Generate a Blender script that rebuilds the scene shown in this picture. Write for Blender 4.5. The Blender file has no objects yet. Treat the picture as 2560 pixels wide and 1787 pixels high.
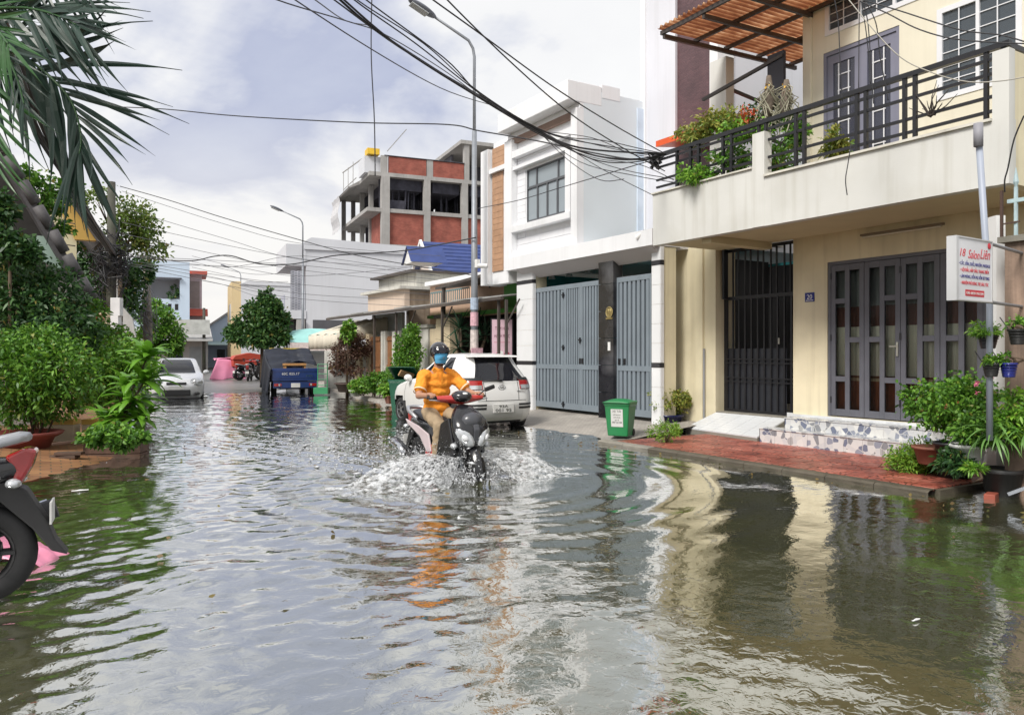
import bpy, bmesh, math, random
import numpy as np
from mathutils import Vector, Matrix
from mathutils import noise as mn
R = math.radians
rnd = random.Random(7)
sc = bpy.context.scene
COL = sc.collection

# ------------------------------------------------------------------ camera
YAW = R(31.5); SA, CA = math.sin(YAW), math.cos(YAW)
CAMZ, FPX, HORY = 1.45, 1924.0, 885.0          # metres above the flood water; focal length in photo pixels
cam = bpy.data.objects.new('camera', bpy.data.cameras.new('camera')); COL.objects.link(cam)
cam.location = (0, 0, CAMZ); cam.rotation_euler = (R(90), 0, -YAW)
cam.data.sensor_width = 36; cam.data.lens = 36 * FPX / 2560
cam.data.shift_y = -(893.5 - HORY) / 2560
cam.data.clip_end = 2000; cam.data.clip_start = .05
sc.camera = cam

# ------------------------------------------------------------------ sky, sun, exposure
SUN_AZ, SUN_EL = R(248), R(46)                 # azimuth clockwise from +Y: behind the camera, to the left
w = bpy.data.worlds.new('World'); sc.world = w; w.use_nodes = True
nt = w.node_tree; nt.nodes.clear(); N = nt.nodes.new; L = nt.links.new
def nd(tree, t, **k):
    n = tree.nodes.new(t)
    for a, b in k.items(): setattr(n, a, b)
    return n
def mth(tree, op, a, b=None, clamp=False):
    n = tree.nodes.new('ShaderNodeMath'); n.operation = op; n.use_clamp = clamp
    for i, v in enumerate((a, b)):
        if v is None: continue
        if isinstance(v, (int, float)): n.inputs[i].default_value = v
        else: tree.links.new(v, n.inputs[i])
    return n.outputs[0]
sky = nd(nt, 'ShaderNodeTexSky', sky_type='NISHITA', sun_disc=False)
sky.sun_elevation = SUN_EL; sky.sun_rotation = SUN_AZ; sky.air_density = 1.6; sky.dust_density = 3
bg1 = N('ShaderNodeBackground'); L(sky.outputs[0], bg1.inputs[0]); bg1.inputs[1].default_value = .08
tc = N('ShaderNodeTexCoord'); sep = N('ShaderNodeSeparateXYZ'); L(tc.outputs['Generated'], sep.inputs[0])
zz = mth(nt, 'ADD', mth(nt, 'MAXIMUM', sep.outputs[2], 0.0), .22)
cmb = N('ShaderNodeCombineXYZ'); L(mth(nt, 'DIVIDE', sep.outputs[0], zz), cmb.inputs[0]); L(mth(nt, 'DIVIDE', sep.outputs[1], zz), cmb.inputs[1])
def cloud(scale, off, detail, rough=.55, dist=.3):
    mp = N('ShaderNodeMapping'); mp.inputs['Location'].default_value = off; L(cmb.outputs[0], mp.inputs[0])
    n = N('ShaderNodeTexNoise'); n.inputs['Scale'].default_value = scale; n.inputs['Detail'].default_value = detail
    n.inputs['Roughness'].default_value = rough; n.inputs['Distortion'].default_value = dist; L(mp.outputs[0], n.inputs[0]); return n.outputs[0]
def ramp(tree, src, stops):
    r = tree.nodes.new('ShaderNodeValToRGB'); e = r.color_ramp.elements
    while len(e) < len(stops): e.new(.5)
    for i, (p, c) in enumerate(stops):
        e[i].position = p; e[i].color = (c, c, c, 1) if isinstance(c, (int, float)) else (*c, 1)
    tree.links.new(src, r.inputs[0]); return r.outputs[0]
CL_OFF = (5.35, -6.1, 0)
big = cloud(.95, CL_OFF, 7, .5, .4)
fine = cloud(2.3, (7.3, 2.2, 0), 6, .6, .2)
mixn = mth(nt, 'ADD', mth(nt, 'MULTIPLY', big, .8), mth(nt, 'MULTIPLY', fine, .2))
ccol = ramp(nt, mixn, [(.44, (.61, .61, .61)), (.53, (.585, .585, .59)), (.57, (.45, .465, .52)), (.615, (.315, .34, .44)), (.70, (.37, .395, .48)), (.80, (.56, .565, .58))])
low = ramp(nt, sep.outputs[2], [(0.02, 1.0), (.30, 0.0)])
hz = nd(nt, 'ShaderNodeMixRGB'); hz.inputs[2].default_value = (.62, .605, .585, 1); L(low, hz.inputs[0]); L(ccol, hz.inputs[1])
bg2 = N('ShaderNodeBackground'); L(hz.outputs[0], bg2.inputs[0]); bg2.inputs[1].default_value = 1.0
mixs = N('ShaderNodeMixShader'); mixs.inputs[0].default_value = .95
L(bg1.outputs[0], mixs.inputs[1]); L(bg2.outputs[0], mixs.inputs[2])
wo = N('ShaderNodeOutputWorld'); L(mixs.outputs[0], wo.inputs[0])
sun = bpy.data.objects.new('sun', bpy.data.lights.new('sun', 'SUN')); COL.objects.link(sun)
sun.data.energy = 2.3; sun.data.angle = R(20); sun.data.color = (1, .955, .89)
sd = Vector((math.sin(SUN_AZ) * math.cos(SUN_EL), math.cos(SUN_AZ) * math.cos(SUN_EL), math.sin(SUN_EL)))
sun.rotation_euler = sd.to_track_quat('Z', 'Y').to_euler(); sun.location = sd * 30
vs = sc.view_settings; vs.view_transform = 'Standard'; vs.look = 'None'; vs.gamma = 1; vs.use_curve_mapping = False; vs.exposure = .72
sc.cycles.use_denoising = True
sc.cycles.max_bounces = 6; sc.cycles.diffuse_bounces = 3; sc.cycles.glossy_bounces = 4; sc.cycles.transparent_max_bounces = 16; sc.cycles.caustics_reflective = False; sc.cycles.caustics_refractive = False

# ------------------------------------------------------------------ pixels to places
def at(x, y=None, d=None, X=None, Y=None, Z=None):
    t = (x - 1280) / FPX; h = None if y is None else (HORY - y) / FPX
    if d is None:
        if X is not None: d = X / (SA + CA * t)
        elif Y is not None: d = Y / (CA - SA * t)
        else: d = (Z - CAMZ) / h
    z = Z if Z is not None else (0 if h is None else CAMZ + h * d)
    return Vector((d * (SA + CA * t), d * (CA - SA * t), z))
def fy(x, X): return at(x, X=X).y
def fz(x, y, X): return at(x, y, X=X).z

# ------------------------------------------------------------------ materials
MATS = {}
def mat(name, col=(.5, .5, .5), rough=.6, var=.12, scale=2.5, bump=0., bscale=60., metal=0., streak=0., dirt=(.12, .10, .07), grime=0., coat=0., spec=.5, emit=0., alpha=None, trans=0., slo=.5):
    if name in MATS: return MATS[name]
    m = bpy.data.materials.new(name); m.use_nodes = True; t = m.node_tree
    b = t.nodes['Principled BSDF']; b.inputs['Roughness'].default_value = rough; b.inputs['Metallic'].default_value = metal
    b.inputs['Coat Weight'].default_value = coat; b.inputs['Coat Roughness'].default_value = .06; b.inputs['Specular IOR Level'].default_value = spec
    g = t.nodes.new('ShaderNodeNewGeometry'); pos = g.outputs['Position']
    n = t.nodes.new('ShaderNodeTexNoise'); n.inputs['Scale'].default_value = scale; n.inputs['Detail'].default_value = 6; t.links.new(pos, n.inputs['Vector'])
    f = ramp(t, n.outputs[0], [(.3, 1 - var), (.7, 1 + var * .6)])
    mx = nd(t, 'ShaderNodeMixRGB', blend_type='MULTIPLY'); mx.inputs[0].default_value = 1; mx.inputs[1].default_value = (*col, 1); t.links.new(f, mx.inputs[2])
    out = mx.outputs[0]
    def layer(out, vec_scale, amt, lo, hi, sc_=1.0):
        mp = t.nodes.new('ShaderNodeMapping'); mp.inputs['Scale'].default_value = vec_scale; t.links.new(pos, mp.inputs[0])
        k = t.nodes.new('ShaderNodeTexNoise'); k.inputs['Scale'].default_value = sc_; k.inputs['Detail'].default_value = 5; t.links.new(mp.outputs[0], k.inputs[0])
        fac = mth(t, 'MULTIPLY', ramp(t, k.outputs[0], [(lo, 0), (hi, 1)]), amt)
        q = t.nodes.new('ShaderNodeMixRGB'); q.inputs[2].default_value = (*dirt, 1); t.links.new(fac, q.inputs[0]); t.links.new(out, q.inputs[1]); return q.outputs[0]
    if streak: out = layer(out, (7, 7, .35), streak, slo, slo + .24)
    if grime: out = layer(out, (1.3, 1.3, 1.3), grime, slo, slo + .2)
    t.links.new(out, b.inputs['Base Color'])
    if bump:
        k = t.nodes.new('ShaderNodeTexNoise'); k.inputs['Scale'].default_value = bscale; k.inputs['Detail'].default_value = 4; t.links.new(pos, k.inputs[0])
        bp = t.nodes.new('ShaderNodeBump'); bp.inputs['Strength'].default_value = bump; bp.inputs['Distance'].default_value = .01; t.links.new(k.outputs[0], bp.inputs['Height']); t.links.new(bp.outputs[0], b.inputs['Normal'])
    if emit: b.inputs['Emission Color'].default_value = (*col, 1); b.inputs['Emission Strength'].default_value = emit
    if alpha is not None: b.inputs['Alpha'].default_value = alpha
    if trans: b.inputs['Transmission Weight'].default_value = trans
    MATS[name] = m; return m
def leafmat(name, cols, trans=.25, rough=.5):
    if name in MATS: return MATS[name]
    m = bpy.data.materials.new(name); m.use_nodes = True; t = m.node_tree; b = t.nodes['Principled BSDF']; b.inputs['Roughness'].default_value = rough
    g = t.nodes.new('ShaderNodeNewGeometry')
    c = ramp(t, g.outputs['Random Per Island'], [(.955 * i / max(1, len(cols) - 1), c) for i, c in enumerate(cols)] + ([(1.0, (.26, .19, .05))] if name.startswith('leaf') else []))
    t.links.new(c, b.inputs['Base Color'])
    tr = t.nodes.new('ShaderNodeBsdfTranslucent'); t.links.new(c, tr.inputs[0])
    mx = t.nodes.new('ShaderNodeMixShader'); mx.inputs[0].default_value = trans
    t.links.new(b.outputs[0], mx.inputs[1]); t.links.new(tr.outputs[0], mx.inputs[2]); t.links.new(mx.outputs[0], t.nodes['Material Output'].inputs[0])
    MATS[name] = m; return m
def glassmat(name, tint=(.05, .06, .07), amt=.5, rough=.03):
    """window glass: mirror-like by Fresnel, otherwise partly dark, partly clear"""
    if name in MATS: return MATS[name]
    m = bpy.data.materials.new(name); m.use_nodes = True; t = m.node_tree; b = t.nodes['Principled BSDF']
    b.inputs['Base Color'].default_value = (*tint, 1); b.inputs['Roughness'].default_value = rough
    tr = t.nodes.new('ShaderNodeBsdfTransparent'); mx = t.nodes.new('ShaderNodeMixShader'); fr = t.nodes.new('ShaderNodeFresnel'); fr.inputs[0].default_value = 1.5
    fac = mth(t, 'ADD', fr.outputs[0], amt, True)
    t.links.new(fac, mx.inputs[0]); t.links.new(tr.outputs[0], mx.inputs[1]); t.links.new(b.outputs[0], mx.inputs[2]); t.links.new(mx.outputs[0], t.nodes['Material Output'].inputs[0])
    MATS[name] = m; return m

# ------------------------------------------------------------------ mesh helpers
BOXF = [(0, 1, 3, 2), (4, 6, 7, 5), (0, 4, 5, 1), (2, 3, 7, 6), (0, 2, 6, 4), (1, 5, 7, 3)]
class MB:
    def __init__(s): s.v = []; s.f = []
    def add(s, vs, fs):
        n = len(s.v); s.v += [tuple(v) for v in vs]; s.f += [tuple(i + n for i in f) for f in fs]; return s
    def box(s, x0, x1, y0, y1, z0, z1, M=None):
        vs = [Vector((x, y, z)) for x in (x0, x1) for y in (y0, y1) for z in (z0, z1)]
        if M is not None: vs = [M @ v for v in vs]
        return s.add(vs, BOXF)
    def obox(s, c, size, rz=0, rx=0, ry=0):
        M = Matrix.Translation(c) @ Matrix.Rotation(rz, 4, 'Z') @ Matrix.Rotation(ry, 4, 'Y') @ Matrix.Rotation(rx, 4, 'X')
        a, b, h = size[0] / 2, size[1] / 2, size[2] / 2
        return s.box(-a, a, -b, b, -h, h, M)
    def bar(s, p0, p1, w=.04, h=None):
        p0, p1 = Vector(p0), Vector(p1); h = h or w; d = (p1 - p0).normalized()
        up = Vector((0, 0, 1)) if abs(d.z) < .95 else Vector((1, 0, 0))
        a = d.cross(up).normalized() * w / 2; b = a.cross(d).normalized() * h / 2
        vs = [p + i * a + j * b for p in (p0, p1) for i in (-1, 1) for j in (-1, 1)]
        return s.add(vs, BOXF)
    def tube(s, pts, r, n=6, cap=True):
        pts = [Vector(p) for p in pts]; k = len(pts)
        rs = [r] * k if isinstance(r, (int, float)) else r
        base = len(s.v); a = None
        for i, p in enumerate(pts):
            d = (pts[min(i + 1, k - 1)] - pts[max(i - 1, 0)]).normalized()
            if a is None:
                a = d.cross(Vector((0, 0, 1)) if abs(d.z) < .9 else Vector((1, 0, 0))).normalized()
            else:
                a = (a - d * a.dot(d)).normalized()
            b = d.cross(a)
            for j in range(n):
                q = 2 * math.pi * j / n; s.v.append(tuple(p + (a * math.cos(q) + b * math.sin(q)) * rs[i]))
        for i in range(k - 1):
            for j in range(n):
                s.f.append((base + i * n + j, base + i * n + (j + 1) % n, base + (i + 1) * n + (j + 1) % n, base + (i + 1) * n + j))
        if cap: s.f.append(tuple(base + j for j in range(n))[::-1]); s.f.append(tuple(base + (k - 1) * n + j for j in range(n)))
        return s
    def cyl(s, p0, p1, r0, r1=None, n=12): return s.tube([p0, p1], [r0, r0 if r1 is None else r1], n)
    def lathe(s, prof, c=(0, 0, 0), n=20, M=None, cap=True):
        base = len(s.v); k = len(prof); c = Vector(c)
        for (r, z) in prof:
            for j in range(n):
                q = 2 * math.pi * j / n; p = Vector((r * math.cos(q), r * math.sin(q), z)); s.v.append(tuple((M @ p if M else p) + c))
        for i in range(k - 1):
            for j in range(n):
                s.f.append((base + i * n + j, base + i * n + (j + 1) % n, base + (i + 1) * n + (j + 1) % n, base + (i + 1) * n + j))
        if cap: s.f.append(tuple(base + j for j in range(n))[::-1]); s.f.append(tuple(base + (k - 1) * n + j for j in range(n)))
        return s
    def ell(s, c, r, nu=14, nv=9, M=None):
        prof = [(math.sin(math.pi * i / nv), -math.cos(math.pi * i / nv)) for i in range(nv + 1)]
        prof[0] = (1e-4, -1); prof[-1] = (1e-4, 1)
        S = Matrix.Diagonal((r[0], r[1], r[2], 1)); return s.lathe(prof, c, nu, (M @ S) if M else S)
    def prism(s, poly, axis, a0, a1):
        n = len(poly)
        def P(p, a): return (a, p[0], p[1]) if axis == 0 else ((p[0], a, p[1]) if axis == 1 else (p[0], p[1], a))
        vs = [P(p, a0) for p in poly] + [P(p, a1) for p in poly]
        return s.add(vs, [tuple(range(n))[::-1], tuple(range(n, 2 * n))] + [(i, (i + 1) % n, (i + 1) % n + n, i + n) for i in range(n)])
    def grid(s, fn, nu, nv, closed=False):
        base = len(s.v)
        for i in range(nu + 1):
            for j in range(nv + 1): s.v.append(tuple(fn(i / nu, j / nv)))
        for i in range(nu):
            for j in range(nv):
                a = base + i * (nv + 1) + j; s.f.append((a, a + nv + 1, a + nv + 2, a + 1))
        return s
    def sheet(s, fn, nu, nv, th):
        """a grid with thickness th (vector)"""
        th = Vector(th); s.grid(fn, nu, nv); s.grid(lambda u, v: Vector(fn(u, v)) + th, nu, nv)
        b0 = len(s.v) - 2 * (nu + 1) * (nv + 1); b1 = b0 + (nu + 1) * (nv + 1)
        ring = [i * (nv + 1) for i in range(nu + 1)] + [nu * (nv + 1) + j for j in range(1, nv + 1)] + [i * (nv + 1) + nv for i in range(nu - 1, -1, -1)] + [j for j in range(nv - 1, 0, -1)]
        for a, b in zip(ring, ring[1:] + ring[:1]): s.f.append((b0 + a, b0 + b, b1 + b, b1 + a))
        return s
    def build(s, name, m, parent=None, smooth=False, bevel=0, sub=0, fix=True):
        me = bpy.data.meshes.new(name); me.from_pydata(s.v, [], s.f)
        if fix and len(s.f) < 60000:
            bm = bmesh.new(); bm.from_mesh(me); bmesh.ops.recalc_face_normals(bm, faces=bm.faces); bm.to_mesh(me); bm.free()
        o = bpy.data.objects.new(name, me); COL.objects.link(o); me.materials.append(m)
        if smooth: me.polygons.foreach_set('use_smooth', [True] * len(me.polygons)); me.update()
        if bevel:
            b = o.modifiers.new('bevel', 'BEVEL'); b.width = bevel; b.segments = 2; b.limit_method = 'ANGLE'
        if sub:
            b = o.modifiers.new('sub', 'SUBSURF'); b.levels = sub; b.render_levels = sub
        put(o, parent); return o
def put(o, parent):
    if parent is None: return
    o.parent = parent
    if parent.get('_w'): o.matrix_parent_inverse = (Matrix.Translation(parent.location) @ Matrix.Rotation(parent.rotation_euler.z, 4, 'Z')).inverted()
def tag(o, label=None, cat=None, group=None, kind=None):
    for k, v in (('label', label), ('category', cat), ('group', group), ('kind', kind)):
        if v: o[k] = v
    return o
def empty(name, loc=(0, 0, 0), rz=0, label=None, cat=None, group=None, world=False):
    """root of a thing; world=True: its parts are built in world coordinates"""
    o = bpy.data.objects.new(name, None); COL.objects.link(o); o.location = loc; o.rotation_euler.z = rz; o.empty_display_size = .2
    if world: o['_w'] = 1
    return tag(o, label, cat, group)
def inst(src, parent=None, loc=None, rot=None, scale=None):
    """a piece that shares mesh data"""
    o = bpy.data.objects.new(src.name.split('.')[0], src.data); COL.objects.link(o)
    if loc is not None: o.location = loc
    if rot is not None: o.rotation_euler = rot
    if scale is not None: o.scale = scale
    put(o, parent); return o
def copy_tree(o, parent=None):
    c = o.copy(); COL.objects.link(c); c.parent = parent
    for ch in list(o.children): copy_tree(ch, c)
    return c
def bx(name, m, parent, x0, x1, y0, y1, z0, z1, bevel=0):
    return MB().box(min(x0, x1), max(x0, x1), min(y0, y1), max(y0, y1), min(z0, z1), max(z0, z1)).build(name, m, parent, bevel=bevel, fix=False)
def text(name, s, m, M, h, parent=None, width=None, depth=.002, shear=0, align='CENTER'):
    """raised lettering; M places the text plane (x right, y up), h = letter height, width = total width"""
    cu = bpy.data.curves.new(name, 'FONT'); cu.body = s; cu.size = 1; cu.align_x = align; cu.extrude = .01; cu.shear = shear; cu.resolution_u = 3
    o = bpy.data.objects.new(name, cu); COL.objects.link(o); bpy.context.view_layer.update()
    me = bpy.data.meshes.new_from_object(o.evaluated_get(bpy.context.evaluated_depsgraph_get())); bpy.data.objects.remove(o); bpy.data.curves.remove(cu)
    xs = [v.co.x for v in me.vertices] or [0, 1]; wd = max(xs) - min(xs)
    sy = h / .72; sx = sy if width is None else width / wd
    me.transform(M @ Matrix.Diagonal((sx, sy, depth / .02, 1)))
    me.name = name; o = bpy.data.objects.new(name, me); COL.objects.link(o); me.materials.clear(); me.materials.append(m); put(o, parent); return o
def frame3(origin, xdir, ydir):
    x = Vector(xdir).normalized(); y = Vector(ydir).normalized(); z = x.cross(y)
    return Matrix(((x.x, y.x, z.x, origin[0]), (x.y, y.y, z.y, origin[1]), (x.z, y.z, z.z, origin[2]), (0, 0, 0, 1)))

# ------------------------------------------------------------------ foliage
def leaves(name, m, parent, pts, dirs, L0, W, seed=0, droop=.25):
    """one mesh of many bent leaves: pts (n,3), dirs (n,3)"""
    g = np.random.default_rng(seed); n = len(pts); pts = np.asarray(pts, float); d = np.asarray(dirs, float)
    d /= np.linalg.norm(d, axis=1)[:, None] + 1e-9
    r = g.normal(size=(n, 3)); s = np.cross(d, r); s /= np.linalg.norm(s, axis=1)[:, None] + 1e-9
    up = np.cross(s, d); ln = L0 * g.uniform(.6, 1.25, n)[:, None]; wd = W * g.uniform(.7, 1.2, n)[:, None] / 2
    V = np.empty((n, 6, 3)); dz = np.array([0, 0, -1.])
    V[:, 0] = pts; V[:, 1] = pts + d * ln * .38 + s * wd + up * wd * .35; V[:, 2] = pts + d * ln * .38 - s * wd + up * wd * .35
    V[:, 3] = pts + d * ln * .72 + s * wd * .7 + dz * ln * droop * .4; V[:, 4] = pts + d * ln * .72 - s * wd * .7 + dz * ln * droop * .4
    V[:, 5] = pts + d * ln + dz * ln * droop
    b = (np.arange(n) * 6)[:, None]
    quad = np.concatenate([b + 1, b + 3, b + 4, b + 2], 1)
    t1 = np.concatenate([b, b + 1, b + 2], 1); t2 = np.concatenate([b + 3, b + 5, b + 4], 1)
    loops = np.concatenate([quad.ravel(), t1.ravel(), t2.ravel()])
    starts = np.concatenate([np.arange(n) * 4, 4 * n + np.arange(2 * n) * 3])
    me = bpy.data.meshes.new(name); me.vertices.add(6 * n); me.vertices.foreach_set('co', V.ravel())
    me.loops.add(len(loops)); me.loops.foreach_set('vertex_index', loops.astype('i4'))
    me.polygons.add(3 * n); me.polygons.foreach_set('loop_start', starts.astype('i4'))
    me.update(calc_edges=True); me.validate()
    o = bpy.data.objects.new(name, me); COL.objects.link(o); me.materials.append(m); put(o, parent); return o
def clumps(blobs, n, seed, per=26, spread=.16, up=.35):
    """points on uneven clumps over ellipsoids (cx,cy,cz,rx,ry,rz[,weight])"""
    g = np.random.default_rng(seed); P = []; D = []
    wts = np.array([(b[6] if len(b) > 6 else b[3] * b[5]) for b in blobs]); wts = wts / wts.sum()
    for b, wt in zip(blobs, wts):
        k = max(1, int(n * wt / per)); c = np.array(b[:3]); r = np.array(b[3:6])
        u = g.normal(size=(k, 3)); u /= np.linalg.norm(u, axis=1)[:, None]; rad = g.uniform(.55, 1.08, k)[:, None]
        cc = c + u * r * rad
        q = g.normal(size=(k, per, 3)) * spread * r.mean(); pp = cc[:, None, :] + q
        dd = u[:, None, :] * .8 + g.normal(size=(k, per, 3)) * .7 + np.array([0, 0, up])
        P.append(pp.reshape(-1, 3)); D.append(dd.reshape(-1, 3))
    return np.concatenate(P), np.concatenate(D)
def bush(name, label, blobs, n, m, size=.1, wid=.05, base=None, seed=1, cat='bush', group=None, stems=5, sm=None, spread=.16, per=26, droop=.3):
    b0 = base or (blobs[0][0], blobs[0][1], 0)
    root = empty(name, b0, 0, label, cat, group, world=True)
    P, D = clumps(blobs, n, seed, per, spread); P[:, 2] = np.maximum(P[:, 2], b0[2] + .02)
    leaves('foliage', m, root, P, D, size, wid, seed, droop)
    g = random.Random(seed)
    for i in range(stems):
        b = blobs[i % len(blobs)]; e = Vector((b[0] + g.uniform(-.5, .5) * b[3], b[1] + g.uniform(-.5, .5) * b[4], b[2] + .5 * b[5])); p0 = Vector(b0) + Vector((g.uniform(-.06, .06), g.uniform(-.06, .06), 0))
        mid = (p0 + e) / 2 + Vector((g.uniform(-.1, .1), g.uniform(-.1, .1), 0))
        MB().tube([p0, mid, e], [.018, .013, .006], 5).build('stem', sm or MATS['bark'], root, smooth=True)
    return root
bark = mat('bark', (.10, .07, .045), .85, .3, 9, .6, 40)
LF_MID = leafmat('leaf_mid', [(.04, .12, .014), (.095, .24, .024), (.18, .37, .038)])
LF_DARK = leafmat('leaf_dark', [(.015, .05, .016), (.034, .10, .024), (.065, .155, .034)])
LF_LIME = leafmat('leaf_lime', [(.07, .20, .02), (.15, .34, .03), (.26, .46, .05)])
LF_YEL = leafmat('leaf_yellow', [(.10, .20, .03), (.24, .30, .05), (.36, .33, .07), (.2, .26, .05)])
LF_RED = leafmat('leaf_maroon', [(.09, .045, .035), (.14, .075, .055), (.17, .10, .07)])
LF_FERN = leafmat('leaf_fern', [(.09, .22, .02), (.17, .34, .03), (.26, .40, .05)])
FLOWER_P = leafmat('flower_pink', [(.75, .16, .30), (.85, .30, .42)], .2)
FLOWER_R = leafmat('flower_red', [(.7, .10, .06), (.8, .22, .08)], .2)
# ================================================================== GROUND, ROAD, WATER
def bend(Y): return .146 * max(0., Y - 18)
def xl(Y): return min(1.5, -.1 + .09 * max(Y, -6)) + bend(Y)      # left edge of the road
def hnoise(x, y, s): return mn.noise(Vector((x * s, y * s, 3.7)))
def road_z(X, Y):
    t = max(0, min(1, (Y - 22) / 11)); t = t * t * (3 - 2 * t)
    return -.17 + .19 * t + (.012 + .022 * t) * hnoise(X, Y * .6, .35) + .008 * t * hnoise(X, Y, 1.3)
asphalt = mat('asphalt', (.17, .165, .155), .3, .3, 1.2, .25, 120, grime=.5, dirt=(.30, .29, .26))
tag(MB().box(-400, 400, -60, 700, -.6, -.4).build('ground', mat('ground_soil', (.16, .15, .12), .9), None), kind='structure')
road = MB().grid(lambda u, v: (lambda Y: (xl(Y) - .9 + v * (9.2 - xl(Y) + bend(Y)), Y, road_z(xl(Y) + v * 8, Y)))(-5 + 100 * u), 230, 26).build('road', asphalt, None, smooth=True)
tag(road, kind='structure')
# side strips
brickpave = bpy.data.materials.new('brick_paving'); brickpave.use_nodes = True
def brickmat(m, c1, c2, mortar, scale, rough=.7, bw=.5, rh=.25, bump=.5, msize=.02, axis=None, colvar=True):
    m.use_nodes = True; t = m.node_tree; b = t.nodes["Principled BSDF"]; b.inputs["Roughness"].default_value = rough
    g = t.nodes.new('ShaderNodeNewGeometry'); br = t.nodes.new('ShaderNodeTexBrick'); br.inputs['Color1'].default_value = (*c1, 1); br.inputs['Color2'].default_value = (*c2, 1); br.inputs['Mortar'].default_value = (*mortar, 1)
    br.inputs['Scale'].default_value = scale; br.inputs['Brick Width'].default_value = bw; br.inputs['Row Height'].default_value = rh; br.inputs['Mortar Size'].default_value = msize
    v = g.outputs['Position']
    if axis:   # (u axis, v axis) of the wall
        sp = t.nodes.new('ShaderNodeSeparateXYZ'); t.links.new(v, sp.inputs[0]); cb = t.nodes.new('ShaderNodeCombineXYZ')
        t.links.new(sp.outputs[axis[0]], cb.inputs[0]); t.links.new(sp.outputs[axis[1]], cb.inputs[1]); v = cb.outputs[0]
    t.links.new(v, br.inputs['Vector'])
    n = t.nodes.new('ShaderNodeTexNoise'); n.inputs['Scale'].default_value = 1.7; n.inputs['Detail'].default_value = 7; t.links.new(g.outputs['Position'], n.inputs[0])
    mx = nd(t, 'ShaderNodeMixRGB', blend_type='MULTIPLY'); mx.inputs[0].default_value = 1; t.links.new(br.outputs['Color'], mx.inputs[1]); t.links.new(ramp(t, n.outputs[0], [(.3, .7), (.7, 1.1)]), mx.inputs[2])
    t.links.new(mx.outputs[0], b.inputs['Base Color'])
    bp = t.nodes.new('ShaderNodeBump'); bp.inputs['Strength'].default_value = bump; bp.inputs['Distance'].default_value = .01; bp.invert = True; t.links.new(br.outputs['Fac'], bp.inputs['Height']); t.links.new(bp.outputs[0], b.inputs['Normal'])
    MATS[m.name] = m; return m
brickmat(brickpave, (.26, .12, .06), (.36, .18, .08), (.14, .10, .06), 2.2, .5)
def left_pave(u, v):
    Y = -5 + 85 * u; e = xl(Y); s = v * v * 14; k = max(0, min(1, (Y - 8) / 4))
    z = (-.17 + .15 * k) + min(1, s / 1.6) * (.12 + .04 * k) if v > 0 else -.3
    return (e - s, Y, z)
tag(MB().grid(left_pave, 120, 24).build('pavement_left', brickpave, None), kind='structure')
drive = brickmat(bpy.data.materials.new('grey_pavers'), (.36, .33, .30), (.44, .41, .37), (.24, .22, .19), 4.5, .6, bump=.35)
def right_pave(u, v):
    Y = 9.96 + 80 * u; s = -.9 + v * 12
    z = -.17 + .17 * (s + .9) / 1.5 if s < .6 else min(.2, (s - .6) * .108)
    if Y > 17.5: k = min(1, (Y - 17.5) / 2); z = (1 - k) * z + k * (-.3 if s < .45 else .06 + .02 * min(3, s))
    return (7.65 + s + bend(Y), Y, z)
tag(MB().grid(right_pave, 160, 60).build('driveway', drive, None), kind='structure')

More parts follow.
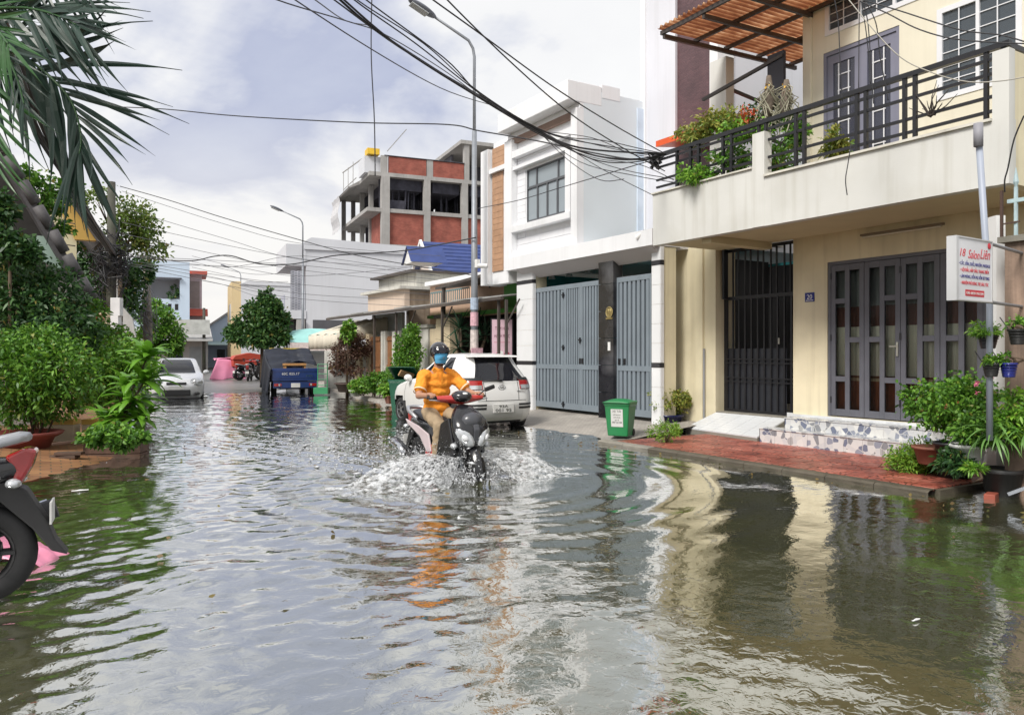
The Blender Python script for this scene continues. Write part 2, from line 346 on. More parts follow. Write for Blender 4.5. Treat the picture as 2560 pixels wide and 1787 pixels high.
# the flood water: one rippled sheet, finer near the camera
def water_mesh():
    ys = [-3.]; 
    while ys[-1] < 62: ys.append(ys[-1] + max(.034, .0062 * abs(ys[-1])))
    xs = np.arange(-5.2, 12.6, .04); ys = np.array(ys)
    X, Y = np.meshgrid(xs, ys); X = X + .146 * np.maximum(0, Y - 18)
    g = np.random.default_rng(5); Z = np.zeros_like(X)
    wake = np.exp(-((X - 4.3) / 1.7) ** 2) * (Y > 7) * np.clip((Y - 7) / 1.2, 0, 1) * np.exp(-np.maximum(0, Y - 9) / 9)
    calm = 1 / (1 + np.exp((X - 1.05 - .42 * (Y - 2.0)) * 1.6)); calm = np.where(Y > 9, np.maximum(calm, .45), calm)
    for k in range(72):                     # short ripples, mostly running across the street from the passing scooter
        lam = g.uniform(.08, .36); th = g.normal(R(250), R(52)); q = 2 * math.pi / lam
        A = lam * g.uniform(.0019, .0044); ph = g.uniform(0, 6.28)
        env = .5 + .5 * np.sin(X * g.uniform(.3, 1.1) + g.uniform(0, 6) + Y * g.uniform(-.9, .9))
        Z += A * env * np.sin(q * (X * math.cos(th) + Y * math.sin(th)) + ph) * (.20 + .95 * calm + .55 * wake)
    for k in range(16):                     # long slow undulations
        lam = g.uniform(.7, 2.0); th = g.uniform(0, 6.28); q = 2 * math.pi / lam
        Z += lam * .0011 * np.sin(q * (X * math.cos(th) + Y * math.sin(th)) + g.uniform(0, 6.28))
    # rings and V-shaped bow wave from the front wheel at (4.27, 8.0)
    r = np.hypot(X - 4.27, Y - 7.7); Z += .006 * np.sin(r * 15 - 1) * np.exp(-((r - 2.0) / 1.5) ** 2) * (Y < 9.5)
    for sgn in (-1, 1):
        dv = (X - 4.27) * sgn - .40 * np.maximum(0, Y - 7.6); on = (Y > 7.4) * np.exp(-np.maximum(0, Y - 8) / 7)
        Z += on * (.032 * np.exp(-(dv / .16) ** 2) + .014 * np.sin(dv * 19) * np.exp(-((dv + .3) / .6) ** 2))
    nr, ncn = X.shape; V = np.stack([X, Y, Z], -1).reshape(-1, 3)
    i = np.arange(nr - 1)[:, None] * ncn + np.arange(ncn - 1)[None]; F = np.stack([i, i + 1, i + ncn + 1, i + ncn], -1).reshape(-1, 4)
    me = bpy.data.meshes.new('water'); me.vertices.add(len(V)); me.vertices.foreach_set('co', V.ravel())
    me.loops.add(F.size); me.loops.foreach_set('vertex_index', F.ravel().astype('i4')); me.polygons.add(len(F)); me.polygons.foreach_set('loop_start', (np.arange(len(F)) * 4).astype('i4'))
    me.polygons.foreach_set('use_smooth', np.ones(len(F), bool)); me.update(calc_edges=True); return me
def water_mat():
    m = bpy.data.materials.new('flood_water'); m.use_nodes = True; t = m.node_tree; t.nodes.clear(); n = t.nodes.new; l = t.links.new
    g = n('ShaderNodeNewGeometry'); no = n('ShaderNodeTexNoise'); no.inputs['Scale'].default_value = 13; no.inputs['Detail'].default_value = 3; no.inputs['Distortion'].default_value = .6
    l(g.outputs['Position'], no.inputs[0]); bp = n('ShaderNodeBump'); bp.inputs['Strength'].default_value = .16; bp.inputs['Distance'].default_value = .015; l(no.outputs[0], bp.inputs['Height'])
    gl = n('ShaderNodeBsdfGlossy'); gl.inputs['Roughness'].default_value = .025; gl.inputs['Color'].default_value = (.97, .98, 1, 1); l(bp.outputs[0], gl.inputs['Normal'])
    di = n('ShaderNodeBsdfDiffuse'); 
    k = n('ShaderNodeTexNoise'); k.inputs['Scale'].default_value = .9; k.inputs['Detail'].default_value = 8; l(g.outputs['Position'], k.inputs[0])
    l(ramp(t, k.outputs[0], [(.3, (.115, .122, .058)), (.7, (.165, .168, .085))]), di.inputs[0])
    tr = n('ShaderNodeBsdfTransparent'); tr.inputs[0].default_value = (.62, .58, .38, 1)
    a = n('ShaderNodeMixShader'); a.inputs[0].default_value = .62; l(tr.outputs[0], a.inputs[1]); l(di.outputs[0], a.inputs[2])
    fr = n('ShaderNodeFresnel'); fr.inputs[0].default_value = 1.36; l(bp.outputs[0], fr.inputs[1])
    b = n('ShaderNodeMixShader'); l(mth(t, 'ADD', fr.outputs[0], .45, True), b.inputs[0]); l(a.outputs[0], b.inputs[1]); l(gl.outputs[0], b.inputs[2])
    o = n('ShaderNodeOutputMaterial'); l(b.outputs[0], o.inputs[0]); return m
wo_ = bpy.data.objects.new('water', water_mesh()); COL.objects.link(wo_); wo_.data.materials.append(water_mat()); tag(wo_, kind='structure')

# ================================================================== RED TILED PAVEMENT, STEPS, RAMP
conc = mat('concrete', (.25, .235, .20), .8, .2, 3, .4, 50, grime=.5, dirt=(.12, .11, .08))
dconc = mat('wet_concrete', (.10, .085, .062), .5, .3, 4, .5, 40, grime=.6, dirt=(.05, .05, .035))
PX0, PX1, PY0, PY1, PZ = 7.74, 10.42, 4.48, 9.95, .065
pv = MB().box(PX0 + .12, PX1 + 6, PY0 + .03, PY1, -.3, PZ - .035)
pave = tag(pv.build('pavement', mat('joint_mortar', (.05, .035, .028), .9, .3, 8), None), kind='structure')
def tilemat():
    m = bpy.data.materials.new('red_tile'); m.use_nodes = True; t = m.node_tree; b = t.nodes['Principled BSDF']; b.inputs['Roughness'].default_value = .42
    tcn = t.nodes.new('ShaderNodeTexCoord'); g = t.nodes.new('ShaderNodeNewGeometry'); oi = t.nodes.new('ShaderNodeObjectInfo')
    mp = t.nodes.new('ShaderNodeMapping'); mp.inputs['Location'].default_value = (.07, .1, 0); t.links.new(tcn.outputs['Object'], mp.inputs[0])
    wv = t.nodes.new('ShaderNodeTexWave'); wv.wave_type = 'RINGS'; wv.rings_direction = 'Z'; wv.inputs['Scale'].default_value = 3.6; wv.inputs['Distortion'].default_value = 5.5; wv.inputs['Detail'].default_value = 1.2; wv.inputs['Detail Scale'].default_value = 3
    t.links.new(mp.outputs[0], wv.inputs[0]); gro = ramp(t, wv.outputs[0], [(.06, 0.), (.24, 1.)])
    n = t.nodes.new('ShaderNodeTexNoise'); n.inputs['Scale'].default_value = 3.2; n.inputs['Detail'].default_value = 8; t.links.new(g.outputs['Position'], n.inputs[0])
    c = ramp(t, n.outputs[0], [(.28, (.21, .052, .036)), (.5, (.38, .105, .072)), (.72, (.46, .17, .125))])
    mx = nd(t, 'ShaderNodeMixRGB', blend_type='MULTIPLY'); mx.inputs[0].default_value = 1; t.links.new(c, mx.inputs[1]); t.links.new(ramp(t, gro, [(0, .34), (1, 1.)]), mx.inputs[2])
    m2 = nd(t, 'ShaderNodeMixRGB', blend_type='MULTIPLY'); m2.inputs[0].default_value = 1; t.links.new(mx.outputs[0], m2.inputs[1]); t.links.new(ramp(t, oi.outputs['Random'], [(0, .7), (1, 1.15)]), m2.inputs[2])
    t.links.new(m2.outputs[0], b.inputs['Base Color'])
    bp = t.nodes.new('ShaderNodeBump'); bp.inputs['Strength'].default_value = .7; bp.inputs['Distance'].default_value = .006; t.links.new(gro, bp.inputs['Height']); t.links.new(bp.outputs[0], b.inputs['Normal'])
    return m
TS = .395; src = None; redtile = tilemat()
def mosaic_at(x, y): return x > 9.62 and y < 8.4
for i in range(7):
    for j in range(14):
        x = PX0 + .13 + TS * (i + .5); y = PY0 + .02 + TS * (j + .5)
        if x + TS / 2 > 10.36 or y > PY1 - .12: continue
        if x > 9.75 and y < 8.3: continue
        rot = (rnd.gauss(0, .003), rnd.gauss(0, .003), rnd.choice((0, 1, 2, 3)) * math.pi / 2)
        if src is None:
            src = MB().box(-TS / 2 + .008, TS / 2 - .008, -TS / 2 + .008, TS / 2 - .008, -.034, 0).build('tile', redtile, pave, bevel=.004); o = src
        else:
            o = inst(src, pave); b = o.modifiers.new('bevel', 'BEVEL'); b.width = .004; b.segments = 2
        o.location = (x, y, PZ + rnd.gauss(0, .0015)); o.rotation_euler = rot
# cement kerb along the front, broken and wet
kn = 26
for k in range(9):
    y0 = PY0 + (PY1 - PY0) * k / 9; y1 = PY0 + (PY1 - PY0) * (k + 1) / 9 - .006
    def kf(u, v, y0=y0, y1=y1):
        y = y0 + (y1 - y0) * u; prof = [(.135, -.3), (0, -.3), (0, .01), (.0, .035), (.03, .057), (.135, .062)]; p = prof[round(v * 5)]
        return (PX0 + p[0] - .012 * (p[0] < .1) * (1 + hnoise(y, p[1] * 3, 6)), y, p[1] - (.010 * abs(hnoise(y, 1, 9)) if p[1] > .05 else 0))
    MB().grid(kf, 14, 5).build('kerb_piece', dconc if k < 7 else conc, pave)
for (xx) in range(5):
    MB().box(PX0 + .14 + xx * .52, PX0 + .14 + xx * .52 + .512, PY0 - .04, PY0 + .02, -.3, PZ - .012).build('kerb_piece', dconc, pave)

# two steps faced with patterned tiles in front of the folding doors
def mosaicmat():
    m = bpy.data.materials.new('mosaic_tile'); m.use_nodes = True; t = m.node_tree; b = t.nodes['Principled BSDF']; b.inputs['Roughness'].default_value = .2
    g = t.nodes.new('ShaderNodeNewGeometry'); vo = t.nodes.new('ShaderNodeTexVoronoi'); vo.inputs['Scale'].default_value = 11; vo.inputs['Randomness'].default_value = .8; t.links.new(g.outputs['Position'], vo.inputs['Vector'])
    sp = t.nodes.new('ShaderNodeSeparateColor'); t.links.new(vo.outputs['Color'], sp.inputs[0])
    c = t.nodes.new('ShaderNodeValToRGB'); c.color_ramp.interpolation = 'CONSTANT'; e = c.color_ramp.elements
    for p, q in ((0, (.17, .19, .26)), (.12, (.55, .56, .57)), (.36, (.24, .25, .27)), (.5, (.62, .62, .61)), (.72, (.27, .29, .35)), (.82, (.38, .38, .38)), (.9, (.66, .66, .64))):
        k = e[0] if p == 0 else e.new(p); k.color = (*q, 1)
    while e[-1].position == 1.0 and len(e) > 7: e.remove(e[-1])
    t.links.new(sp.outputs[0], c.inputs[0])
    ve = t.nodes.new('ShaderNodeTexVoronoi'); ve.feature = 'DISTANCE_TO_EDGE'; ve.inputs['Scale'].default_value = 11; ve.inputs['Randomness'].default_value = .8; t.links.new(g.outputs['Position'], ve.inputs['Vector'])
    mx = nd(t, 'ShaderNodeMixRGB'); mx.inputs[2].default_value = (.6, .6, .58, 1); t.links.new(ramp(t, ve.outputs[0], [(.02, 1.), (.05, 0.)]), mx.inputs[0]); t.links.new(c.outputs[0], mx.inputs[1])
    t.links.new(mx.outputs[0], b.inputs['Base Color']); return m
mosaic = mosaicmat()
wtile = mat('white_tile', (.66, .68, .70), .22, .06, 2, grime=.25, dirt=(.4, .38, .33))
st = empty('door_steps', (9.9, 6.6, PZ), 0, 'two low steps faced with blue and white mosaic tiles below the folding doors', 'steps', world=True)
for k, (xf, z0, z1, ya, yb) in enumerate(((9.70, PZ - .03, .285, 4.75, 8.34), (10.0, .285, .455, 4.75, 8.1))):
    bx('step_core', conc, st, xf + .014, 10.6, ya, yb - .014, z0, z1 - .014)
    n = 12; wv = (yb - ya) / n
    for j in range(n):
        bx('tile', mosaic, st, xf, xf + .012, ya + j * wv + .002, ya + (j + 1) * wv - .002, z0, z1 - .016)
        bx('tile', mosaic, st, xf - .012, xf + (.31 if k == 0 else .44), ya + j * wv + .002, ya + (j + 1) * wv - .002, z1 - .014, z1)
    bx('tile', mosaic, st, xf, 10.36, yb - .012, yb, z0, z1 - .016)
# white ramp up to the black gate
rp = empty('entrance_ramp', (10, 9, PZ), 0, 'white tiled sloping ramp leading up to the black barred gate', 'ramp', world=True)
A, B = at(1713, 1068, Z=.135), at(1893, 1092, Z=.135); C_, D_ = Vector((10.40, 8.36, .40)), Vector((10.40, 9.93, .40))
B = Vector((B.x, max(B.y, 8.36), B.z))
for i in range(5):
    for j in range(8):
        g0, g1, h0, h1 = (i + .012) / 5, (i + .988) / 5, (j + .03) / 8, (j + .97) / 8
        q = [A.lerp(B, u).lerp(D_.lerp(C_, u), v) for u, v in ((g0, h0), (g1, h0), (g1, h1), (g0, h1))]
        MB().add(q + [p - Vector((0, 0, .02)) for p in q], [(0, 1, 2, 3), (7, 6, 5, 4), (0, 4, 5, 1), (1, 5, 6, 2), (2, 6, 7, 3), (3, 7, 4, 0)]).build('tile', wtile, rp)
q = [A, B, C_, D_]; MB().add([p - Vector((0, 0, .021)) for p in q] + [Vector((p.x, p.y, -.1)) for p in q], [(0, 1, 2, 3), (7, 6, 5, 4), (0, 4, 5, 1), (1, 5, 6, 2), (2, 6, 7, 3), (3, 7, 4, 0)]).build('ramp_core', conc, rp)

# ================================================================== YELLOW HOUSE
def holewall(X0, X1, y0, y1, z0, z1, holes, mb=None, axis='x'):
    """wall slab with rectangular openings (ya,yb,za,zb)"""
    mb = mb or MB(); ys = sorted({y0, y1, *[max(y0, min(y1, h[k])) for h in holes for k in (0, 1)]}); 
    for a, b in zip(ys, ys[1:]):
        if b - a < 1e-5: continue
        c = (a + b) / 2; hs = sorted((h[2], h[3]) for h in holes if h[0] < c < h[1]); z = z0
        for (za, zb) in hs + [(z1, z1)]:
            if za > z + 1e-5: mb.box(*((X0, X1, a, b, z, za) if axis == 'x' else (a, b, X0, X1, z, za)))
            z = max(z, zb)
    return mb
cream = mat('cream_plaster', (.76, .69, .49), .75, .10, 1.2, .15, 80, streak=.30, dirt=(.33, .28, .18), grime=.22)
pale = mat('pale_plaster', (.66, .66, .63), .7, .06, 1.0, .12, 80, streak=.34, dirt=(.38, .36, .29), grime=.18)
dgrey = mat('grey_door_paint', (.115, .118, .14), .45, .12, 5, .08, 60)
black = mat('black_iron', (.012, .012, .015), .4, .2, 6)
dark = mat('dark_interior', (.02, .02, .022), .9)  # near-black: the darkness of rooms and openings put into the colour
YH = empty('yellow_house', (10.4, 7, .12), 0, 'two storey cream house with black railed balcony, grey folding doors and house number 20', 'house', world=True)
XF = 10.4; H = lambda x: fy(x, XF)
Yd0, Yd1 = H(2465), H(2068)               # folding doors
Yg0, Yg1 = H(1983), H(1789)               # black gate
m_ = holewall(XF, XF + .22, 3.95, 11.15, .05, 3.45, [(Yd0, Yd1, .49, 2.87), (Yg0, Yg1, .05, 3.34)])
m_.box(XF + .22, XF + .5, Yg1, Yg1 + .2, .05, 3.4)
m_.build('ground_floor_wall', cream, YH)
bx('pilaster', cream, YH, XF - .05, XF - .002, H(1761), H(1744), .1, 3.40)
MB().cyl((XF - .03, H(1763), .15), (XF - .03, H(1763), 1.55), .018).build('drain_pipe', mat('pvc_grey', (.28, .29, .3), .5), YH)
bx('door_sill', wtile, YH, XF - .03, XF - .002, Yd0 - .1, 8.3, .44, .487)
bx('plinth', wtile, YH, XF - .018, XF - .003, 8.36, Yg0, .40, .50)
# rooms behind the openings
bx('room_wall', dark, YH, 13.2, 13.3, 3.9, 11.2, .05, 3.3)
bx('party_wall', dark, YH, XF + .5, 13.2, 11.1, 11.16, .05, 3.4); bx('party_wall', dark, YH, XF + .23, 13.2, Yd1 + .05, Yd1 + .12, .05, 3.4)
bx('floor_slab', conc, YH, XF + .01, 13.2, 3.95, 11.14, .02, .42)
# folding doors: four leaves, panes alternately in threes and twos
dz0, dz1 = .50, 2.86; lw = (Yd1 - Yd0) / 4; wglass = glassmat('door_glass', (.03, .035, .035), .04)
brass = mat('steel_handle', (.6, .58, .52), .3, metal=1)
MB().box(XF + .02, XF + .09, Yd0, Yd0 + .045, dz0 - .01, dz1 + .01).box(XF + .02, XF + .09, Yd1 - .045, Yd1, dz0 - .01, dz1 + .01).box(XF + .02, XF + .09, Yd0 + .045, Yd1 - .045, dz1 - .04, dz1 + .01).build('door_frame', dgrey, YH)
for k in range(4):
    b1 = Yd1 - .045 - k * (lw - .0225); b0 = b1 - (lw - .0225) + .008
    st_ = .075; cw = (b1 - b0 - 3 * st_) / 2; holes = []
    for c in range(2):
        y1 = b1 - st_ - c * (cw + st_); y0 = y1 - cw
        three = (c == 0) if k in (0, 2) else (c == 1); hgt = dz1 - .05 - dz0; zb = dz0 + .11; zt = dz1 - .14
        cuts = [(zb, zb + .42), (zb + .50, zt - .50), (zt - .42, zt)] if three else [(zb, zb + .5 * (zt - zb) - .04), (zb + .5 * (zt - zb) + .04, zt)]
        holes += [(y0, y1, a, b) for a, b in cuts]
    lf = holewall(XF + .03, XF + .075, b0, b1, dz0 + .005, dz1 - .045, holes).build('door_leaf', dgrey, YH, bevel=.004)
    for (a, b, c, d) in holes: bx('pane', wglass, lf, XF + .050, XF + .055, a - .004, b + .004, c - .004, d + .004)
    for zh in (.7, 1.65, 2.6): MB().cyl((XF + .028, b1 if k % 2 == 0 else b0, zh), (XF + .028, b1 if k % 2 == 0 else b0, zh + .10), .012, n=8).build('hinge', black, lf)
    if k == 1: MB().box(XF + .012, XF + .028, b0 + .02, b0 + .05, 1.42, 1.62).bar((XF, b0 + .035, 1.56), (XF, b0 + .14, 1.56), .018).build('handle', brass, lf)
# curtains behind the glass, brown valance and brown hem
def curtmat():
    m = bpy.data.materials.new('curtain_cloth'); m.use_nodes = True; t = m.node_tree; b = t.nodes['Principled BSDF']; b.inputs['Roughness'].default_value = .8
    g = t.nodes.new('ShaderNodeNewGeometry'); sp = t.nodes.new('ShaderNodeSeparateXYZ'); t.links.new(g.outputs['Position'], sp.inputs[0])
    z = mth(t, 'DIVIDE', sp.outputs[2], 3.0)
    r = t.nodes.new('ShaderNodeValToRGB'); r.color_ramp.interpolation = 'CONSTANT'; e = r.color_ramp.elements
    for i, (p, q) in enumerate(((0, (.28, .09, .03)), (.345, (.62, .52, .30)), (.36, (.16, .06, .02)), (.372, (.74, .76, .58)), (.62, (.13, .055, .035)), (.72, (.22, .25, .23)))):
        k = e[0] if i == 0 else (e[1] if i == 1 else e.new(p)); k.position = p; k.color = (*q, 1)
    t.links.new(z, r.inputs[0]); t.links.new(r.outputs[0], b.inputs['Base Color']); return m
MB().sheet(lambda u, v: (XF + .17 + .022 * math.sin(u * 88) + .01 * math.sin(u * 31), Yd0 + .05 + (Yd1 - Yd0 - .1) * u, .46 + 2.5 * v), 160, 2, (.003, 0, 0)).build('curtain', curtmat(), YH, smooth=True)
# black gate of upright bars
gx = XF + .21
MB().box(gx, gx + .05, Yg0 + .005, Yg0 + .05, .42, 3.33).box(gx, gx + .05, Yg1 - .05, Yg1 - .005, .42, 3.33).box(gx, gx + .05, Yg0 + .05, Yg1 - .05, 2.42, 2.48).box(gx, gx + .05, Yg0 + .05, Yg1 - .05, .42, .47).box(gx, gx + .05, Yg0 + .05, Yg1 - .05, 3.28, 3.33).build('gate_frame', black, YH)
sheet_m = mat('black_sheet_metal', (.022, .024, .030), .38, .25, 4)
bx('gate_panel', sheet_m, YH, gx + .03, gx + .036, Yg0 + .32, Yg1 - .05, .47, 1.55)
for i in range(12):
    y = Yg0 + .07 + (Yg1 - Yg0 - .14) * i / 11
    bx('gate_bar', black, YH, gx + .002, gx + .026, y - .016, y + .016, .47, 2.42)
    bx('gate_bar', black, YH, gx + .002, gx + .026, y - .010 + (.02 if i % 2 else 0), y + .014 + (.02 if i % 2 else 0), 2.48, 3.28)
for z in (.95, 1.02, 1.28, 1.35): bx('gate_rail', black, YH, gx - .004, gx + .002, Yg0 + .05, Yg1 - .05, z, z + .02)
MB().box(gx - .03, gx - .006, Yg0 + .42, Yg0 + .45, 1.62, 1.72).build('gate_lock', brass, YH)
bx('grille_post', black, YH, gx - .12, gx - .02, Yg1 - .12, Yg1 - .07, 2.44, 3.33)
bx('wood_board', mat('orange_board', (.55, .24, .06), .6, .2), YH, gx + .05, gx + .07, Yg0 + .02, Yg0 + .12, .44, .95)
# number plate
bl = mat('enamel_blue', (.02, .03, .22), .3); wh = mat('white_paint', (.78, .78, .77), .5, .04)
np_ = empty('house_number_plate', (XF - .01, H(2025), 1.9), 0, 'small blue enamel house number plate reading 20', 'number plate', world=True)
pc = at(2025, 743, X=XF)
bx('plate', bl, np_, XF - .012, XF - .003, pc.y - .085, pc.y + .085, pc.z - .072, pc.z + .072)
MF = lambda y, z, x: frame3((x, y, z), (0, -1, 0), (0, 0, 1))
text('number', '20', wh, MF(pc.y, pc.z - .030, XF - .013), .075, np_); bx('stripe', wh, np_, XF - .0145, XF - .0125, pc.y - .07, pc.y + .07, pc.z - .056, pc.z - .046)
# tube lamp over the doors
la, lb = at(2155, 592, X=XF), at(2362, 562, X=XF)
tl = empty('tube_light', (XF, (la.y + lb.y) / 2, la.z), 0, 'slim unlit tube light fixed above the grey folding doors', 'lamp', world=True)
bx('housing', mat('lamp_housing', (.22, .17, .12), .5), tl, XF - .05, XF - .002, lb.y, la.y, la.z + .0, la.z + .03); MB().cyl((XF - .035, lb.y + .03, la.z - .015), (XF - .035, la.y - .03, la.z - .015), .013).build('tube', mat('tube_white', (.7, .66, .55), .3), tl)
# balcony slab and parapet
BX, BY0, BY1 = 8.83, 4.24, 9.85; ysp = fy(1897, BX); ypo = fy(1881, BX), fy(1911, BX)
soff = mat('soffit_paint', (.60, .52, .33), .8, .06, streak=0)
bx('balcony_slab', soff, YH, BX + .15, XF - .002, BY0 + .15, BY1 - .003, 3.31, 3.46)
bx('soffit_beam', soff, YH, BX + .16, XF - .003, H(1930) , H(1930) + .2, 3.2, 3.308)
bx('balcony_front', pale, YH, BX, BX + .148, BY0, ypo[1], 3.28, 3.98); bx('balcony_front', pale, YH, BX, BX + .148, ypo[0] , BY1, 3.28, 4.14)
bx('balcony_post', pale, YH, BX - .003, BX + .15, ypo[1], ypo[0], 3.283, 4.64)
bx('ledge', mat('ledge_cap', (.66, .64, .57), .7, .1, 3, streak=.3), YH, BX - .035, BX + .17, BY0 + .17, ypo[1] - .003, 3.982, 4.012); bx('ledge', MATS['ledge_cap'], YH, BX - .03, BX + .17, ypo[0] + .003, BY1 + .02, 4.142, 4.165)
bx('balcony_side', cream, YH, BX + .002, XF, BY0 + .001, BY0 + .149, 3.283, 4.72); bx('balcony_corner', pale, YH, BX - .004, BX + .12, BY0 - .004, BY0 + .168, 3.277, 4.73)
bx('balcony_side', pale, YH, BX + .15, XF + 1.6, BY1 - .12, BY1 - .004, 3.47, 4.13)
# railing
ZR = 4.80; RX = BX + .075
for (ya, yb, zb) in ((BY0 + .17, ypo[1] - .01, 4.012), (ypo[0] + .01, BY1 - .01, 4.165)):
    nb = 4
    for i in range(nb):
        z = zb + .10 + (ZR - .10 - zb - .05) * i / (nb - .0) + (.09 if i > 1 else 0)
        bx('rail_bar', black, YH, RX - .014, RX + .014, ya, yb, z - .018, z + .018)
bx('top_rail', black, YH, RX - .035, RX + .035, BY0 + .02, BY1 - .004, ZR - .03, ZR + .03)
for x in (1693, 1727, 1747, 1808, 1829, 1915, 1990, 2011, 2143, 2165, 2262, 2288, 2466): 
    y = fy(x, RX); zb = 4.165 if x < 1890 else 4.012
    bx('rail_post', black, YH, RX - .022, RX + .022, y - .022, y + .022, zb, ZR - .03)
for y in (fy(1897, RX), BY0 + .09): bx('rail_post', black, YH, RX - .02, RX + .02, y - .02, y + .02, 4.64, ZR - .03)
bx('top_rail', black, YH, BX + .09, XF, BY0 + .04, BY0 + .1, ZR - .028, ZR + .028)
# upper storey
Yu = H(2012)
ud = (H(2248), H(2058), 3.47, 6.12); uw = (H(2545), H(2352), 4.93, 6.07); ut = (H(2330), H(2070), 6.42, 6.95)
holewall(XF, XF + .2, 3.95, Yu, 3.47, 8.6, [ud, uw, ut]).build('upper_wall', mat('upper_plaster', (.74, .70, .57), .75, .06, 1.5, .1, 80, streak=.16, dirt=(.45, .4, .28)), YH)
bx('upper_side_wall', MATS['upper_plaster'], YH, XF + .2, XF + 4, Yu - .2, Yu - .001, 3.47, 8.6)
bx('pilaster', MATS['upper_plaster'], YH, XF - .05, XF - .003, Yu - .14, Yu - .001, 3.47, 8.6)
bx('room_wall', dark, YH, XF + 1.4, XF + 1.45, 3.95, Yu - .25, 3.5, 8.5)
wf = mat('window_white', (.74, .75, .78), .4, .04); ug = glassmat('upper_glass', (.10, .12, .14), .62, .06); dgl = glassmat('door_glass_up', (.08, .085, .12), .6, .08)
ylw = (ud[1] - ud[0]) / 2
MB().box(XF + .01, XF + .09, ud[0], ud[0] + .05, 3.48, 6.12).box(XF + .01, XF + .09, ud[1] - .05, ud[1], 3.48, 6.12).box(XF + .01, XF + .09, ud[0] + .05, ud[1] - .05, 6.06, 6.12).build('upper_door_frame', mat('grey_blue_paint', (.20, .205, .27), .5, .1), YH)
for k in range(2):
    a = ud[0] + .05 + k * (ylw - .05); b = a + ylw - .054
    lf = holewall(XF + .03, XF + .07, a, b, 3.5, 6.055, [(a + .1, b - .1, 3.62, 5.92)]).build('door_leaf', MATS['grey_blue_paint'], YH)
    bx('pane', dgl, lf, XF + .048, XF + .052, a + .097, b - .097, 3.617, 5.923)
    for q in range(9): bx('glazing_bar', wf, lf, XF + .034, XF + .046, a + .18, b - .18, 3.8 + .24 * q, 3.815 + .24 * q)
    for yy in (a + .2, b - .2): bx('glazing_bar', wf, lf, XF + .022, XF + .033, yy - .008, yy + .008, 3.7, 5.9)
def slider(name, h, cols, rows):
    r_ = holewall(XF - .012, XF + .06, h[0] - .05, h[1] + .05, h[2] - .05, h[3] + .05, [(h[0] + (h[1] - h[0]) * i / cols + .022, h[0] + (h[1] - h[0]) * (i + 1) / cols - .022, h[2] + .02, h[3] - .02) for i in range(cols)]).build(name, wf, YH)
    for i in range(cols):
        a = h[0] + (h[1] - h[0]) * i / cols; b = h[0] + (h[1] - h[0]) * (i + 1) / cols
        bx('pane', ug, r_, XF + .02, XF + .025, a + .02, b - .02, h[2] + .018, h[3] - .018)
        for q in range(1, rows): bx('grille_bar', wf, r_, XF + .005, XF + .015, a + .022, b - .02, h[2] + (h[3] - h[2]) * q / rows, h[2] + (h[3] - h[2]) * q / rows + .012)
        bx('grille_bar', wf, r_, XF - .005, XF + .004, (a + b) / 2 - .007, (a + b) / 2 + .007, h[2], h[3])
slider('window', uw, 2, 6); slider('transom_window', ut, 3, 4)
# terrace beside it: column, corrugated amber roof on steel tubes
bx('terrace_column', pale, YH, XF, XF + .2, fy(1815, XF), fy(1775, XF), 3.47, 6.75)
steel = mat('brown_steel', (.055, .045, .04), .5, .2)
RY0, RY1 = 6.9, 9.68
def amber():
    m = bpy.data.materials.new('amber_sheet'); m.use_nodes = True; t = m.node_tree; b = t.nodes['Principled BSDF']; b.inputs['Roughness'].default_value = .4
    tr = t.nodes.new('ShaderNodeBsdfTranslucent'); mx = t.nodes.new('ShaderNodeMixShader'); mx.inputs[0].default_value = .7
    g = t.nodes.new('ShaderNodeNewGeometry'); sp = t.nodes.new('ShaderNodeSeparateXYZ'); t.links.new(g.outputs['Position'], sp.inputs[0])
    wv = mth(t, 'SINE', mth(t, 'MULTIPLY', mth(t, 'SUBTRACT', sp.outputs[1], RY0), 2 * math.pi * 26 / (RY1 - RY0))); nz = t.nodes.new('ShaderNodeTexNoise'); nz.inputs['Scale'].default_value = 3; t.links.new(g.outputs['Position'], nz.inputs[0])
    cr = ramp(t, mth(t, 'ADD', mth(t, 'MULTIPLY', wv, .3), mth(t, 'MULTIPLY', nz.outputs[0], 1.0)), [(.25, (.24, .085, .04)), (.5, (.50, .23, .11)), (.72, (.85, .56, .34))])  # rib shading put into the colour as dark and light stripes
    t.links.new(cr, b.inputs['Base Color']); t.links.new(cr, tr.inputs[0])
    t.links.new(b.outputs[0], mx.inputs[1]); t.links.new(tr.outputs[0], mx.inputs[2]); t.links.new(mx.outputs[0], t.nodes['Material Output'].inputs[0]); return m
TR = empty('terrace_roof', (9, 8, 6.8), 0, 'corrugated amber plastic roof on brown steel tubes above the plant terrace', 'roof', world=True)
def rz(X): return 6.83 + .035 * (X - 8.9)
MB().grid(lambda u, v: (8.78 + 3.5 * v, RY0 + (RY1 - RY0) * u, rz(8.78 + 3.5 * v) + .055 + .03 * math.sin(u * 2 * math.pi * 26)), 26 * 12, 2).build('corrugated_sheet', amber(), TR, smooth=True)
for X in (8.86, 9.62, 10.36, 11.2, 12.1): MB().box(X - .022, X + .022, RY0, RY1, rz(X) - .05, rz(X) + .014).build('purlin', steel, TR)
for y in (9.62, 8.72, 7.9, 7.1): MB().bar((8.86, y, rz(8.86) - .085), (12.2, y, rz(12.2) - .085), .05, .07).build('rafter', steel, TR)
for (a, b) in (((9.9, 9.75, 5.9), (9.9, 8.05, 6.12)), ((10.5, 9.72, 5.55), (12.6, 9.72, 5.35)), ((10.5, 9.72, 6.2), (12.6, 9.72, 5.95)), ((11.6, 9.7, 5.2), (11.6, 8.1, 5.9))): MB().bar(a, b, .05, .05).build('tie_tube', steel, TR)
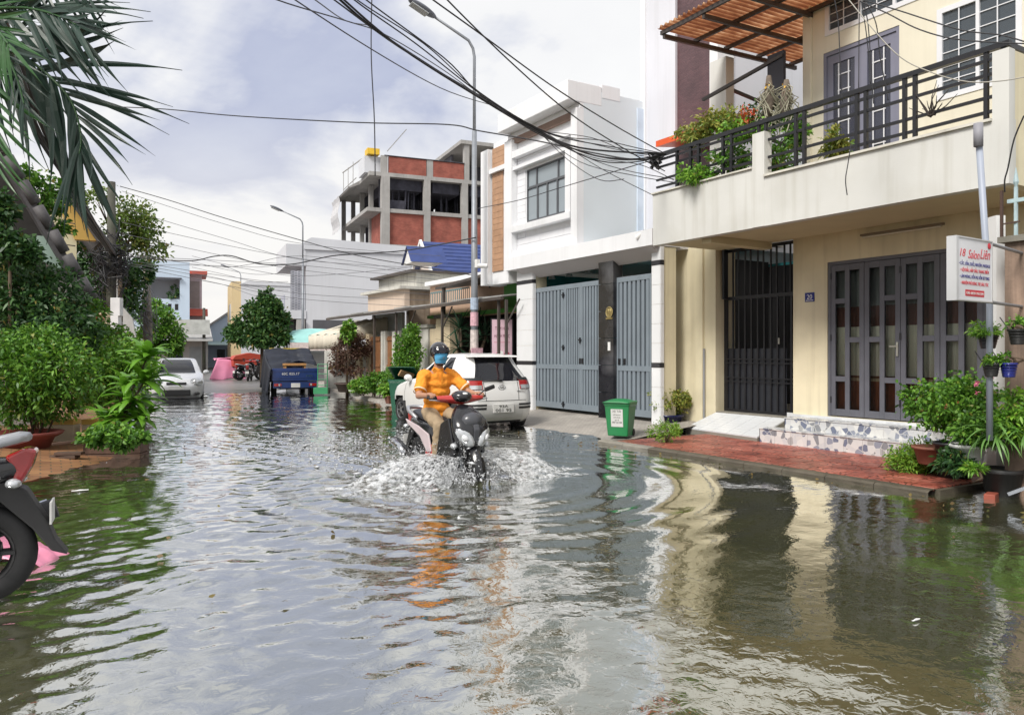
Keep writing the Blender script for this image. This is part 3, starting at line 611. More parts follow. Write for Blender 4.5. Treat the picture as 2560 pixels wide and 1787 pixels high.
bx('wall_panel', mat('black_panel', (.02, .02, .03), .5), YH, 9.9, 9.96, Yu + .01, Yu + .32, 5.35, 6.2)
# neighbour wall seen through the terrace
nb = empty('corrugated_shed', (15, 11, 0), 0, 'grey corrugated metal wall rising behind the plant terrace', 'shed', world=True)
MB().grid(lambda u, v: (15.5 + .02 * math.sin(u * 2 * math.pi * 40), 6.5 + 6 * u, 0 + 7.9 * v), 320, 1).build('sheet_wall', mat('galvanised', (.50, .53, .57), .45, .15, 2, streak=.4, dirt=(.3, .3, .32)), nb, smooth=True)
MB().prism([(8, 4.4), (12.5, 4.4), (12.2, 5.6), (8, 5.2)], 0, 13.8, 14.2).build('green_roof', mat('old_green_sheet', (.10, .17, .14), .6, .3), nb)
# ================================================================== WHITE HOUSE WITH THE GREY GATE
white = mat('white_plaster', (.80, .81, .83), .65, .05, .8, .08, 70, streak=.22, dirt=(.55, .56, .56))
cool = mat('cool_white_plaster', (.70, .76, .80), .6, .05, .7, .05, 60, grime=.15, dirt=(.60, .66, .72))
GH = empty('gated_house', (9.7, 14, .2), 0, 'white two storey house with timber strips above a grey slatted double gate', 'house', world=True)
FX = 9.7; G = lambda x: fy(x, FX)
yC = G(1448); yL = G(1207)            # upper block: right corner, left end
yGl, yGr = 15.72, 10.98               # outer ends of the gate frame
wx = (G(1409), G(1306), 4.56, 5.80)
# upper block walls
holewall(FX + .12, FX + .3, yC + .02, G(1268), 3.9, 6.65, [(wx[0], wx[1], wx[2], wx[3])]).build('front_wall', white, GH)
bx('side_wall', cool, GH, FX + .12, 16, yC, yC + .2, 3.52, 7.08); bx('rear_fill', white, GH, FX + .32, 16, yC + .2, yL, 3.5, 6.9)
bx('side_strip', mat('blue_white_strip', (.62, .72, .84), .5, .12, 3, grime=.5, dirt=(.75, .80, .86)), GH, 11.28, 11.5, yC - .03, yC - .002, 3.52, 6.9)
for (a, b, c, d) in ((yC, yC + .22, 3.55, 6.65), (G(1284), G(1266), 3.55, 6.6)): bx('frame_band', white, GH, FX - .06, FX + .118, a, b, c, d)
bx('frame_band', white, GH, FX - .05, FX + .118, yC + .223, G(1284) - .003, 6.14, 6.3); bx('frame_band', white, GH, FX - .05, FX + .118, yC + .223, G(1284) - .003, 3.55, 3.9)
bx('window_ledge', white, GH, FX - .07, FX + .118, wx[0] - .32, G(1268) - .28, 4.36, 4.5)
bx('window_ledge', white, GH, FX - .03, FX + .118, wx[0] - .28, wx[0] - .09, 4.502, 5.92)
bx('window_ledge', white, GH, FX - .02, FX + .118, wx[0] - .088, G(1268) - .30, 5.86, 5.93)
# boards on the front wall, laid in courses
bd = mat('white_boards', (.78, .79, .82), .55, .05, 2); by = G(1284) - .01
def boards(y0, y1, z0, z1, h=.155, ln=.95, holes=()):
    k = 0; z = z0
    while z < z1 - .03:
        zt = min(z + h, z1); y = y0 - (ln * .5 if k % 2 else 0)
        while y < y1:
            a, b = max(y, y0), min(y + ln, y1)
            segs = [(a, b)]
            for (ha, hb, hc, hd) in holes:
                if zt > hc + .02 and z < hd - .02:
                    segs = [s for (p, q) in segs for s in ((p, min(q, ha)), (max(p, hb), q)) if s[1] - s[0] > .03]
            for (p, q) in segs: bx('board', bd, GH, FX + .10, FX + .119, p + .003, q - .003, z + .003, zt - .004)
            y += ln
        z += h; k += 1
boards(yC + .225, by, 3.905, 6.135, .155, .95, [(wx[0] - .1, wx[1] + .02, wx[2] - .22, wx[3] + .14)])
# window
gfr = mat('grey_aluminium', (.09, .095, .105), .4, .05)
gw = glassmat('pale_window', (.42, .48, .52), .62, .05); h = wx; W_ = h[1] - h[0]; zc = h[2] + .80
cols = [h[0] + W_ * k for k in (0, .26, .50, .74, 1)]
hol = [(cols[i] + .022, cols[i + 1] - .022, h[2] + .04, zc - .02) for i in range(4)] + [(h[0] + .03, h[0] + W_ * .24 - .02, zc + .03, h[3] - .03), (h[0] + W_ * .24 + .02, h[0] + W_ * .76 - .02, zc + .03, h[3] - .03), (h[0] + W_ * .76 + .02, h[1] - .03, zc + .03, h[3] - .03)]
wn = holewall(FX + .13, FX + .19, h[0], h[1], h[2], h[3], hol).build('window', gfr, GH)
for (a, b, c, d) in hol: bx('pane', gw, wn, FX + .16, FX + .166, a - .003, b + .003, c - .003, d + .003)
bx('blind', mat('blind_cloth', (.66, .70, .70), .8), wn, FX + .2, FX + .21, h[0], h[1], h[2], h[3])
# parapet box above, with its sheltered timber strip
bx('parapet_box', white, GH, 9.4, FX + .6, yC - .004, fy(1244, 9.4), 6.77, 7.2, .015)
bx('parapet_cap', white, GH, FX + .61, FX + 1.1, yC - .006, yC + .22, 6.96, 7.24); bx('wall_head', white, GH, FX + .02, FX + .6, yC + .001, G(1268), 6.655, 6.768)
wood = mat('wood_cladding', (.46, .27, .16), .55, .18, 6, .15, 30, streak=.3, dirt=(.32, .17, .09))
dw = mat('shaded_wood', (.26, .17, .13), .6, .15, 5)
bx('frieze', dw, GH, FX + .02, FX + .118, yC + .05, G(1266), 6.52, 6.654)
# left column with upright timber strip in short boards
bx('left_column', white, GH, FX - .06, FX + .5, G(1225) , yL, 3.2, 6.62); bx('left_wall', white, GH, FX + .06, FX + .3, G(1266) + .001, G(1226), 3.2, 6.55)
for k in range(17):
    z = 3.52 + k * .148; bx('timber_board', wood, GH, FX + .03, FX + .058, G(1254), G(1228), z, z + .142)
for k in range(4):
    z = 6.10 + k * .13; bx('timber_board', wood, GH, FX + .03, FX + .058, G(1275) , G(1228), z, z + .124)
bx('frame_band', white, GH, FX - .05, FX + .059, G(1268) + .002, G(1226) - .002, 5.98, 6.09)
# ground floor: splayed header, tiled pillars, marble pier
bx('header_band', white, GH, FX - .2, FX + .5, 10.62, yGl + .1, 3.44, 3.74)
MB().add([(FX - .18, yGr - .3, 3.438), (FX - .18, yGl - .35, 3.438), (9.86, yGl - .35, 3.22), (9.86, yGr - .3, 3.22), (9.9, yGl - .35, 3.436), (9.9, yGr - .3, 3.436), (FX - .1, yGl - .35, 3.4385), (FX - .1, yGr - .3, 3.4385)], [(0, 1, 2, 3), (2, 3, 5, 4), (0, 3, 5, 7), (1, 2, 4, 6), (4, 5, 7, 6), (0, 1, 6, 7)]).build('splayed_header', mat('header_paint', (.62, .60, .61), .7, .04), GH)
bx('terrace_slab', white, GH, FX + .5, 10.55, 10.62, yGl + .1, 3.42, 3.6)
gl = G(1292), G(1331); gr_ = G(1650), G(1629)
tl_ = mat('pillar_tile', (.78, .79, .80), .18, .03); blk = mat('black_band_tile', (.03, .03, .035), .25)
for (a, b) in ((gl[1], gl[0]), (gr_[0], gr_[1])):
    bx('pillar_core', cream, GH, FX + .014, FX + .4, a + .004, b - .004, .05, 3.43)
    z = .12; k = 0
    while z < 3.40:
        band = k in (3, 9); hh = .09 if band else .36
        bx('tile', blk if band else tl_, GH, FX - (.006 if band else 0), FX + .012, a, b, z + .002, min(3.43, z + hh - .003)); 
        bx('tile', blk if band else tl_, GH, FX + .014, FX + .09, a - .012, a - .001 + .004, z + .002, min(3.43, z + hh - .003)); z += hh; k += 1
GX = 9.80; Q = lambda x: fy(x, GX)
mar = mat('black_marble', (.018, .018, .022), .12, .3, 4, grime=.55, dirt=(.16, .16, .17))
my0, my1 = Q(1541), Q(1504)
for k in range(6): bx('marble_panel', mar, GH, GX - .08, GX + .15, my0, my1, .14 + .545 * k, .14 + .545 * k + .537)
ec = at(1524, 783, X=GX - .08); gold = mat('brass_emblem', (.42, .33, .14), .35, .2, metal=.8)
em = MB(); em.lathe([(.002, 0), (.10, 0), (.115, .012), (.10, .02), (.085, .012), (.002, .012)], (ec.x - .002, ec.y, ec.z + .02), 20, Matrix.Rotation(R(-90), 4, 'Y')); em.box(ec.x - .02, ec.x - .001, ec.y - .1, ec.y + .1, ec.z - .12, ec.z - .085)
em.ell((ec.x - .012, ec.y + .03, ec.z + .02), (.012, .03, .07)).ell((ec.x - .012, ec.y - .03, ec.z + .02), (.012, .03, .07)); em.build('emblem', gold, GH)
dbc = at(1524, 865, X=GX - .08); bx('doorbell', wh, GH, dbc.x - .02, dbc.x - .001, dbc.y - .035, dbc.y + .035, dbc.z - .09, dbc.z + .08)
# the gate: frames, rails, and every slat
gp = mat('gate_paint', (.21, .25, .285), .42, .08, 3, .05, 40, streak=.15, dirt=(.13, .15, .17)); gb = mat('gate_back_sheet', (.035, .042, .05), .5, .1)
ztop = 2.97
def leafgate(y0, y1, n):
    f = MB(); f.box(GX, GX + .05, y0, y0 + .05, .25, ztop).box(GX, GX + .05, y1 - .05, y1, .25, ztop)
    for (a, b) in ((.25, .38), (1.12, 1.22), (ztop - .10, ztop)): f.box(GX, GX + .05, y0 + .05, y1 - .05, a, b)
    lf = f.build('gate_leaf', gp, GH)
    bx('back_sheet', gb, lf, GX + .052, GX + .056, y0 + .03, y1 - .03, .3, ztop - .05)
    for i in range(n):
        y = y0 + .05 + (y1 - y0 - .1) * (i + .5) / n; w_ = (y1 - y0 - .1) / n * .30
        for (a, b) in ((.38, 1.12), (1.22, ztop - .1)): bx('slat', gp, lf, GX + .008, GX + .05, y - w_, y + w_, a, b)
    return lf
y_a, y_b, y_c = Q(1336), Q(1452), my1
yb1, ya1 = Q(1412), Q(1336)
l1 = leafgate(Q(1412) + .004, Q(1337), 8); l2 = leafgate(Q(1453) + .004, Q(1412), 6); l3 = leafgate(my1 + .01, Q(1453), 6); l4 = leafgate(Q(1628), my0 - .01, 7)
for lf, y, z in ((l1, Q(1409), 1.6), (l1, Q(1409), 2.75), (l1, Q(1409), .36), (l2, Q(1451), 1.75)): MB().box(GX - .03, GX + .0, y - .015, y + .015, z - .07, z + .05).cyl((GX - .02, y - .05, z), (GX - .02, y + .05, z), .012).build('bolt', black, lf)
for lf, y in ((l2, Q(1450)), (l3, Q(1456)), (l4, Q(1548)), (l4, Q(1561))): bx('lock_plate', black, lf, GX - .004, GX + .007, y - .035, y + .035, 1.24, 1.36)
# teal hall seen over the gate
teal = mat('teal_wall', (.05, .30, .32), .7, .1)
bx('hall_back', teal, GH, 13.5, 13.6, 10.7, 15.9, .1, 3.4); bx('hall_side', teal, GH, 10.3, 13.5, 15.75, 15.8, .1, 3.4)
bx('hall_beam', mat('pale_teal', (.12, .42, .42), .6), GH, 11.4, 11.5, 10.7, 15.7, 3.08, 3.16); bx('hall_beam', MATS['pale_teal'], GH, 10.5, 13.4, 13.4, 13.5, 2.9, 3.0)
for x in (1380, 1423, 1470):
    p = at(x, 694, X=GX + .3); MB().lathe([(.03, .09), (.05, .08), (.085, 0)], (p.x, p.y, 3.18), 12).build('downlight', mat('lamp_steel', (.55, .58, .58), .3, metal=.6), GH)
# cctv on arm at the yellow house end
cv = empty('security_camera', tuple(at(1640, 578, X=9.6)), 0, 'white security camera on a short arm beside the balcony end', 'camera', world=True)
p = at(1608, 587, X=9.55); q = at(1645, 575, X=9.75); MB().bar(q, p + Vector((0, 0, .08)), .025).build('arm', steel, cv); MB().cyl(p + Vector((.02, -.04, .05)), p + Vector((-.05, .12, -.05)), .05, .055).build('housing', wh, cv)

# tower house behind, with the brown tile panel and orange ledge
TX = 11.5; T = lambda x: fy(x, TX)
TW = empty('tower_house', (TX, 12, 3.6), 0, 'tall white house with a brown brick tiled strip and orange ledge', 'house', world=True)
grw = mat('grey_white_plaster', (.66, .67, .72), .7, .05, .8, .08, 60, streak=.28, dirt=(.48, .48, .5))
bx('white_pier', grw, TW, TX, TX + .5, T(1688), T(1607), 3.61, 14); bx('corner_strip', white, TW, TX - .04, TX + .3, T(1616) , T(1604), 3.61, 14)
bx('body', grw, TW, TX + .5, TX + 5, T(1790), T(1607), 3.61, 14)
btm = brickmat(bpy.data.materials.new('brown_brick_tile'), (.105, .055, .062), (.14, .075, .082), (.06, .035, .04), 5.0, .35, .5, .16, .5, .012, axis=(1, 2))
bx('tile_strip', btm, TW, TX + .06, TX + .49, T(1772), T(1688) - .002, 4.9, 14); bx('end_pier', white, TW, TX + .02, TX + .49, T(1792), T(1772) - .002, 3.61, 14)
a, b = at(1655, 358, X=10.9), at(1768, 322, X=10.9)
MB().add([(10.75, a.y + .02, a.z - .1), (10.75, b.y - .6, a.z - .1), (11.5, b.y - .6, a.z + .0), (11.5, a.y + .02, a.z + .0), (10.75, a.y + .02, a.z + .02), (10.75, b.y - .6, a.z + .02), (11.5, b.y - .6, a.z + .12), (11.5, a.y + .02, a.z + .12)], [(0, 1, 2, 3), (7, 6, 5, 4), (0, 4, 5, 1), (1, 5, 6, 2), (2, 6, 7, 3), (3, 7, 4, 0)]).build('orange_ledge', mat('orange_paint', (.72, .10, .02), .45, .08), TW)
bx('terrace_wall', white, TW, 10.6, 10.75, 10.65, 11.1, 3.61, 4.5); bx('small_window', mat('brown_wood', (.18, .06, .035), .6), TW, 10.56, 10.6, 10.72, 10.98, 3.75, 4.3); bx('awning_bar', black, TW, 10.3, 10.6, 10.62, 11.2, 4.5, 4.54)

# ================================================================== FLOWER SHOP YARD
peach = mat('peach_plaster', (.66, .45, .33), .75, .08, 1.5, .1, 60, streak=.3, dirt=(.4, .27, .2))
FS = empty('flower_shop', (11.4, 19, .2), 0, 'peach walled flower shop with bright green fascia behind the lamp post', 'shop', world=True)
X0 = 11.4; F = lambda x: fy(x, X0)
y0_, y1_ = 17.3, F(1075)
holewall(X0, X0 + .2, y0_, y1_, .1, 3.75, [(y0_ + .2, y1_ - .5, .1, 2.62)]).build('front_wall', peach, FS); bx('roof_slab', white, FS, X0 - .2, 16, y0_, y1_, 3.76, 3.9)
green = mat('green_fascia', (.10, .42, .07), .5, .1); bx('green_fascia', green, FS, X0 - .25, X0 - .004, y0_, y1_ - .3, 2.64, 2.74); bx('green_panel', green, FS, X0 - .03, X0 - .004, y0_, F(1262), 2.742, 3.7)
bx('shop_room', dark, FS, 14, 14.1, y0_, y1_, .1, 3.7); bx('shop_room_side', mat('brown_room', (.10, .08, .07), .8), FS, X0 + .2, 14, y1_ - .4, y1_ - .3, .1, 3.7)
ry0, ry1 = F(1208), F(1110); lb_ = mat('teal_rail', (.10, .20, .22), .5)
rl = MB(); rl.box(X0 - .5, X0 - .46, ry0, ry1, 3.42, 3.46).box(X0 - .5, X0 - .46, ry0, ry1, 3.02, 3.06)
for i in range(22): y = ry0 + (ry1 - ry0) * i / 21; rl.box(X0 - .49, X0 - .47, y - .012, y + .012, 3.06, 3.42)
rl.build('balustrade', lb_, FS)
for k in range(6):
    p = at(1225 + k * 17, 722, X=X0 - .01); bx('hook', black, FS, X0 - .04, X0 - .005, p.y - .02, p.y + .02, 3.42, 3.56)
# canopies along the front: long low eave, and an upper one by the white house
cand = mat('canopy_steel', (.075, .062, .055), .55, .25, 4, grime=.4, dirt=(.16, .12, .09)); zinc = mat('zinc_sheet', (.40, .40, .39), .5, .2, 3, grime=.4, dirt=(.22, .19, .16))
CN = empty('long_canopy', (9.5, 22, 2.8), 0, 'long low brown metal canopy on slim posts in front of the yards', 'canopy', world=True)
ya, yb = 15.9, fy(820, 9.5)
n = 10
for k in range(n):
    a, b = ya + (yb - ya) * k / n, ya + (yb - ya) * (k + 1) / n - .01
    sg = .03 * math.sin(k * 2.1); MB().add([(9.45, a, 2.84 + sg), (9.45, b, 2.84 + sg), (11.2, b, 3.06), (11.2, a, 3.06), (9.45, a, 2.87 + sg), (9.45, b, 2.87 + sg), (11.2, b, 3.09), (11.2, a, 3.09)], BOXF and [(0, 1, 2, 3), (7, 6, 5, 4), (0, 4, 5, 1), (1, 5, 6, 2), (2, 6, 7, 3), (3, 7, 4, 0)]).build('roof_sheet', zinc, CN)
bx('eave_beam', cand, CN, 9.42, 9.5, ya, yb, 2.76, 2.835)
for x in (1246, 1265, 1105, 1018, 990, 935):
    y = fy(x, 9.55); bx('post', cand, CN, 9.53, 9.59, y - .03, y + .03, .15, 2.76)
for x in (1265, 1105, 1018): y = fy(x, 9.55); MB().bar((9.56, y - .05, 2.2), (9.56, y - .6, 2.74), .03).build('brace', cand, CN)
UC = empty('upper_canopy', (10.2, 18, 3.5), 0, 'short dark steel canopy above the flower shop rail', 'canopy', world=True)
p, q = at(1290, 668, X=10.0), at(1088, 724, X=10.0)
MB().add([(10.0, p.y, p.z), (10.0, q.y, q.z), (11.9, q.y, q.z + .25), (11.9, p.y, p.z + .25), (10.0, p.y, p.z + .07), (10.0, q.y, q.z + .07), (11.9, q.y, q.z + .32), (11.9, p.y, p.z + .32)], [(0, 1, 2, 3), (7, 6, 5, 4), (0, 4, 5, 1), (1, 5, 6, 2), (2, 6, 7, 3), (3, 7, 4, 0)]).build('canopy_slab', cand, UC)
yy = fy(1110, 10.1); bx('canopy_post', cand, UC, 10.05, 10.13, yy - .05, yy + .05, 2.5, q.z + .1)
# pillars and fence walls of the yards
creamp = mat('cream_pillar', (.66, .55, .38), .7, .12, 3, .1, 60, streak=.4, dirt=(.34, .27, .18)); oldw = mat('stained_white', (.58, .57, .52), .75, .12, 3, .15, 50, streak=.5, dirt=(.28, .26, .22))
rust = mat('rusty_plaster', (.38, .30, .22), .85, .3, 3, .3, 40, streak=.6, dirt=(.16, .10, .06), grime=.6)
FN = empty('yard_fence', (10, 24, .1), 0, 'stained cream fence wall with pillars between the yard doors', 'fence', world=True)
for (x0, x1, yt, m, cap) in ((1093, 1128, 795, creamp, 1), (1078, 1093, 822, creamp, 0), (1041, 1074, 820, oldw, 1), (983, 1000, 828, oldw, 0), (955, 966, 828, oldw, 0), (918, 925, 835, creamp, 0), (890, 902, 872, creamp, 1)):
    a, b = fy(x1, 10.0), fy(x0, 10.0); zt = at((x0 + x1) / 2, yt, X=10.0).z
    bx('pillar', m, FN, 9.95, 10.25, a, b, .1, zt, .01)
    if cap: bx('pillar_cap', cand if x0 == 1093 else m, FN, 9.9, 10.3, a - .04, b + .04, zt - .0, zt + .1)
a, b = fy(1092, 10.1), fy(800, 10.1); bx('fence_wall', oldw, FN, 10.08, 10.2, b * 0 + a, fy(1001, 10.1), .1, 1.75); bx('fence_wall', oldw, FN, 10.08, 10.2, fy(925, 10.1), fy(812, 10.1), .1, 1.6)
WD = empty('wooden_gate', (10.05, 25, .1), 0, 'brown wooden plank gate set in the stained yard fence', 'gate', world=True)
wdm = mat('brown_planks', (.27, .125, .055), .55, .2, 5, .2, 30, streak=.3, dirt=(.16, .07, .03))
for (x0, x1, yt) in ((967, 1000, 840), (926, 955, 842)):
    a, b = fy(x1, 10.1), fy(x0, 10.1); zt = at((x0 + x1) / 2, yt, X=10.1).z; nn = 5
    for k in range(nn): bx('plank', wdm, WD, 10.04, 10.07, a + (b - a) * k / nn + .004, a + (b - a) * (k + 1) / nn - .004, .16, zt)
    for z in (.3, 1.0, zt - .15): bx('cross_rail', wdm, WD, 10.01, 10.038, a, b, z, z + .09)
# older sheds behind the fence
SH = empty('old_shed', (10.9, 27, 0), 0, 'flat roofed shed with cream front panel and rust stained side wall', 'shed', world=True)
cr = at(1011, 722, X=10.9); yl_ = fy(920, 10.9)
bx('front_panel', mat('dull_cream', (.62, .50, .40), .7, .08, 1, streak=.2, dirt=(.4, .3, .22)), SH, 10.9, 11.1, cr.y, yl_, 3.0, cr.z); bx('side_wall', rust, SH, 11.1, 17, cr.y + .02, cr.y + .2, .1, cr.z - .05); bx('roof_slab', oldw, SH, 10.7, 17, cr.y - .1, yl_ + .3, cr.z, cr.z + .1)
bx('lower_wall', mat('blue_grey_sheet', (.50, .56, .60), .6, .1), SH, 10.95, 11.05, cr.y + .3, yl_ - .3, .1, 2.95)
bx('upper_block', oldw, SH, 11.9, 16, cr.y + 1.2, yl_ + 1.4, cr.z + .1, cr.z + .75); bx('upper_roof', cand, SH, 11.6, 16.2, cr.y + 1.0, yl_ + 1.6, cr.z + .75, cr.z + .83)
# beige cloth awning
AW = empty('cloth_awning', (9, 30, 2.4), 0, 'beige cloth awning with hanging valance beyond the red leaved bonsai', 'awning', world=True)
clo = mat('awning_cloth', (.62, .57, .47), .85, .1, 2, streak=.3, dirt=(.35, .3, .24))
A0, A1 = at(772, 822, X=8.9), at(852, 800, X=8.9)
xw = 8.9 + bend(28)*0
MB().sheet(lambda u, v: (8.9 + 1.9 * v + .3 * u * 0, 26.3 + 3.4 * u, 2.15 + .62 * v + .03 * math.sin(u * 22)), 24, 3, (0, 0, .015)).build('awning_top', clo, AW, smooth=True)
MB().sheet(lambda u, v: (8.9 - .02 * v + .03 * math.sin(u * 40) * v, 26.3 + 3.4 * u, 2.15 - .52 * v), 60, 2, (.01, 0, 0)).build('valance', clo, AW, smooth=True)
MB().sheet(lambda u, v: (8.9 + 1.9 * u, 26.28 + .02 * math.sin(u * 30) * v, 2.15 + .62 * u - .5 * v), 30, 2, (0, .01, 0)).build('valance', clo, AW, smooth=True)
# ================================================================== BUILDINGS DOWN THE STREET (street turns 8.4 degrees right)
RZ = -R(8.4)
def loc(name, x, d, label, cat='house', group=None, z=0, rz=RZ):
    p = at(x, d=d); return empty(name, (p.x, p.y, z), rz, label, cat, group)
gwall = mat('far_white_wall', (.60, .615, .655), .75, .06, .5, .05, 30, streak=.22, dirt=(.5, .5, .52))
greyp = mat('grey_plaster', (.42, .41, .40), .8, .12, .8, .1, 30, streak=.35, dirt=(.22, .21, .2))
dglass = glassmat('far_glass', (.04, .05, .06), .8, .05)
def win(root, axis, c, a, b, z0, z1, fm=None, n=2):
    """window let into a local wall plane; axis 'x': plane x=c spanning y a..b"""
    hs = [(a + (b - a) * i / n + .04, a + (b - a) * (i + 1) / n - .04, z0 + .05, z1 - .05) for i in range(n)]
    f = holewall(c - .05, c + .03, a, b, z0, z1, hs, axis=axis).build('window', fm or wf, root)
    for (p, q, r, s) in hs: (MB().box(c - .015, c - .005, p, q, r, s) if axis == 'x' else MB().box(p, q, c - .015, c - .005, r, s)).build('pane', dglass, f)
    return f
# long white building
LW = loc('long_white_building', 765, 46, 'long white two storey building with blank side wall and projecting upper box')
MB().box(0, 14, 0, 5.2, 0, 7.7).build('wall', gwall, LW)
MB().prism([(-.12, 7.7), (-.12, 8.15), (.3, 8.42), (13, 7.95), (14, 7.95), (14, 7.7)], 1, -.1, 5.3).build('parapet', gwall, LW)
MB().box(-1.15, -.005, -.02, 5.2, 6.7, 7.98).build('upper_box', gwall, LW); MB().box(-1.3, -.005, -.05, 5.2, 3.55, 4.05).build('balcony_slab', gwall, LW)
lat = brickmat(bpy.data.materials.new('lattice_screen'), (.45, .46, .52), (.55, .56, .62), (.2, .21, .25), 6, .6, .3, .3, .4, .05, axis=(1, 2))
MB().box(-.9, -.2, -.04, .0, 4.06, 6.4).build('lattice_screen', lat, LW); MB().box(-1.25, -1.2, .1, 5.2, 4.06, 4.95).build('balcony_rail', mat('blue_grey_rail', (.42, .44, .52), .5), LW)
win(LW, 'x', -.01, 1.2, 3.8, 4.3, 6.3, n=3); MB().box(-.6, -.2, .5, 5, 0, 3.5).build('shop_front', dark, LW)
MB().box(.4, 3.4, -.03, -.002, 3.0, 3.5).build('eave_shadow_board', mat('eave_shadow_tone', (.09, .09, .1), .8), LW)  # dark strip drawn in as the shadow under an eave
MB().box(-.55, -.1, -.2, .25, 0, 3.5).build('column', greyp, LW)
# small kiosk with teal dome awning
KS = loc('street_kiosk', 770, 39, 'small white kiosk with rounded teal awning and roller shutter', 'kiosk')
MB().box(-.8, 1.5, 0, 1.6, 0, 2.0).build('kiosk_body', gwall, KS)
MB().grid(lambda u, v: (-1 + 2.7 * u, -.9 + 1.0 * v, 2.0 + .75 * math.sin(v * 1.57) * (1 - .25 * (2 * u - 1) ** 2)), 12, 6).build('dome_awning', mat('teal_awning', (.30, .58, .56), .6), KS, smooth=True)
MB().box(-1, 1.7, -.92, -.88, 1.62, 2.02).build('sign_band', mat('pink_white_band', (.72, .62, .60), .6, .2, 8), KS); MB().box(-.4, 1.2, -.03, -.002, .1, 1.55).build('shutter', mat('grey_shutter', (.33, .34, .36), .5, .1), KS)
for q in range(10): MB().box(-.4, 1.2, -.045, -.032, .12 + q * .145, .14 + q * .145).build('shutter_rib', MATS['grey_shutter'], KS)
# brick building still under construction
redb = brickmat(bpy.data.materials.new('red_brick'), (.30, .075, .055), (.37, .105, .075), (.27, .13, .10), 2.4, .85, .5, .17, .3, .015, axis=None)
def brick2(m, ang):
    t = m.node_tree; br = [n for n in t.nodes if n.type == 'TEX_BRICK'][0]; g = [n for n in t.nodes if n.type == 'NEW_GEOMETRY'][0]
    sp = t.nodes.new('ShaderNodeSeparateXYZ'); t.links.new(g.outputs['Position'], sp.inputs[0]); cb = t.nodes.new('ShaderNodeCombineXYZ'); t.links.new(mth(t, 'ADD', sp.outputs[0], sp.outputs[1]), cb.inputs[0]); t.links.new(sp.outputs[2], cb.inputs[1]); t.links.new(cb.outputs[0], br.inputs['Vector'])
brick2(redb, 0)
cgrey = mat('raw_concrete', (.36, .35, .34), .85, .18, 1, .2, 20, streak=.4, dirt=(.2, .19, .18)); shd = mat('dark_slab', (.10, .10, .12), .9)
CB = loc('construction_building', 952, 70, 'unfinished red brick building with grey concrete frame and open floors', 'building')
FH = 3.25; z0 = at(952, 521, d=70).z; lv = [z0 - 2 * FH, z0 - FH, z0, z0 + FH]     # slab levels
colx = [0, 4.3, 8.0, 11.4, 15]; colv = [0, 4.2, 7.2]
for z in lv[1:]:
    MB().box(-1.1 if z == lv[-1] else -.5, 15.2, -.25, 13, z - .35, z).build('floor_slab', cgrey, CB)
MB().prism([(-2.0, lv[3] - .75), (-1.1, lv[3] - .36), (-1.1, lv[3] - .02), (-2.1, lv[3] - .62)], 1, 4, 13).build('projecting_slab', cgrey, CB)
MB().box(-1.3, -.51, -.25, 12, lv[2] - .34, lv[2] - .01).build('balcony_slab', cgrey, CB)
for i, x in enumerate(colx):
    MB().box(x - (.0 if i == 0 else .28), x + (.75 if i == 0 else .3), -.35, .25, 0, lv[3] - .35).build('column', cgrey, CB)
    if i: MB().box(x - .25, x + .25, 12.2, 12.6, 0, lv[3] - .35).build('column', cgrey, CB)
for (x, y) in ((0, 4), (0, 8), (0, 12.4), (-1.0, 12.4), (4.3, 12), (8, 12)): MB().box(x - .2, x + .2, y - .2, y + .2, 0, lv[3] - .4).build('column', cgrey, CB)
for k in (0, 1):                                                # brick walls up to the open floor
    for a, b in zip(colx, colx[1:]):
        MB().box(a + (.76 if a == 0 else .31), b - .29, -.05, .15, max(0, lv[k] - .0), lv[k + 1] - .351).build('brick_infill', redb, CB)
for a, b in zip(colx[:2], (4.3, 8.0)):
    MB().box(a + (.7 if a == 0 else .05), b - .05, -.15, .1, lv[3] + .002, lv[3] + 1.5).build('brick_parapet', redb, CB); MB().box(a, a + .6, -.17, .12, lv[3] + .002, lv[3] + 1.55).build('parapet_column', cgrey, CB)
MB().box(8.0, 8.5, -.17, .3, lv[3] + .002, lv[3] + 3.4).build('parapet_column', cgrey, CB); MB().box(7.6, 15.5, -.3, 12, lv[3] + 3.4, lv[3] + 3.75).build('roof_slab', cgrey, CB)
MB().box(8.1, 8.3, 4, 8, lv[3] + .002, lv[3] + 3.39).build('stair_wall', shd, CB); MB().box(8.1, 15, 8, 8.2, lv[3] + 1.2, lv[3] + 3.39).build('stair_wall', shd, CB); MB().box(12, 12.4, -.17, .3, lv[3] + .002, lv[3] + 3.4).build('column', cgrey, CB)
MB().box(.3, 8, -.24, .14, lv[3] + 1.552, lv[3] + 1.6).build('coping', shd, CB)
g = random.Random(3); ply = mat('shutter_ply', (.055, .055, .075), .9, .4, 2)
for i in range(150):                                             # props holding up the wet slabs
    x, y = g.uniform(.2, 14.6), g.uniform(.6, 12); MB().cyl((x, y, lv[2]), (x + g.uniform(-.1, .1), y, lv[3] - .35), .085, n=5).build('prop', ply, CB)
for a, b in zip(colx, colx[1:]): MB().box(a + .76, b - .3, .5, 11.5, lv[3] - 1.35, lv[3] - .352).build('formwork', ply, CB)
for x, wd, zz in ((11.2, 1.6, 1.9), (.9, 1.4, 0)): MB().box(x, x + wd, .3, .34, lv[2], lv[2] + (2.2 if zz else .9)).build('board_screen', ply, CB)
MB().box(.6, 14, 9, 9.2, lv[1], lv[2] - .36).build('back_wall', shd, CB); MB().box(-.02, .2, .3, 3.7, lv[1], lv[2] - .36).build('side_infill', redb, CB)
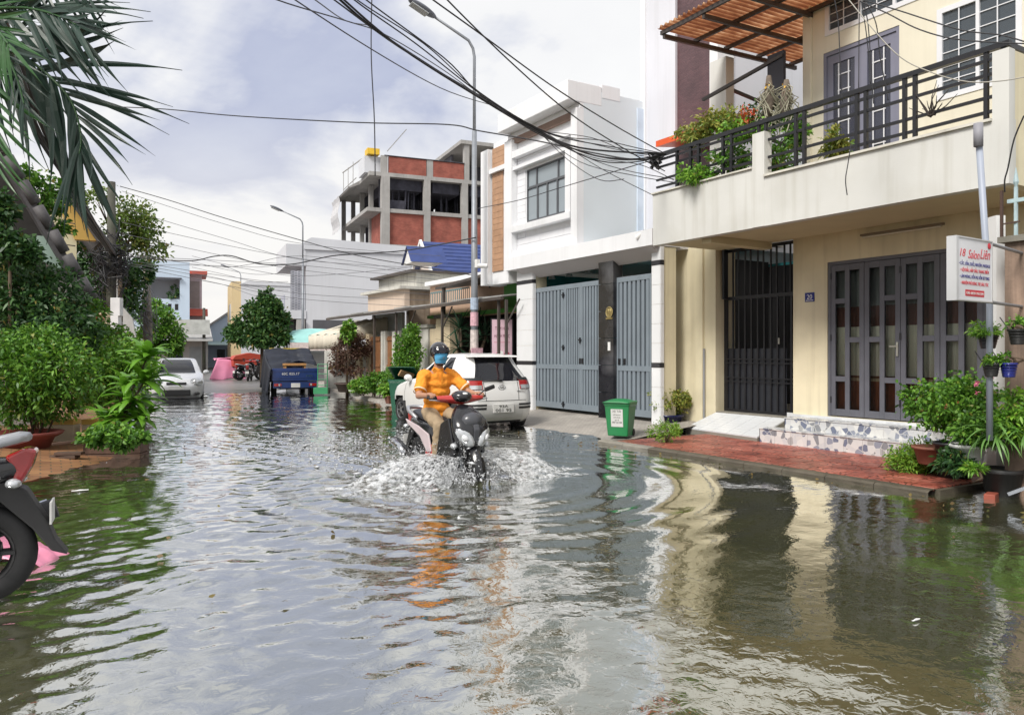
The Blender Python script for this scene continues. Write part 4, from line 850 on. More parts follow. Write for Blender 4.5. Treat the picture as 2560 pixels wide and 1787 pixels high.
MB().sheet(lambda u, v: (-2.15 + .12 * math.sin(v * 9), 9 + 4 * u, lv[3] - .6 - 3.4 * v + .05 * math.sin(u * 14)), 12, 8, (.02, 0, 0)).build('safety_net', mat('grey_net', (.55, .55, .57), .9), CB)
for (x, y) in ((-1, 12.5), (-1, 10), (-1, 7.5), (0, 12.5)): MB().cyl((x, y, lv[3] - .5), (x, y, lv[3] + 2.6), .035, n=5).build('scaffold_pole', cgrey, CB)
MB().bar((-1, 13, lv[3] + 2.7), (-1, 3, lv[3] + 1.9), .08).bar((-1, 12.5, lv[3] + .8), (-1, 6, lv[3] + .7), .06).build('scaffold_rail', cgrey, CB)
MB().box(-1.2, -.1, 0, 1.2, lv[3] + 1.62, lv[3] + 2.15).build('yellow_hopper', mat('machine_yellow', (.75, .48, .03), .5), CB)
MB().bar((.6, 0, lv[3] + 2.0), (2.4, 0, lv[3] + 4.2), .08).build('hoist_arm', cgrey, CB); MB().box(-1.4, .2, .4, 3, lv[3] + .002, lv[3] + 1.5).build('roof_hut', gwall, CB)
# blue tiled roof house
BR = empty('blue_roof_house', tuple(at(1075, d=36)), RZ, 'pale gabled house with blue ribbed tile roof beside the lamp post', 'house'); BR.location.z = 0
btile = mat('blue_roof_tile', (.035, .06, .20), .4, .2, 3, .1, 30)
zr_ = at(1075, 587, d=36).z; ze = zr_ - 1.9
MB().box(.5, 9, .2, 4.4, 0, ze).build('wall', mat('peach_white', (.70, .62, .56), .7, .06), BR)
MB().prism([(.2, ze), (2.2, zr_ - .15), (4.2, ze)], 0, .5, .7).build('gable', MATS['peach_white'], BR)
for sg in (0, 1):
    for k in range(11):                                         # ribs of roof tiles, one strip per course
        a, b = k / 11, (k + 1) / 11; ya_, yb_ = (2.2 - 2.35 * a, 2.2 - 2.35 * b) if not sg else (2.2 + 2.35 * a, 2.2 + 2.35 * b); za_, zb_ = zr_ - 2.2 * a, zr_ - 2.2 * b
        MB().add([(.25, ya_, za_), (9, ya_, za_), (9, yb_, zb_ + .05), (.25, yb_, zb_ + .05), (.25, ya_, za_ - .06), (9, ya_, za_ - .06), (9, yb_, zb_ - .03), (.25, yb_, zb_ - .03)], [(0, 1, 2, 3), (7, 6, 5, 4), (0, 4, 5, 1), (1, 5, 6, 2), (2, 6, 7, 3), (3, 7, 4, 0)]).build('tile_course', btile, BR)
MB().bar((.18, 2.2, zr_ + .02), (.18, -.2, zr_ - 2.22), .1, .16).bar((.18, 2.2, zr_ + .02), (.18, 4.6, zr_ - 2.22), .1, .16).build('barge_board', wh, BR)
MB().prism([(-1.6, zr_ - 1.5), (-.9, zr_ - .8), (-.1, zr_ - 1.5)], 0, -1.3, .15).build('porch_gable', wh, BR)
MB().add([(-1.4, -.95, zr_ - .72), (.3, -.95, zr_ - .72), (.3, -.05, zr_ - 1.5), (-1.4, -.05, zr_ - 1.5), (-1.4, -1.7, zr_ - 1.5), (.3, -1.7, zr_ - 1.5)], [(0, 1, 2, 3), (0, 4, 5, 1)]).build('porch_roof', btile, BR)
# cream building and tree side
CR = loc('cream_building', 603, 66, 'cream fronted two storey building behind the street tree')
yel = mat('pale_yellow_wall', (.66, .52, .30), .75, .08, .6, streak=.2, dirt=(.4, .3, .18))
MB().box(0, 9, 0, 7, 0, 7.4).build('wall', gwall, CR); MB().box(-.75, -.005, .3, 7, 0, 7.7).build('front', yel, CR); MB().prism([(-.1, 7.4), (.5, 7.75), (9, 7.5), (9, 7.4)], 1, -.08, 7).build('parapet', gwall, CR)
win(CR, 'y', -.01, .5, 1.3, 4.6, 5.8, n=1); win(CR, 'x', -.76, 1.2, 3.0, 4.4, 5.8)
# houses closing the street
EH = loc('blue_gable_house', 540, 76, 'pale blue gabled house closing off the end of the street', rz=R(-20))
sky_b = mat('pale_blue_wall', (.52, .62, .74), .75, .06, .5, streak=.15, dirt=(.4, .46, .52))
MB().prism([(-2.4, 0), (3.6, 0), (3.6, 5.3), (2.3, 6.2), (-.4, 4.4), (-2.4, 4.2)], 1, 0, 8).build('wall', sky_b, EH)
MB().prism([(-2.6, 4.1), (-.5, 4.45), (2.3, 6.45), (3.8, 5.4), (3.8, 5.25), (2.3, 6.22), (-.4, 4.3), (-2.6, 4.0)], 1, -.25, 8.2).build('roof', greyp, EH)
MB().sheet(lambda u, v: (-3 + 6.6 * u, -2.2 * v, 2.75 - .35 * v - .1 * math.sin(u * 3)), 8, 3, (0, 0, .06)).build('porch_roof', mat('mint_sheet', (.50, .66, .64), .5), EH)
for x in (-1.6, .1, 1.6): MB().box(x, x + .75, -.04, -.003, .6, 1.9).build('window', dglass, EH)
MB().box(.95, 1.5, -.05, -.003, .05, 2.0).build('door', mat('grey_door', (.3, .32, .33), .5), EH); MB().box(-3, 4, -.5, -.1, -.1, .1).build('door_step', conc, EH)
PH = loc('pink_trim_house', 482, 72, 'narrow house with red tiled balcony trim beside the blue building')
MB().box(-3, 1.0, 0, 5, 0, 5.0).build('wall', mat('lilac_wall', (.56, .48, .56), .7, .06), PH); MB().box(-3, .8, .4, 5, 5.0, 9.0).build('upper_wall', mat('lilac_wall', (.56, .48, .56)), PH)
rtr = mat('red_trim', (.50, .09, .06), .6, .1); MB().box(-3, 1.25, -.5, 5, 8.9, 9.2).build('roof_trim', rtr, PH); MB().prism([(-.7, 5.0), (.2, 5.0), (.2, 5.7)], 0, -3, 1.3).build('balcony_trim', rtr, PH)
win(PH, 'y', -.01, -.9, .7, 2.2, 4.4, n=3); MB().box(-2, .6, .38, .399, 5.8, 8.3).build('balcony_back', mat('dim_wall', (.3, .26, .27), .8), PH)
BB = loc('blue_apartment_building', 474, 64, 'pale blue three storey building with a cut out balcony and rooftop tank')
ztp = at(420, 648, d=62).z
holewall(0, .25, -6.5, 0, 0, ztp, [(-3.4, -.75, ztp - 3.1, ztp - 1.45)], axis='y').build('front_wall', sky_b, BB)
MB().box(-6.5, -.001, .251, 8, 0, ztp - .05).build('body', sky_b, BB) if False else None
MB().box(-6.5, 0, 2.2, 8, 0, ztp - .05).box(-6.5, 0, .26, 2.2, 0, ztp - 3.15).box(-6.5, -3.45, .26, 2.2, ztp - 3.15, ztp).box(-.7, 0, .26, 2.2, ztp - 3.15, ztp).box(-3.45, -.7, .26, 2.2, ztp - 1.4, ztp).build('body', gwall, BB)
MB().box(-3.5, -.6, -.25, -.003, ztp - 1.45, ztp - 1.35).build('lintel', shd, BB)
for i in range(5): MB().box(-3.2 + i * .52, -2.95 + i * .52, -.02, -.003, ztp - 4.0, ztp - 3.5).build('vent_opening', dark, BB)
MB().box(-6.5, .1, -.06, -.003, ztp - 4.9, ztp - 4.78).build('string_course', greyp, BB); win(BB, 'y', -.01, -5.4, -4.2, 2.6, 3.9); MB().box(-3, -2.4, -.1, -.003, ztp - 6.0, ztp - 5.85).build('vent_hood', shd, BB)
MB().lathe([(.5, 0), (.52, .3), (.52, 1.0), (.3, 1.25)], (-3.4, 2, ztp), 14).build('water_tank', mat('steel_tank', (.5, .5, .52), .4), BB)
MB().cyl((-4.6, 1, ztp), (-4.6, 1, ztp + 2), .03).build('aerial', greyp, BB)
bush('balcony_shrub', 'green shrub growing on the blue building balcony', [tuple((BB.matrix_basis @ Vector((-1.2, .4, ztp - 2.6)))) + (.5, .5, .6)], 500, LF_DARK, .2, .1, base=tuple(BB.matrix_basis @ Vector((-1.2, .5, ztp - 3.1))), seed=4, stems=1)
LG = loc('low_grey_house', 470, 58, 'low grey shop house with sheet roof at the street end')
MB().box(-5, 1.4, 0, 5, 0, 2.7).build('wall', greyp, LG); MB().prism([(-1.4, 2.5), (5, 3.6), (5, 3.5), (-1.4, 2.4)], 0, -5.3, 1.7).build('roof', zinc, LG); MB().box(-1.4, -.4, -.04, -.002, .5, 1.9).build('window', dglass, LG); MB().box(.1, .9, -.04, -.002, 0, 2).build('door', mat('grey_door', (.3, .32, .33)), LG)
MB().box(-2.4, 1.5, -1.2, -.9, 2.9, 4.0).build('signboard', mat('faded_board', (.5, .52, .5), .6, .2), LG)

# ================================================================== LEFT SIDE HOUSES
mint = mat('mint_plaster', (.46, .62, .54), .7, .07, 1, streak=.25, dirt=(.3, .38, .33)); oldtile = mat('dark_roof_edge', (.085, .08, .085), .7, .3, 5, .3, 30, grime=.4, dirt=(.22, .21, .2))
ML = empty('mint_house', (-1.5, 16, 0), 0, 'mint green house with steep dark edged gable half hidden by shrubs', 'house', world=True)
YM = 15.5
E1 = at(232, 748, Y=YM); E0 = at(0, 363, Y=YM); sl = (E0.z - E1.z) / (E0.x - E1.x)
def rake(x): return E1.z + sl * (x - E1.x)
tx = E0.x - 1.0
pm = lambda x, y: (at(x, y, Y=YM + .3).x, at(x, y, Y=YM + .3).z)
MB().prism([pm(216, 712), pm(118, 592), pm(92, 590), pm(84, 640), pm(120, 660), pm(196, 694)], 1, YM + .25, YM + .45).build('gable_wall', mint, ML)
MB().prism([pm(196, 700), pm(120, 664), pm(60, 664), pm(60, 730), pm(205, 760)], 1, YM + .5, YM + .6).build('porch_face', greyp, ML)
MB().prism([pm(125, 596), pm(0, 400), pm(-160, 200), pm(-160, 720), pm(84, 720)], 1, YM + .46, YM + .6).build('dark_gable', mat('gable_dark', (.035, .032, .03), .8, .3, 5), ML)  # near-black infill over the upper gable
MB().prism([(E1.x, E1.z), (E1.x - .1, E1.z - .14), (tx, rake(tx) - .2), (tx, rake(tx) + .06)], 1, YM - .1, YM + 6).build('roof', oldtile, ML)
n = 11
for k in range(n):
    a, b = k / n, (k + 1) / n; p, q = Vector((E1.x, YM - .08, E1.z)).lerp(Vector((tx, YM - .08, rake(tx))), a), Vector((E1.x, YM - .08, E1.z)).lerp(Vector((tx, YM - .08, rake(tx))), b - .012)
    MB().tube([p, q], [.088, .096], 8).build('edge_tile', oldtile, ML, smooth=True)
bx('porch_wall', greyp, ML, tx - 3, E1.x - .7, YM + 1.5, YM + 1.7, 0, 3.2); bx('porch_ceiling', greyp, ML, tx - 3, E1.x - .25, YM + .3, YM + 1.49, E1.z + .02, E1.z + .3)
bx('dark_porch', dark, ML, tx - 3, E0.x - .1, YM + 1.0, YM + 1.2, 3.3, 6.0)
GP = empty('gate_pillar', tuple(at(40, d=14.5)), 0, 'white gate pillar with stepped moulded cap rising from the shrubs', 'pillar'); GP.location.z = 0
zt = at(40, 632, d=14.5).z
MB().box(-.32, .32, -.32, .32, 0, zt - .2).build('shaft', oldw, GP); MB().box(-.38, .38, -.38, .38, zt - .2, zt - .12).box(-.44, .44, -.44, .44, zt - .12, zt - .05).box(-.5, .5, -.5, .5, zt - .05, zt).build('cap', oldw, GP, bevel=.01)
YG = empty('yellow_gable_house', (0, 26, 0), 0, 'ochre trimmed pale house gable behind the cable bundle', 'house', world=True)
ym = 27.; P = lambda x, y: at(x, y, Y=ym)
c1, c2, c3, c4 = P(238, 603), P(165, 500), P(140, 520), P(140, 600)
MB().prism([(c1.x, c1.z), (c2.x, c2.z), (c2.x - 1.4, c2.z), (c2.x - 3.4, c1.z), (c2.x - 3.4, 0), (c1.x - .5, 0), (c1.x - .5, c1.z)], 1, ym, ym + .2).build('gable_wall', mat('pale_lemon', (.66, .62, .42), .7, .06), YG)
MB().prism([(c1.x + .12, c1.z), (c2.x + .1, c2.z + .1), (c2.x - .35, c2.z + .1), (c1.x - .55, c1.z)], 1, ym - .12, ym - .004).build('ochre_trim', mat('ochre_paint', (.62, .40, .10), .6, .1), YG)
MB().prism([(c1.x + .3, c1.z - .05), (c2.x + .1, c2.z + .25), (c2.x - .1, c2.z + .25), (c1.x + .05, c1.z - .05)], 1, ym - .3, ym + 6).build('roof', oldtile, YG)
for k in range(3): MB().bar((c1.x - 1.2, ym - .5, c1.z - .2 + k * .35), (c1.x - .55, ym - .5, c1.z - .25 + k * .33), .03).build('sign_frame', cand, YG)
LR = empty('left_row_house', (0, 34, 0), 0, 'shaded low house behind the left hand trees and signboards', 'house', world=True)
bx('wall', greyp, LR, -4, xl(33) - 1.2, 32, 44, 0, 3.4); bx('roof', oldtile, LR, -4.2, xl(33) - .6, 31.8, 44, 3.4, 3.6)
# ================================================================== LAMP POSTS, POLES
galv = mat('galvanised_steel', (.27, .29, .32), .5, .12, 5, .05, 40, metal=.3, streak=.2, dirt=(.2, .2, .21)); ldark = mat('lamp_grey', (.14, .15, .18), .4)
def lamp(pos, rz, label):
    r = empty('street_lamp', pos, rz, label, 'street lamp', 'street lamps along the right side')
    MB().tube([(0, 0, -.2), (0, 0, 6.9)], [.10, .06], 12).build('pole', galv, r, smooth=True)
    MB().tube([(0, 0, 6.8), (0, 0, 8.75), (-.04, 0, 8.95), (-.16, 0, 9.12), (-1.12, 0, 9.5)], [.042, .038, .037, .036, .032], 10).build('arm', galv, r, smooth=True)
    M = Matrix.Translation((-1.42, 0, 9.62)) @ Matrix.Rotation(R(21.5), 4, 'Y')
    MB().ell((0, 0, 0), (.40, .15, .075), 16, 8, None).build('lamp_head', ldark, r, smooth=True).matrix_basis = M
    MB().box(-.3, .16, -.11, .11, -.085, -.06).build('diffuser', mat('lamp_lens', (.45, .47, .48), .3), r).matrix_basis = M
    MB().lathe([(.16, 0), (.16, .03), (.1, .05)], (0, 0, .0), 12).build('base_flange', galv, r); return r
l1p = Vector((9.22, 16.84, .1)); LP = lamp(tuple(l1p), 0, 'tall grey street lamp with curved arm beside the white hatchback, stickers on its pole')
for z, h, m in ((1.45, .5, mat('faded_poster', (.62, .55, .52), .7, .25, 14)), (2.05, .34, mat('pink_poster', (.66, .40, .46), .7, .3, 16)), (2.45, .3, mat('blue_poster', (.40, .48, .60), .7, .25, 15))):
    MB().lathe([(.103, z), (.100, z + h)], (0, 0, 0), 12, None, False).build('sticker', m, LP)
bxp = MB().box(-.16, .16, -.145, -.115, 1.2, 1.5).build('paper_notice', MATS['pink_poster'], LP)
pc_ = empty('pole_camera', (9.22, 16.72, 4.6), 0, 'small white security camera clamped to the tall lamp post', 'camera', world=True)
q = at(1203, 665, d=19); MB().cyl(q + Vector((-.1, .02, 0)), q + Vector((.12, -.08, 0)), .055).build('housing', wh, pc_); MB().cyl(q + Vector((.12, -.08, 0)), q + Vector((.13, -.085, 0)), .045).build('lens', black, pc_); MB().box(q.x - .13, q.x - .04, q.y - .02, q.y + .1, q.z - .04, q.z + .16).build('bracket', wh, pc_)
p = at(757, d=43.8); lamp((p.x, p.y, 0), RZ, 'street lamp standing before the long white building'); p = at(602, d=72); lamp((p.x, p.y, 0), RZ, 'distant street lamp beside the cream building')
# left utility pole with its tangle of cables and boxes
pole_m = mat('mossy_pole', (.075, .07, .06), .85, .35, 4, .5, 30, grime=.5, dirt=(.06, .085, .04))
UP = at(277, d=23); UPt = at(277, 455, d=23).z
UL = empty('utility_pole', (UP.x, UP.y, 0), 0, 'dark mossy utility pole carrying a tangled knot of cables and meter boxes', 'utility pole')
MB().tube([(0, 0, -.2), (.02, 0, UPt)], [.17, .11], 10).build('pole', pole_m, UL, smooth=True)
blkc = mat('black_cable', (.018, .018, .022), .5); gryc = mat('grey_cable', (.13, .13, .145), .55); g = random.Random(11)
tk = MB()
for i in range(60):
    a = g.uniform(0, 6.28); r0 = g.uniform(.05, .5); z = 4.35 + g.gauss(0, .3)
    pts = [Vector((r0 * math.cos(a), r0 * math.sin(a), z))]
    for k in range(5): a += g.uniform(.4, 1.4); r1 = g.uniform(.1, .62); pts.append(Vector((r1 * math.cos(a), r1 * math.sin(a), z + g.gauss(0, .22) - .08 * k)))
    if i % 3 == 0: pts += [Vector((g.uniform(-.5, .5), g.uniform(-.3, .3), 3.3 + g.uniform(-.5, .4))), Vector((g.uniform(-.2, .2), g.uniform(-.2, .2), 2.4))]
    tk.tube(pts, g.uniform(.008, .02), 4, False)
o = tk.build('cable_tangle', blkc, UL, fix=False); tag(o, kind='stuff')
for (x0, x1, y0, y1, m) in ((242, 268, 785, 815, mat('red_box', (.45, .04, .04), .5)), (252, 272, 780, 817, creamp), (280, 304, 745, 790, mat('white_box', (.68, .69, .7), .5)), (280, 300, 788, 822, MATS['white_box'])):
    c = at((x0 + x1) / 2, (y0 + y1) / 2, d=22.6); hw = (x1 - x0) / 2 * 22.6 / FPX; hh = (y1 - y0) / 2 * 22.6 / FPX; c = c - Vector((UP.x, UP.y, 0))
    MB().obox(c, (2 * hw, .2, 2 * hh), -YAW).build('meter_box', m, UL, bevel=.01)
MB().cyl((.16, -.1, 1.0), (.16, -.1, 4), .02).build('conduit', wh, UL)
sb = at(313, 858, d=21); SG = empty('clothes_shop_sign', (sb.x, sb.y, sb.z), -YAW, 'small white signboard with blue lettering among the left hand bushes', 'sign')
MB().box(-.22, .22, -.02, .02, -.14, .14).build('board', mat('sign_white', (.74, .75, .78), .5), SG); blt = mat('sign_blue', (.04, .05, .35), .5)
text('lettering', 'QUẦN ÁO', blt, frame3((0, -.021, -.06), (1, 0, 0), (0, 0, 1)), .085, SG, width=.38); text('lettering', 'SHOP', blt, frame3((0, -.021, .07), (1, 0, 0), (0, 0, 1)), .035, SG); MB().cyl((0, .03, -1.4), (0, .03, .1), .02).build('sign_post', cand, SG)
GS = at(322, 800, d=22); PS = empty('leaning_sheet', tuple(GS), -YAW, 'grey metal sheet awning tilted above the small signboard', 'awning'); MB().add([(-.16, 0, .35), (.1, 0, .05), (.2, 0, -.5), (-.18, 0, -.4), (-.16, .04, .35), (.1, .04, .05), (.2, .04, -.5), (-.18, .04, -.4)], [(0, 1, 2, 3), (7, 6, 5, 4), (0, 4, 5, 1), (1, 5, 6, 2), (2, 6, 7, 3), (3, 7, 4, 0)]).build('sheet', zinc, PS)
MB().sheet(lambda u, v: (-.5 + 1.1 * u, -.5 * v, -.55 - .2 * v - .25 * u), 6, 2, (0, 0, .02)).build('awning', cand, PS)
p = at(510, d=58); EP = empty('distant_pole', (p.x, p.y, 0), 0, 'thin dark utility pole at the far street end', 'utility pole'); MB().tube([(0, 0, -.2), (0, 0, at(510, 770, d=58).z)], [.14, .1], 8).build('pole', pole_m, EP, smooth=True); MB().box(-.25, .25, -.2, .2, 3.0, 3.5).build('meter_box', greyp, EP)
p = at(366, d=30); TP = empty('grey_tree_trunk', (p.x, p.y, 0), 0, 'grey pole wrapped in hanging cables left of the blue building', 'utility pole'); MB().tube([(0, 0, -.1), (.05, 0, 2.6), (-.02, 0, at(366, 640, d=30).z)], [.19, .17, .12], 9).build('pole', mat('grey_bark', (.2, .18, .15), .9, .3, 5, .5), TP, smooth=True)
tk = MB()
for i in range(22):
    z = 3.6 + g.uniform(-.4, .8); tk.tube([(g.uniform(-.2, .2), -.2, z), (g.uniform(-.5, .3), -.25, z - g.uniform(.4, .9)), (g.uniform(-.6, .4), -.2, z - g.uniform(.1, 1.5)), (g.uniform(-.1, .5), -.2, z - g.uniform(.8, 1.9))], .012, 4, False)
tag(tk.build('cable_tangle', gryc, TP, fix=False), kind='stuff')

# ================================================================== OVERHEAD CABLES
def cable(px, d0, d1, r, label, group, m=blkc, sub=6):
    seg = [0]
    for a, b in zip(px, px[1:]): seg.append(seg[-1] + math.hypot(b[0] - a[0], b[1] - a[1]))
    P = []
    for k in range(len(px) - 1):                                  # Catmull-Rom through the pixels
        p0, p1, p2, p3 = [Vector((*px[max(0, min(len(px) - 1, k + j))], 0)) for j in (-1, 0, 1, 2)]
        for i in range(sub):
            t = i / sub; q = .5 * ((2 * p1) + (-p0 + p2) * t + (2 * p0 - 5 * p1 + 4 * p2 - p3) * t * t + (-p0 + 3 * p1 - 3 * p2 + p3) * t ** 3); P.append((q.x, q.y, (seg[k] + t * (seg[k + 1] - seg[k])) / seg[-1]))
    P.append((*px[-1], 1.0))
    pts = [at(x, y, d=1 / ((1 - u) / d0 + u / d1)) for x, y, u in P]
    o = MB().tube(pts, r, 5).build('overhead_cable', m, None, smooth=True); return tag(o, label, 'cable', group)
LB = ('black cable in the bundle sagging towards the balcony corner', 'bundle of cables sagging to the balcony corner')
end = (1668, 386)
for k, (px, r) in enumerate([([(760, -90), (850, 0), (960, 90), (1190, 238), (1330, 318), (1450, 370), end], .014), ([(770, -90), (860, 0), (1000, 118), (1200, 246), (1340, 328), (1470, 385), (1580, 398), end], .012),
        ([(800, -80), (885, 0), (1040, 110), (1205, 238), (1360, 330), (1520, 366), end], .008), ([(800, -80), (895, 2), (1060, 110), (1200, 232), (1370, 332), (1510, 352), (1600, 372), end], .007),
        ([(840, -70), (915, 0), (1110, 145), (1200, 236), (1345, 335), (1500, 392), (1600, 400), end], .008), ([(700, -100), (835, 0), (1000, 120), (1200, 240), (1330, 322), (1480, 398), (1590, 405), end], .009)]):
    cable(px, 7.5, 12.9, r, *LB)
for px in ([(560, -60), (691, 0), (865, 53), (960, 86), (1100, 170), (1200, 243)], [(640, -70), (734, -2), (929, 124), (1100, 220), (1230, 264)], [(700, -60), (787, 0), (863, 52), (930, 66), (962, 88)]): cable(px, 8, 17, .009, 'black cable crossing the clouds from upper left towards the tall lamp post', 'cables crossing the sky towards the lamp post')
for px in ([(1000, -60), (1082, 0), (1210, 92), (1375, 212), (1530, 310), (1668, 388)], [(1060, -70), (1118, 0), (1275, 154), (1424, 283), (1560, 372), (1662, 428)]): cable(px, 7.5, 12.9, .009, 'black cable descending past the white house parapet to the balcony', 'cables descending past the parapet')
for k, px in enumerate([[(1345, 325), (1440, 350), (1560, 378), (1650, 392)], [(1350, 330), (1420, 372), (1500, 398), (1600, 412), (1684, 450)], [(1360, 332), (1460, 390), (1560, 425), (1684, 448)], [(1340, 322), (1420, 400), (1500, 450), (1560, 448)], [(1370, 335), (1500, 420), (1640, 492)], [(1345, 328), (1480, 345), (1580, 385), (1665, 396)], [(1330, 318), (1450, 405), (1590, 440), (1684, 456)]]): cable(px, 15.5, 13, .007, 'thin cable fanning out across the white side wall to the balcony', 'fan of thin cables before the white side wall')
cable([(300, 268), (420, 274), (600, 291), (900, 307), (1120, 312), (1200, 328), (1340, 352), (1480, 382), (1600, 400), end], 20, 12.9, .013, 'long black cable stretched level across the sky to the balcony', None)
cable([(1192, 522), (1300, 500), (1400, 470), (1550, 425), (1660, 392)], 19, 13, .009, 'single cable rising from the lamp post to the balcony corner', None)
cable([(290, 636), (380, 648), (480, 652), (535, 641), (580, 640), (650, 660), (735, 660), (830, 640), (930, 633), (1030, 624), (1190, 594)], 23, 19, .016, 'thick black cable drooping across the street from the tangled pole to the lamp post', None)
cable([(300, 466), (420, 500), (560, 545), (760, 603), (890, 638), (1010, 660), (1110, 676), (1190, 690)], 23, 21, .012, 'black cable sloping down from the mossy pole over the white building', None)
for k, (ya, yb, yc, yd) in enumerate([(478, 560, 610, 640), (520, 596, 650, 672), (556, 612, 648, 690), (584, 640, 676, 712), (640, 652, 664, 700), (648, 690, 712, 738), (655, 700, 735, 752), (660, 712, 748, 770), (664, 665, 690, 660), (630, 668, 640, 690)]):
    cable([(305, ya), (560, yb), (760, yc), (1100, yd)], 23, 27, .0075, 'thin grey cable strung across the street before the long white building', 'thin cables before the white building', gryc)
for k in range(5): cable([(480, 640 + 14 * k), (560, 660 + 13 * k), (640, 668 + 18 * k), (720, 660 + 22 * k)], 44, 42, .012, 'distant grey cable looped between far poles at the street end', 'distant cables at the street end', gryc)
cable([(938, 440), (936, 300), (928, 130), (931, -60)], 62, 62, .05, 'dark hoist rope hanging straight down to the unfinished building', None)
for px in ([(2105, -20), (2235, 130), (2330, 182), (2420, 205), (2500, 203), (2562, 193)],): cable(px, 8.4, 7.6, .006, 'pale loose cable looping in front of the upper windows', None, mat('pale_cable', (.45, .43, .38), .5))
for px in ([(2150, 4), (2220, 35), (2300, 75), (2400, 100), (2560, 110)], [(2155, 0), (2250, 28), (2400, 75), (2500, 88), (2562, 105)]): cable(px, 8.4, 7.4, .007, 'black cable strung from the knot above the grey upper door to the right', 'cables from the knot above the upper door')
for k, px in enumerate([[(2085, -10), (2096, 60), (2100, 150), (2106, 255)], [(2150, 4), (2148, 60), (2147, 220)], [(2158, 6), (2170, 60), (2178, 170), (2184, 260)], [(2165, 6), (2190, 60), (2200, 140), (2214, 215), (2220, 252)], [(2154, 6), (2164, 70), (2172, 140), (2176, 210)], [(2128, 360), (2120, 410), (2114, 450), (2118, 488)]]): cable(px, 8.6, 8.6, .006, 'loose black wire end dangling in front of the grey upper door', 'wire ends dangling over the balcony')
cable([(2560, 290), (2535, 350), (2520, 420), (2512, 450), (2512, 480)], 7.6, 8.0, .008, 'black wire hanging down the balcony end wall', None)
LBN = ('grey cable in the thick bundle running down to the mossy pole', 'thick bundle of cables running to the mossy pole')
for i in range(16):
    o1, o2 = g.uniform(-26, 26), g.uniform(-12, 12); w1 = g.uniform(-7, 7); w2 = g.uniform(-8, 8)
    cable([(-20 + o1, 20), (45 + o1, 190), (100 + .8 * o1 + w1, 330), (170 + .6 * o2 + w2, 455), (230 + o2, 560), (285 + .5 * o2, 632 + .3 * o1)], 8.5, 23, g.choice((.012, .016, .022)), *LBN, m=g.choice((gryc, blkc, gryc)))
BT = MB()
for k in range(7):
    a = [(8.86 + g.uniform(-.12, .1), 9.8 + g.uniform(-.1, .1), 4.72 + g.uniform(-.15, .12)) for _ in range(6)]; BT.tube(a, .02, 4, False)
tag(tag(BT.build('cable_knot', blkc, None, fix=False), 'black knot of cables tied to the balcony rail corner', 'cable knot'), kind=None)

# ================================================================== PALM FRONDS
PT = at(-250, d=5); PR = empty('palm_tree', (PT.x, PT.y, -.1), 0, 'palm with long drooping fronds hanging into the sky above the shrubs', 'palm', world=True)
MB().tube([(PT.x, PT.y, -.1), (PT.x + .05, PT.y, 2), (PT.x, PT.y + .05, 3.75)], [.13, .10, .09], 10).build('trunk', bark, PR, smooth=True)
palm_m = leafmat('palm_leaf', [(.005, .022, .016), (.010, .036, .024), (.016, .05, .028)], .10, .4)
palm_l = leafmat('palm_leaf_light', [(.025, .09, .025), (.05, .15, .035)], .25, .35)
def leaflet_mesh(m):
    return MB().grid(lambda u, v: (u, (v - .5) * .082 * (math.sin(math.pi * min(1, u * 1.05 + .07)) ** .6) * (1 - .35 * u), -.26 * u * u - .9 * abs(v - .5) * .02 + .004 * math.sin(u * 9)), 7, 2).build('leaflet', m, None)
lfm = {0: leaflet_mesh(palm_m), 1: leaflet_mesh(palm_l)}
def frond(px, d0, d1, n, ll, kind=0, a0=58, a1=20, sides=(1, -1), droop=.3, seed=0):
    g = random.Random(seed); pts = [at(x, y, d=d0 + (d1 - d0) * i / (len(px) - 1)) for i, (x, y) in enumerate(px)]
    cr = []
    for k in range(len(pts) - 1):
        p0, p1, p2, p3 = [pts[max(0, min(len(pts) - 1, k + j))] for j in (-1, 0, 1, 2)]
        for i in range(8): t = i / 8; cr.append(.5 * ((2 * p1) + (-p0 + p2) * t + (2 * p0 - 5 * p1 + 4 * p2 - p3) * t * t + (-p0 + 3 * p1 - 3 * p2 + p3) * t ** 3))
    cr.append(pts[-1]); fr = MB().tube([Vector((PT.x, PT.y, 3.7))] + cr, [.018] + [.014 * (1 - .75 * i / len(cr)) for i in range(len(cr))], 6).build('frond', palm_l, PR, smooth=True)
    vd = Vector((SA, CA, 0))
    for i in range(n):
        f = .06 + .92 * i / (n - 1); k = f * (len(cr) - 1); a = int(k); p = cr[a].lerp(cr[min(a + 1, len(cr) - 1)], k - a); tn = (cr[min(a + 1, len(cr) - 1)] - cr[max(a - 1, 0)]).normalized()
        for s in sides:
            sd = tn.cross(vd).normalized() * s; ang = R(a0 + (a1 - a0) * f + g.uniform(-6, 6))
            d = (tn * math.cos(ang) + sd * math.sin(ang) + vd * g.uniform(-.3, .3) + Vector((0, 0, -droop * g.uniform(.3, 1)))).normalized()
            x = d; yv = x.cross(vd + Vector((0, 0, .6 * g.uniform(-1, 1)))).normalized(); zv = x.cross(yv)
            if zv.z < 0: yv, zv = -yv, -zv
            L = ll * g.uniform(.8, 1.1) * (.75 + .5 * math.sin(math.pi * min(.95, f + .15))); M = Matrix(((x.x * L, yv.x * L * .8, zv.x * L, p.x), (x.y * L, yv.y * L * .8, zv.y * L, p.y), (x.z * L, yv.z * L * .8, zv.z * L, p.z), (0, 0, 0, 1)))
            o = inst(lfm[kind]); o.parent = fr; o.matrix_basis = M
frond([(-120, 60), (-20, 105), (70, 150), (131, 198), (180, 258), (202, 337), (198, 385)], 4.9, 4.6, 23, .70, 0, 54, 16, seed=1, droop=.06)
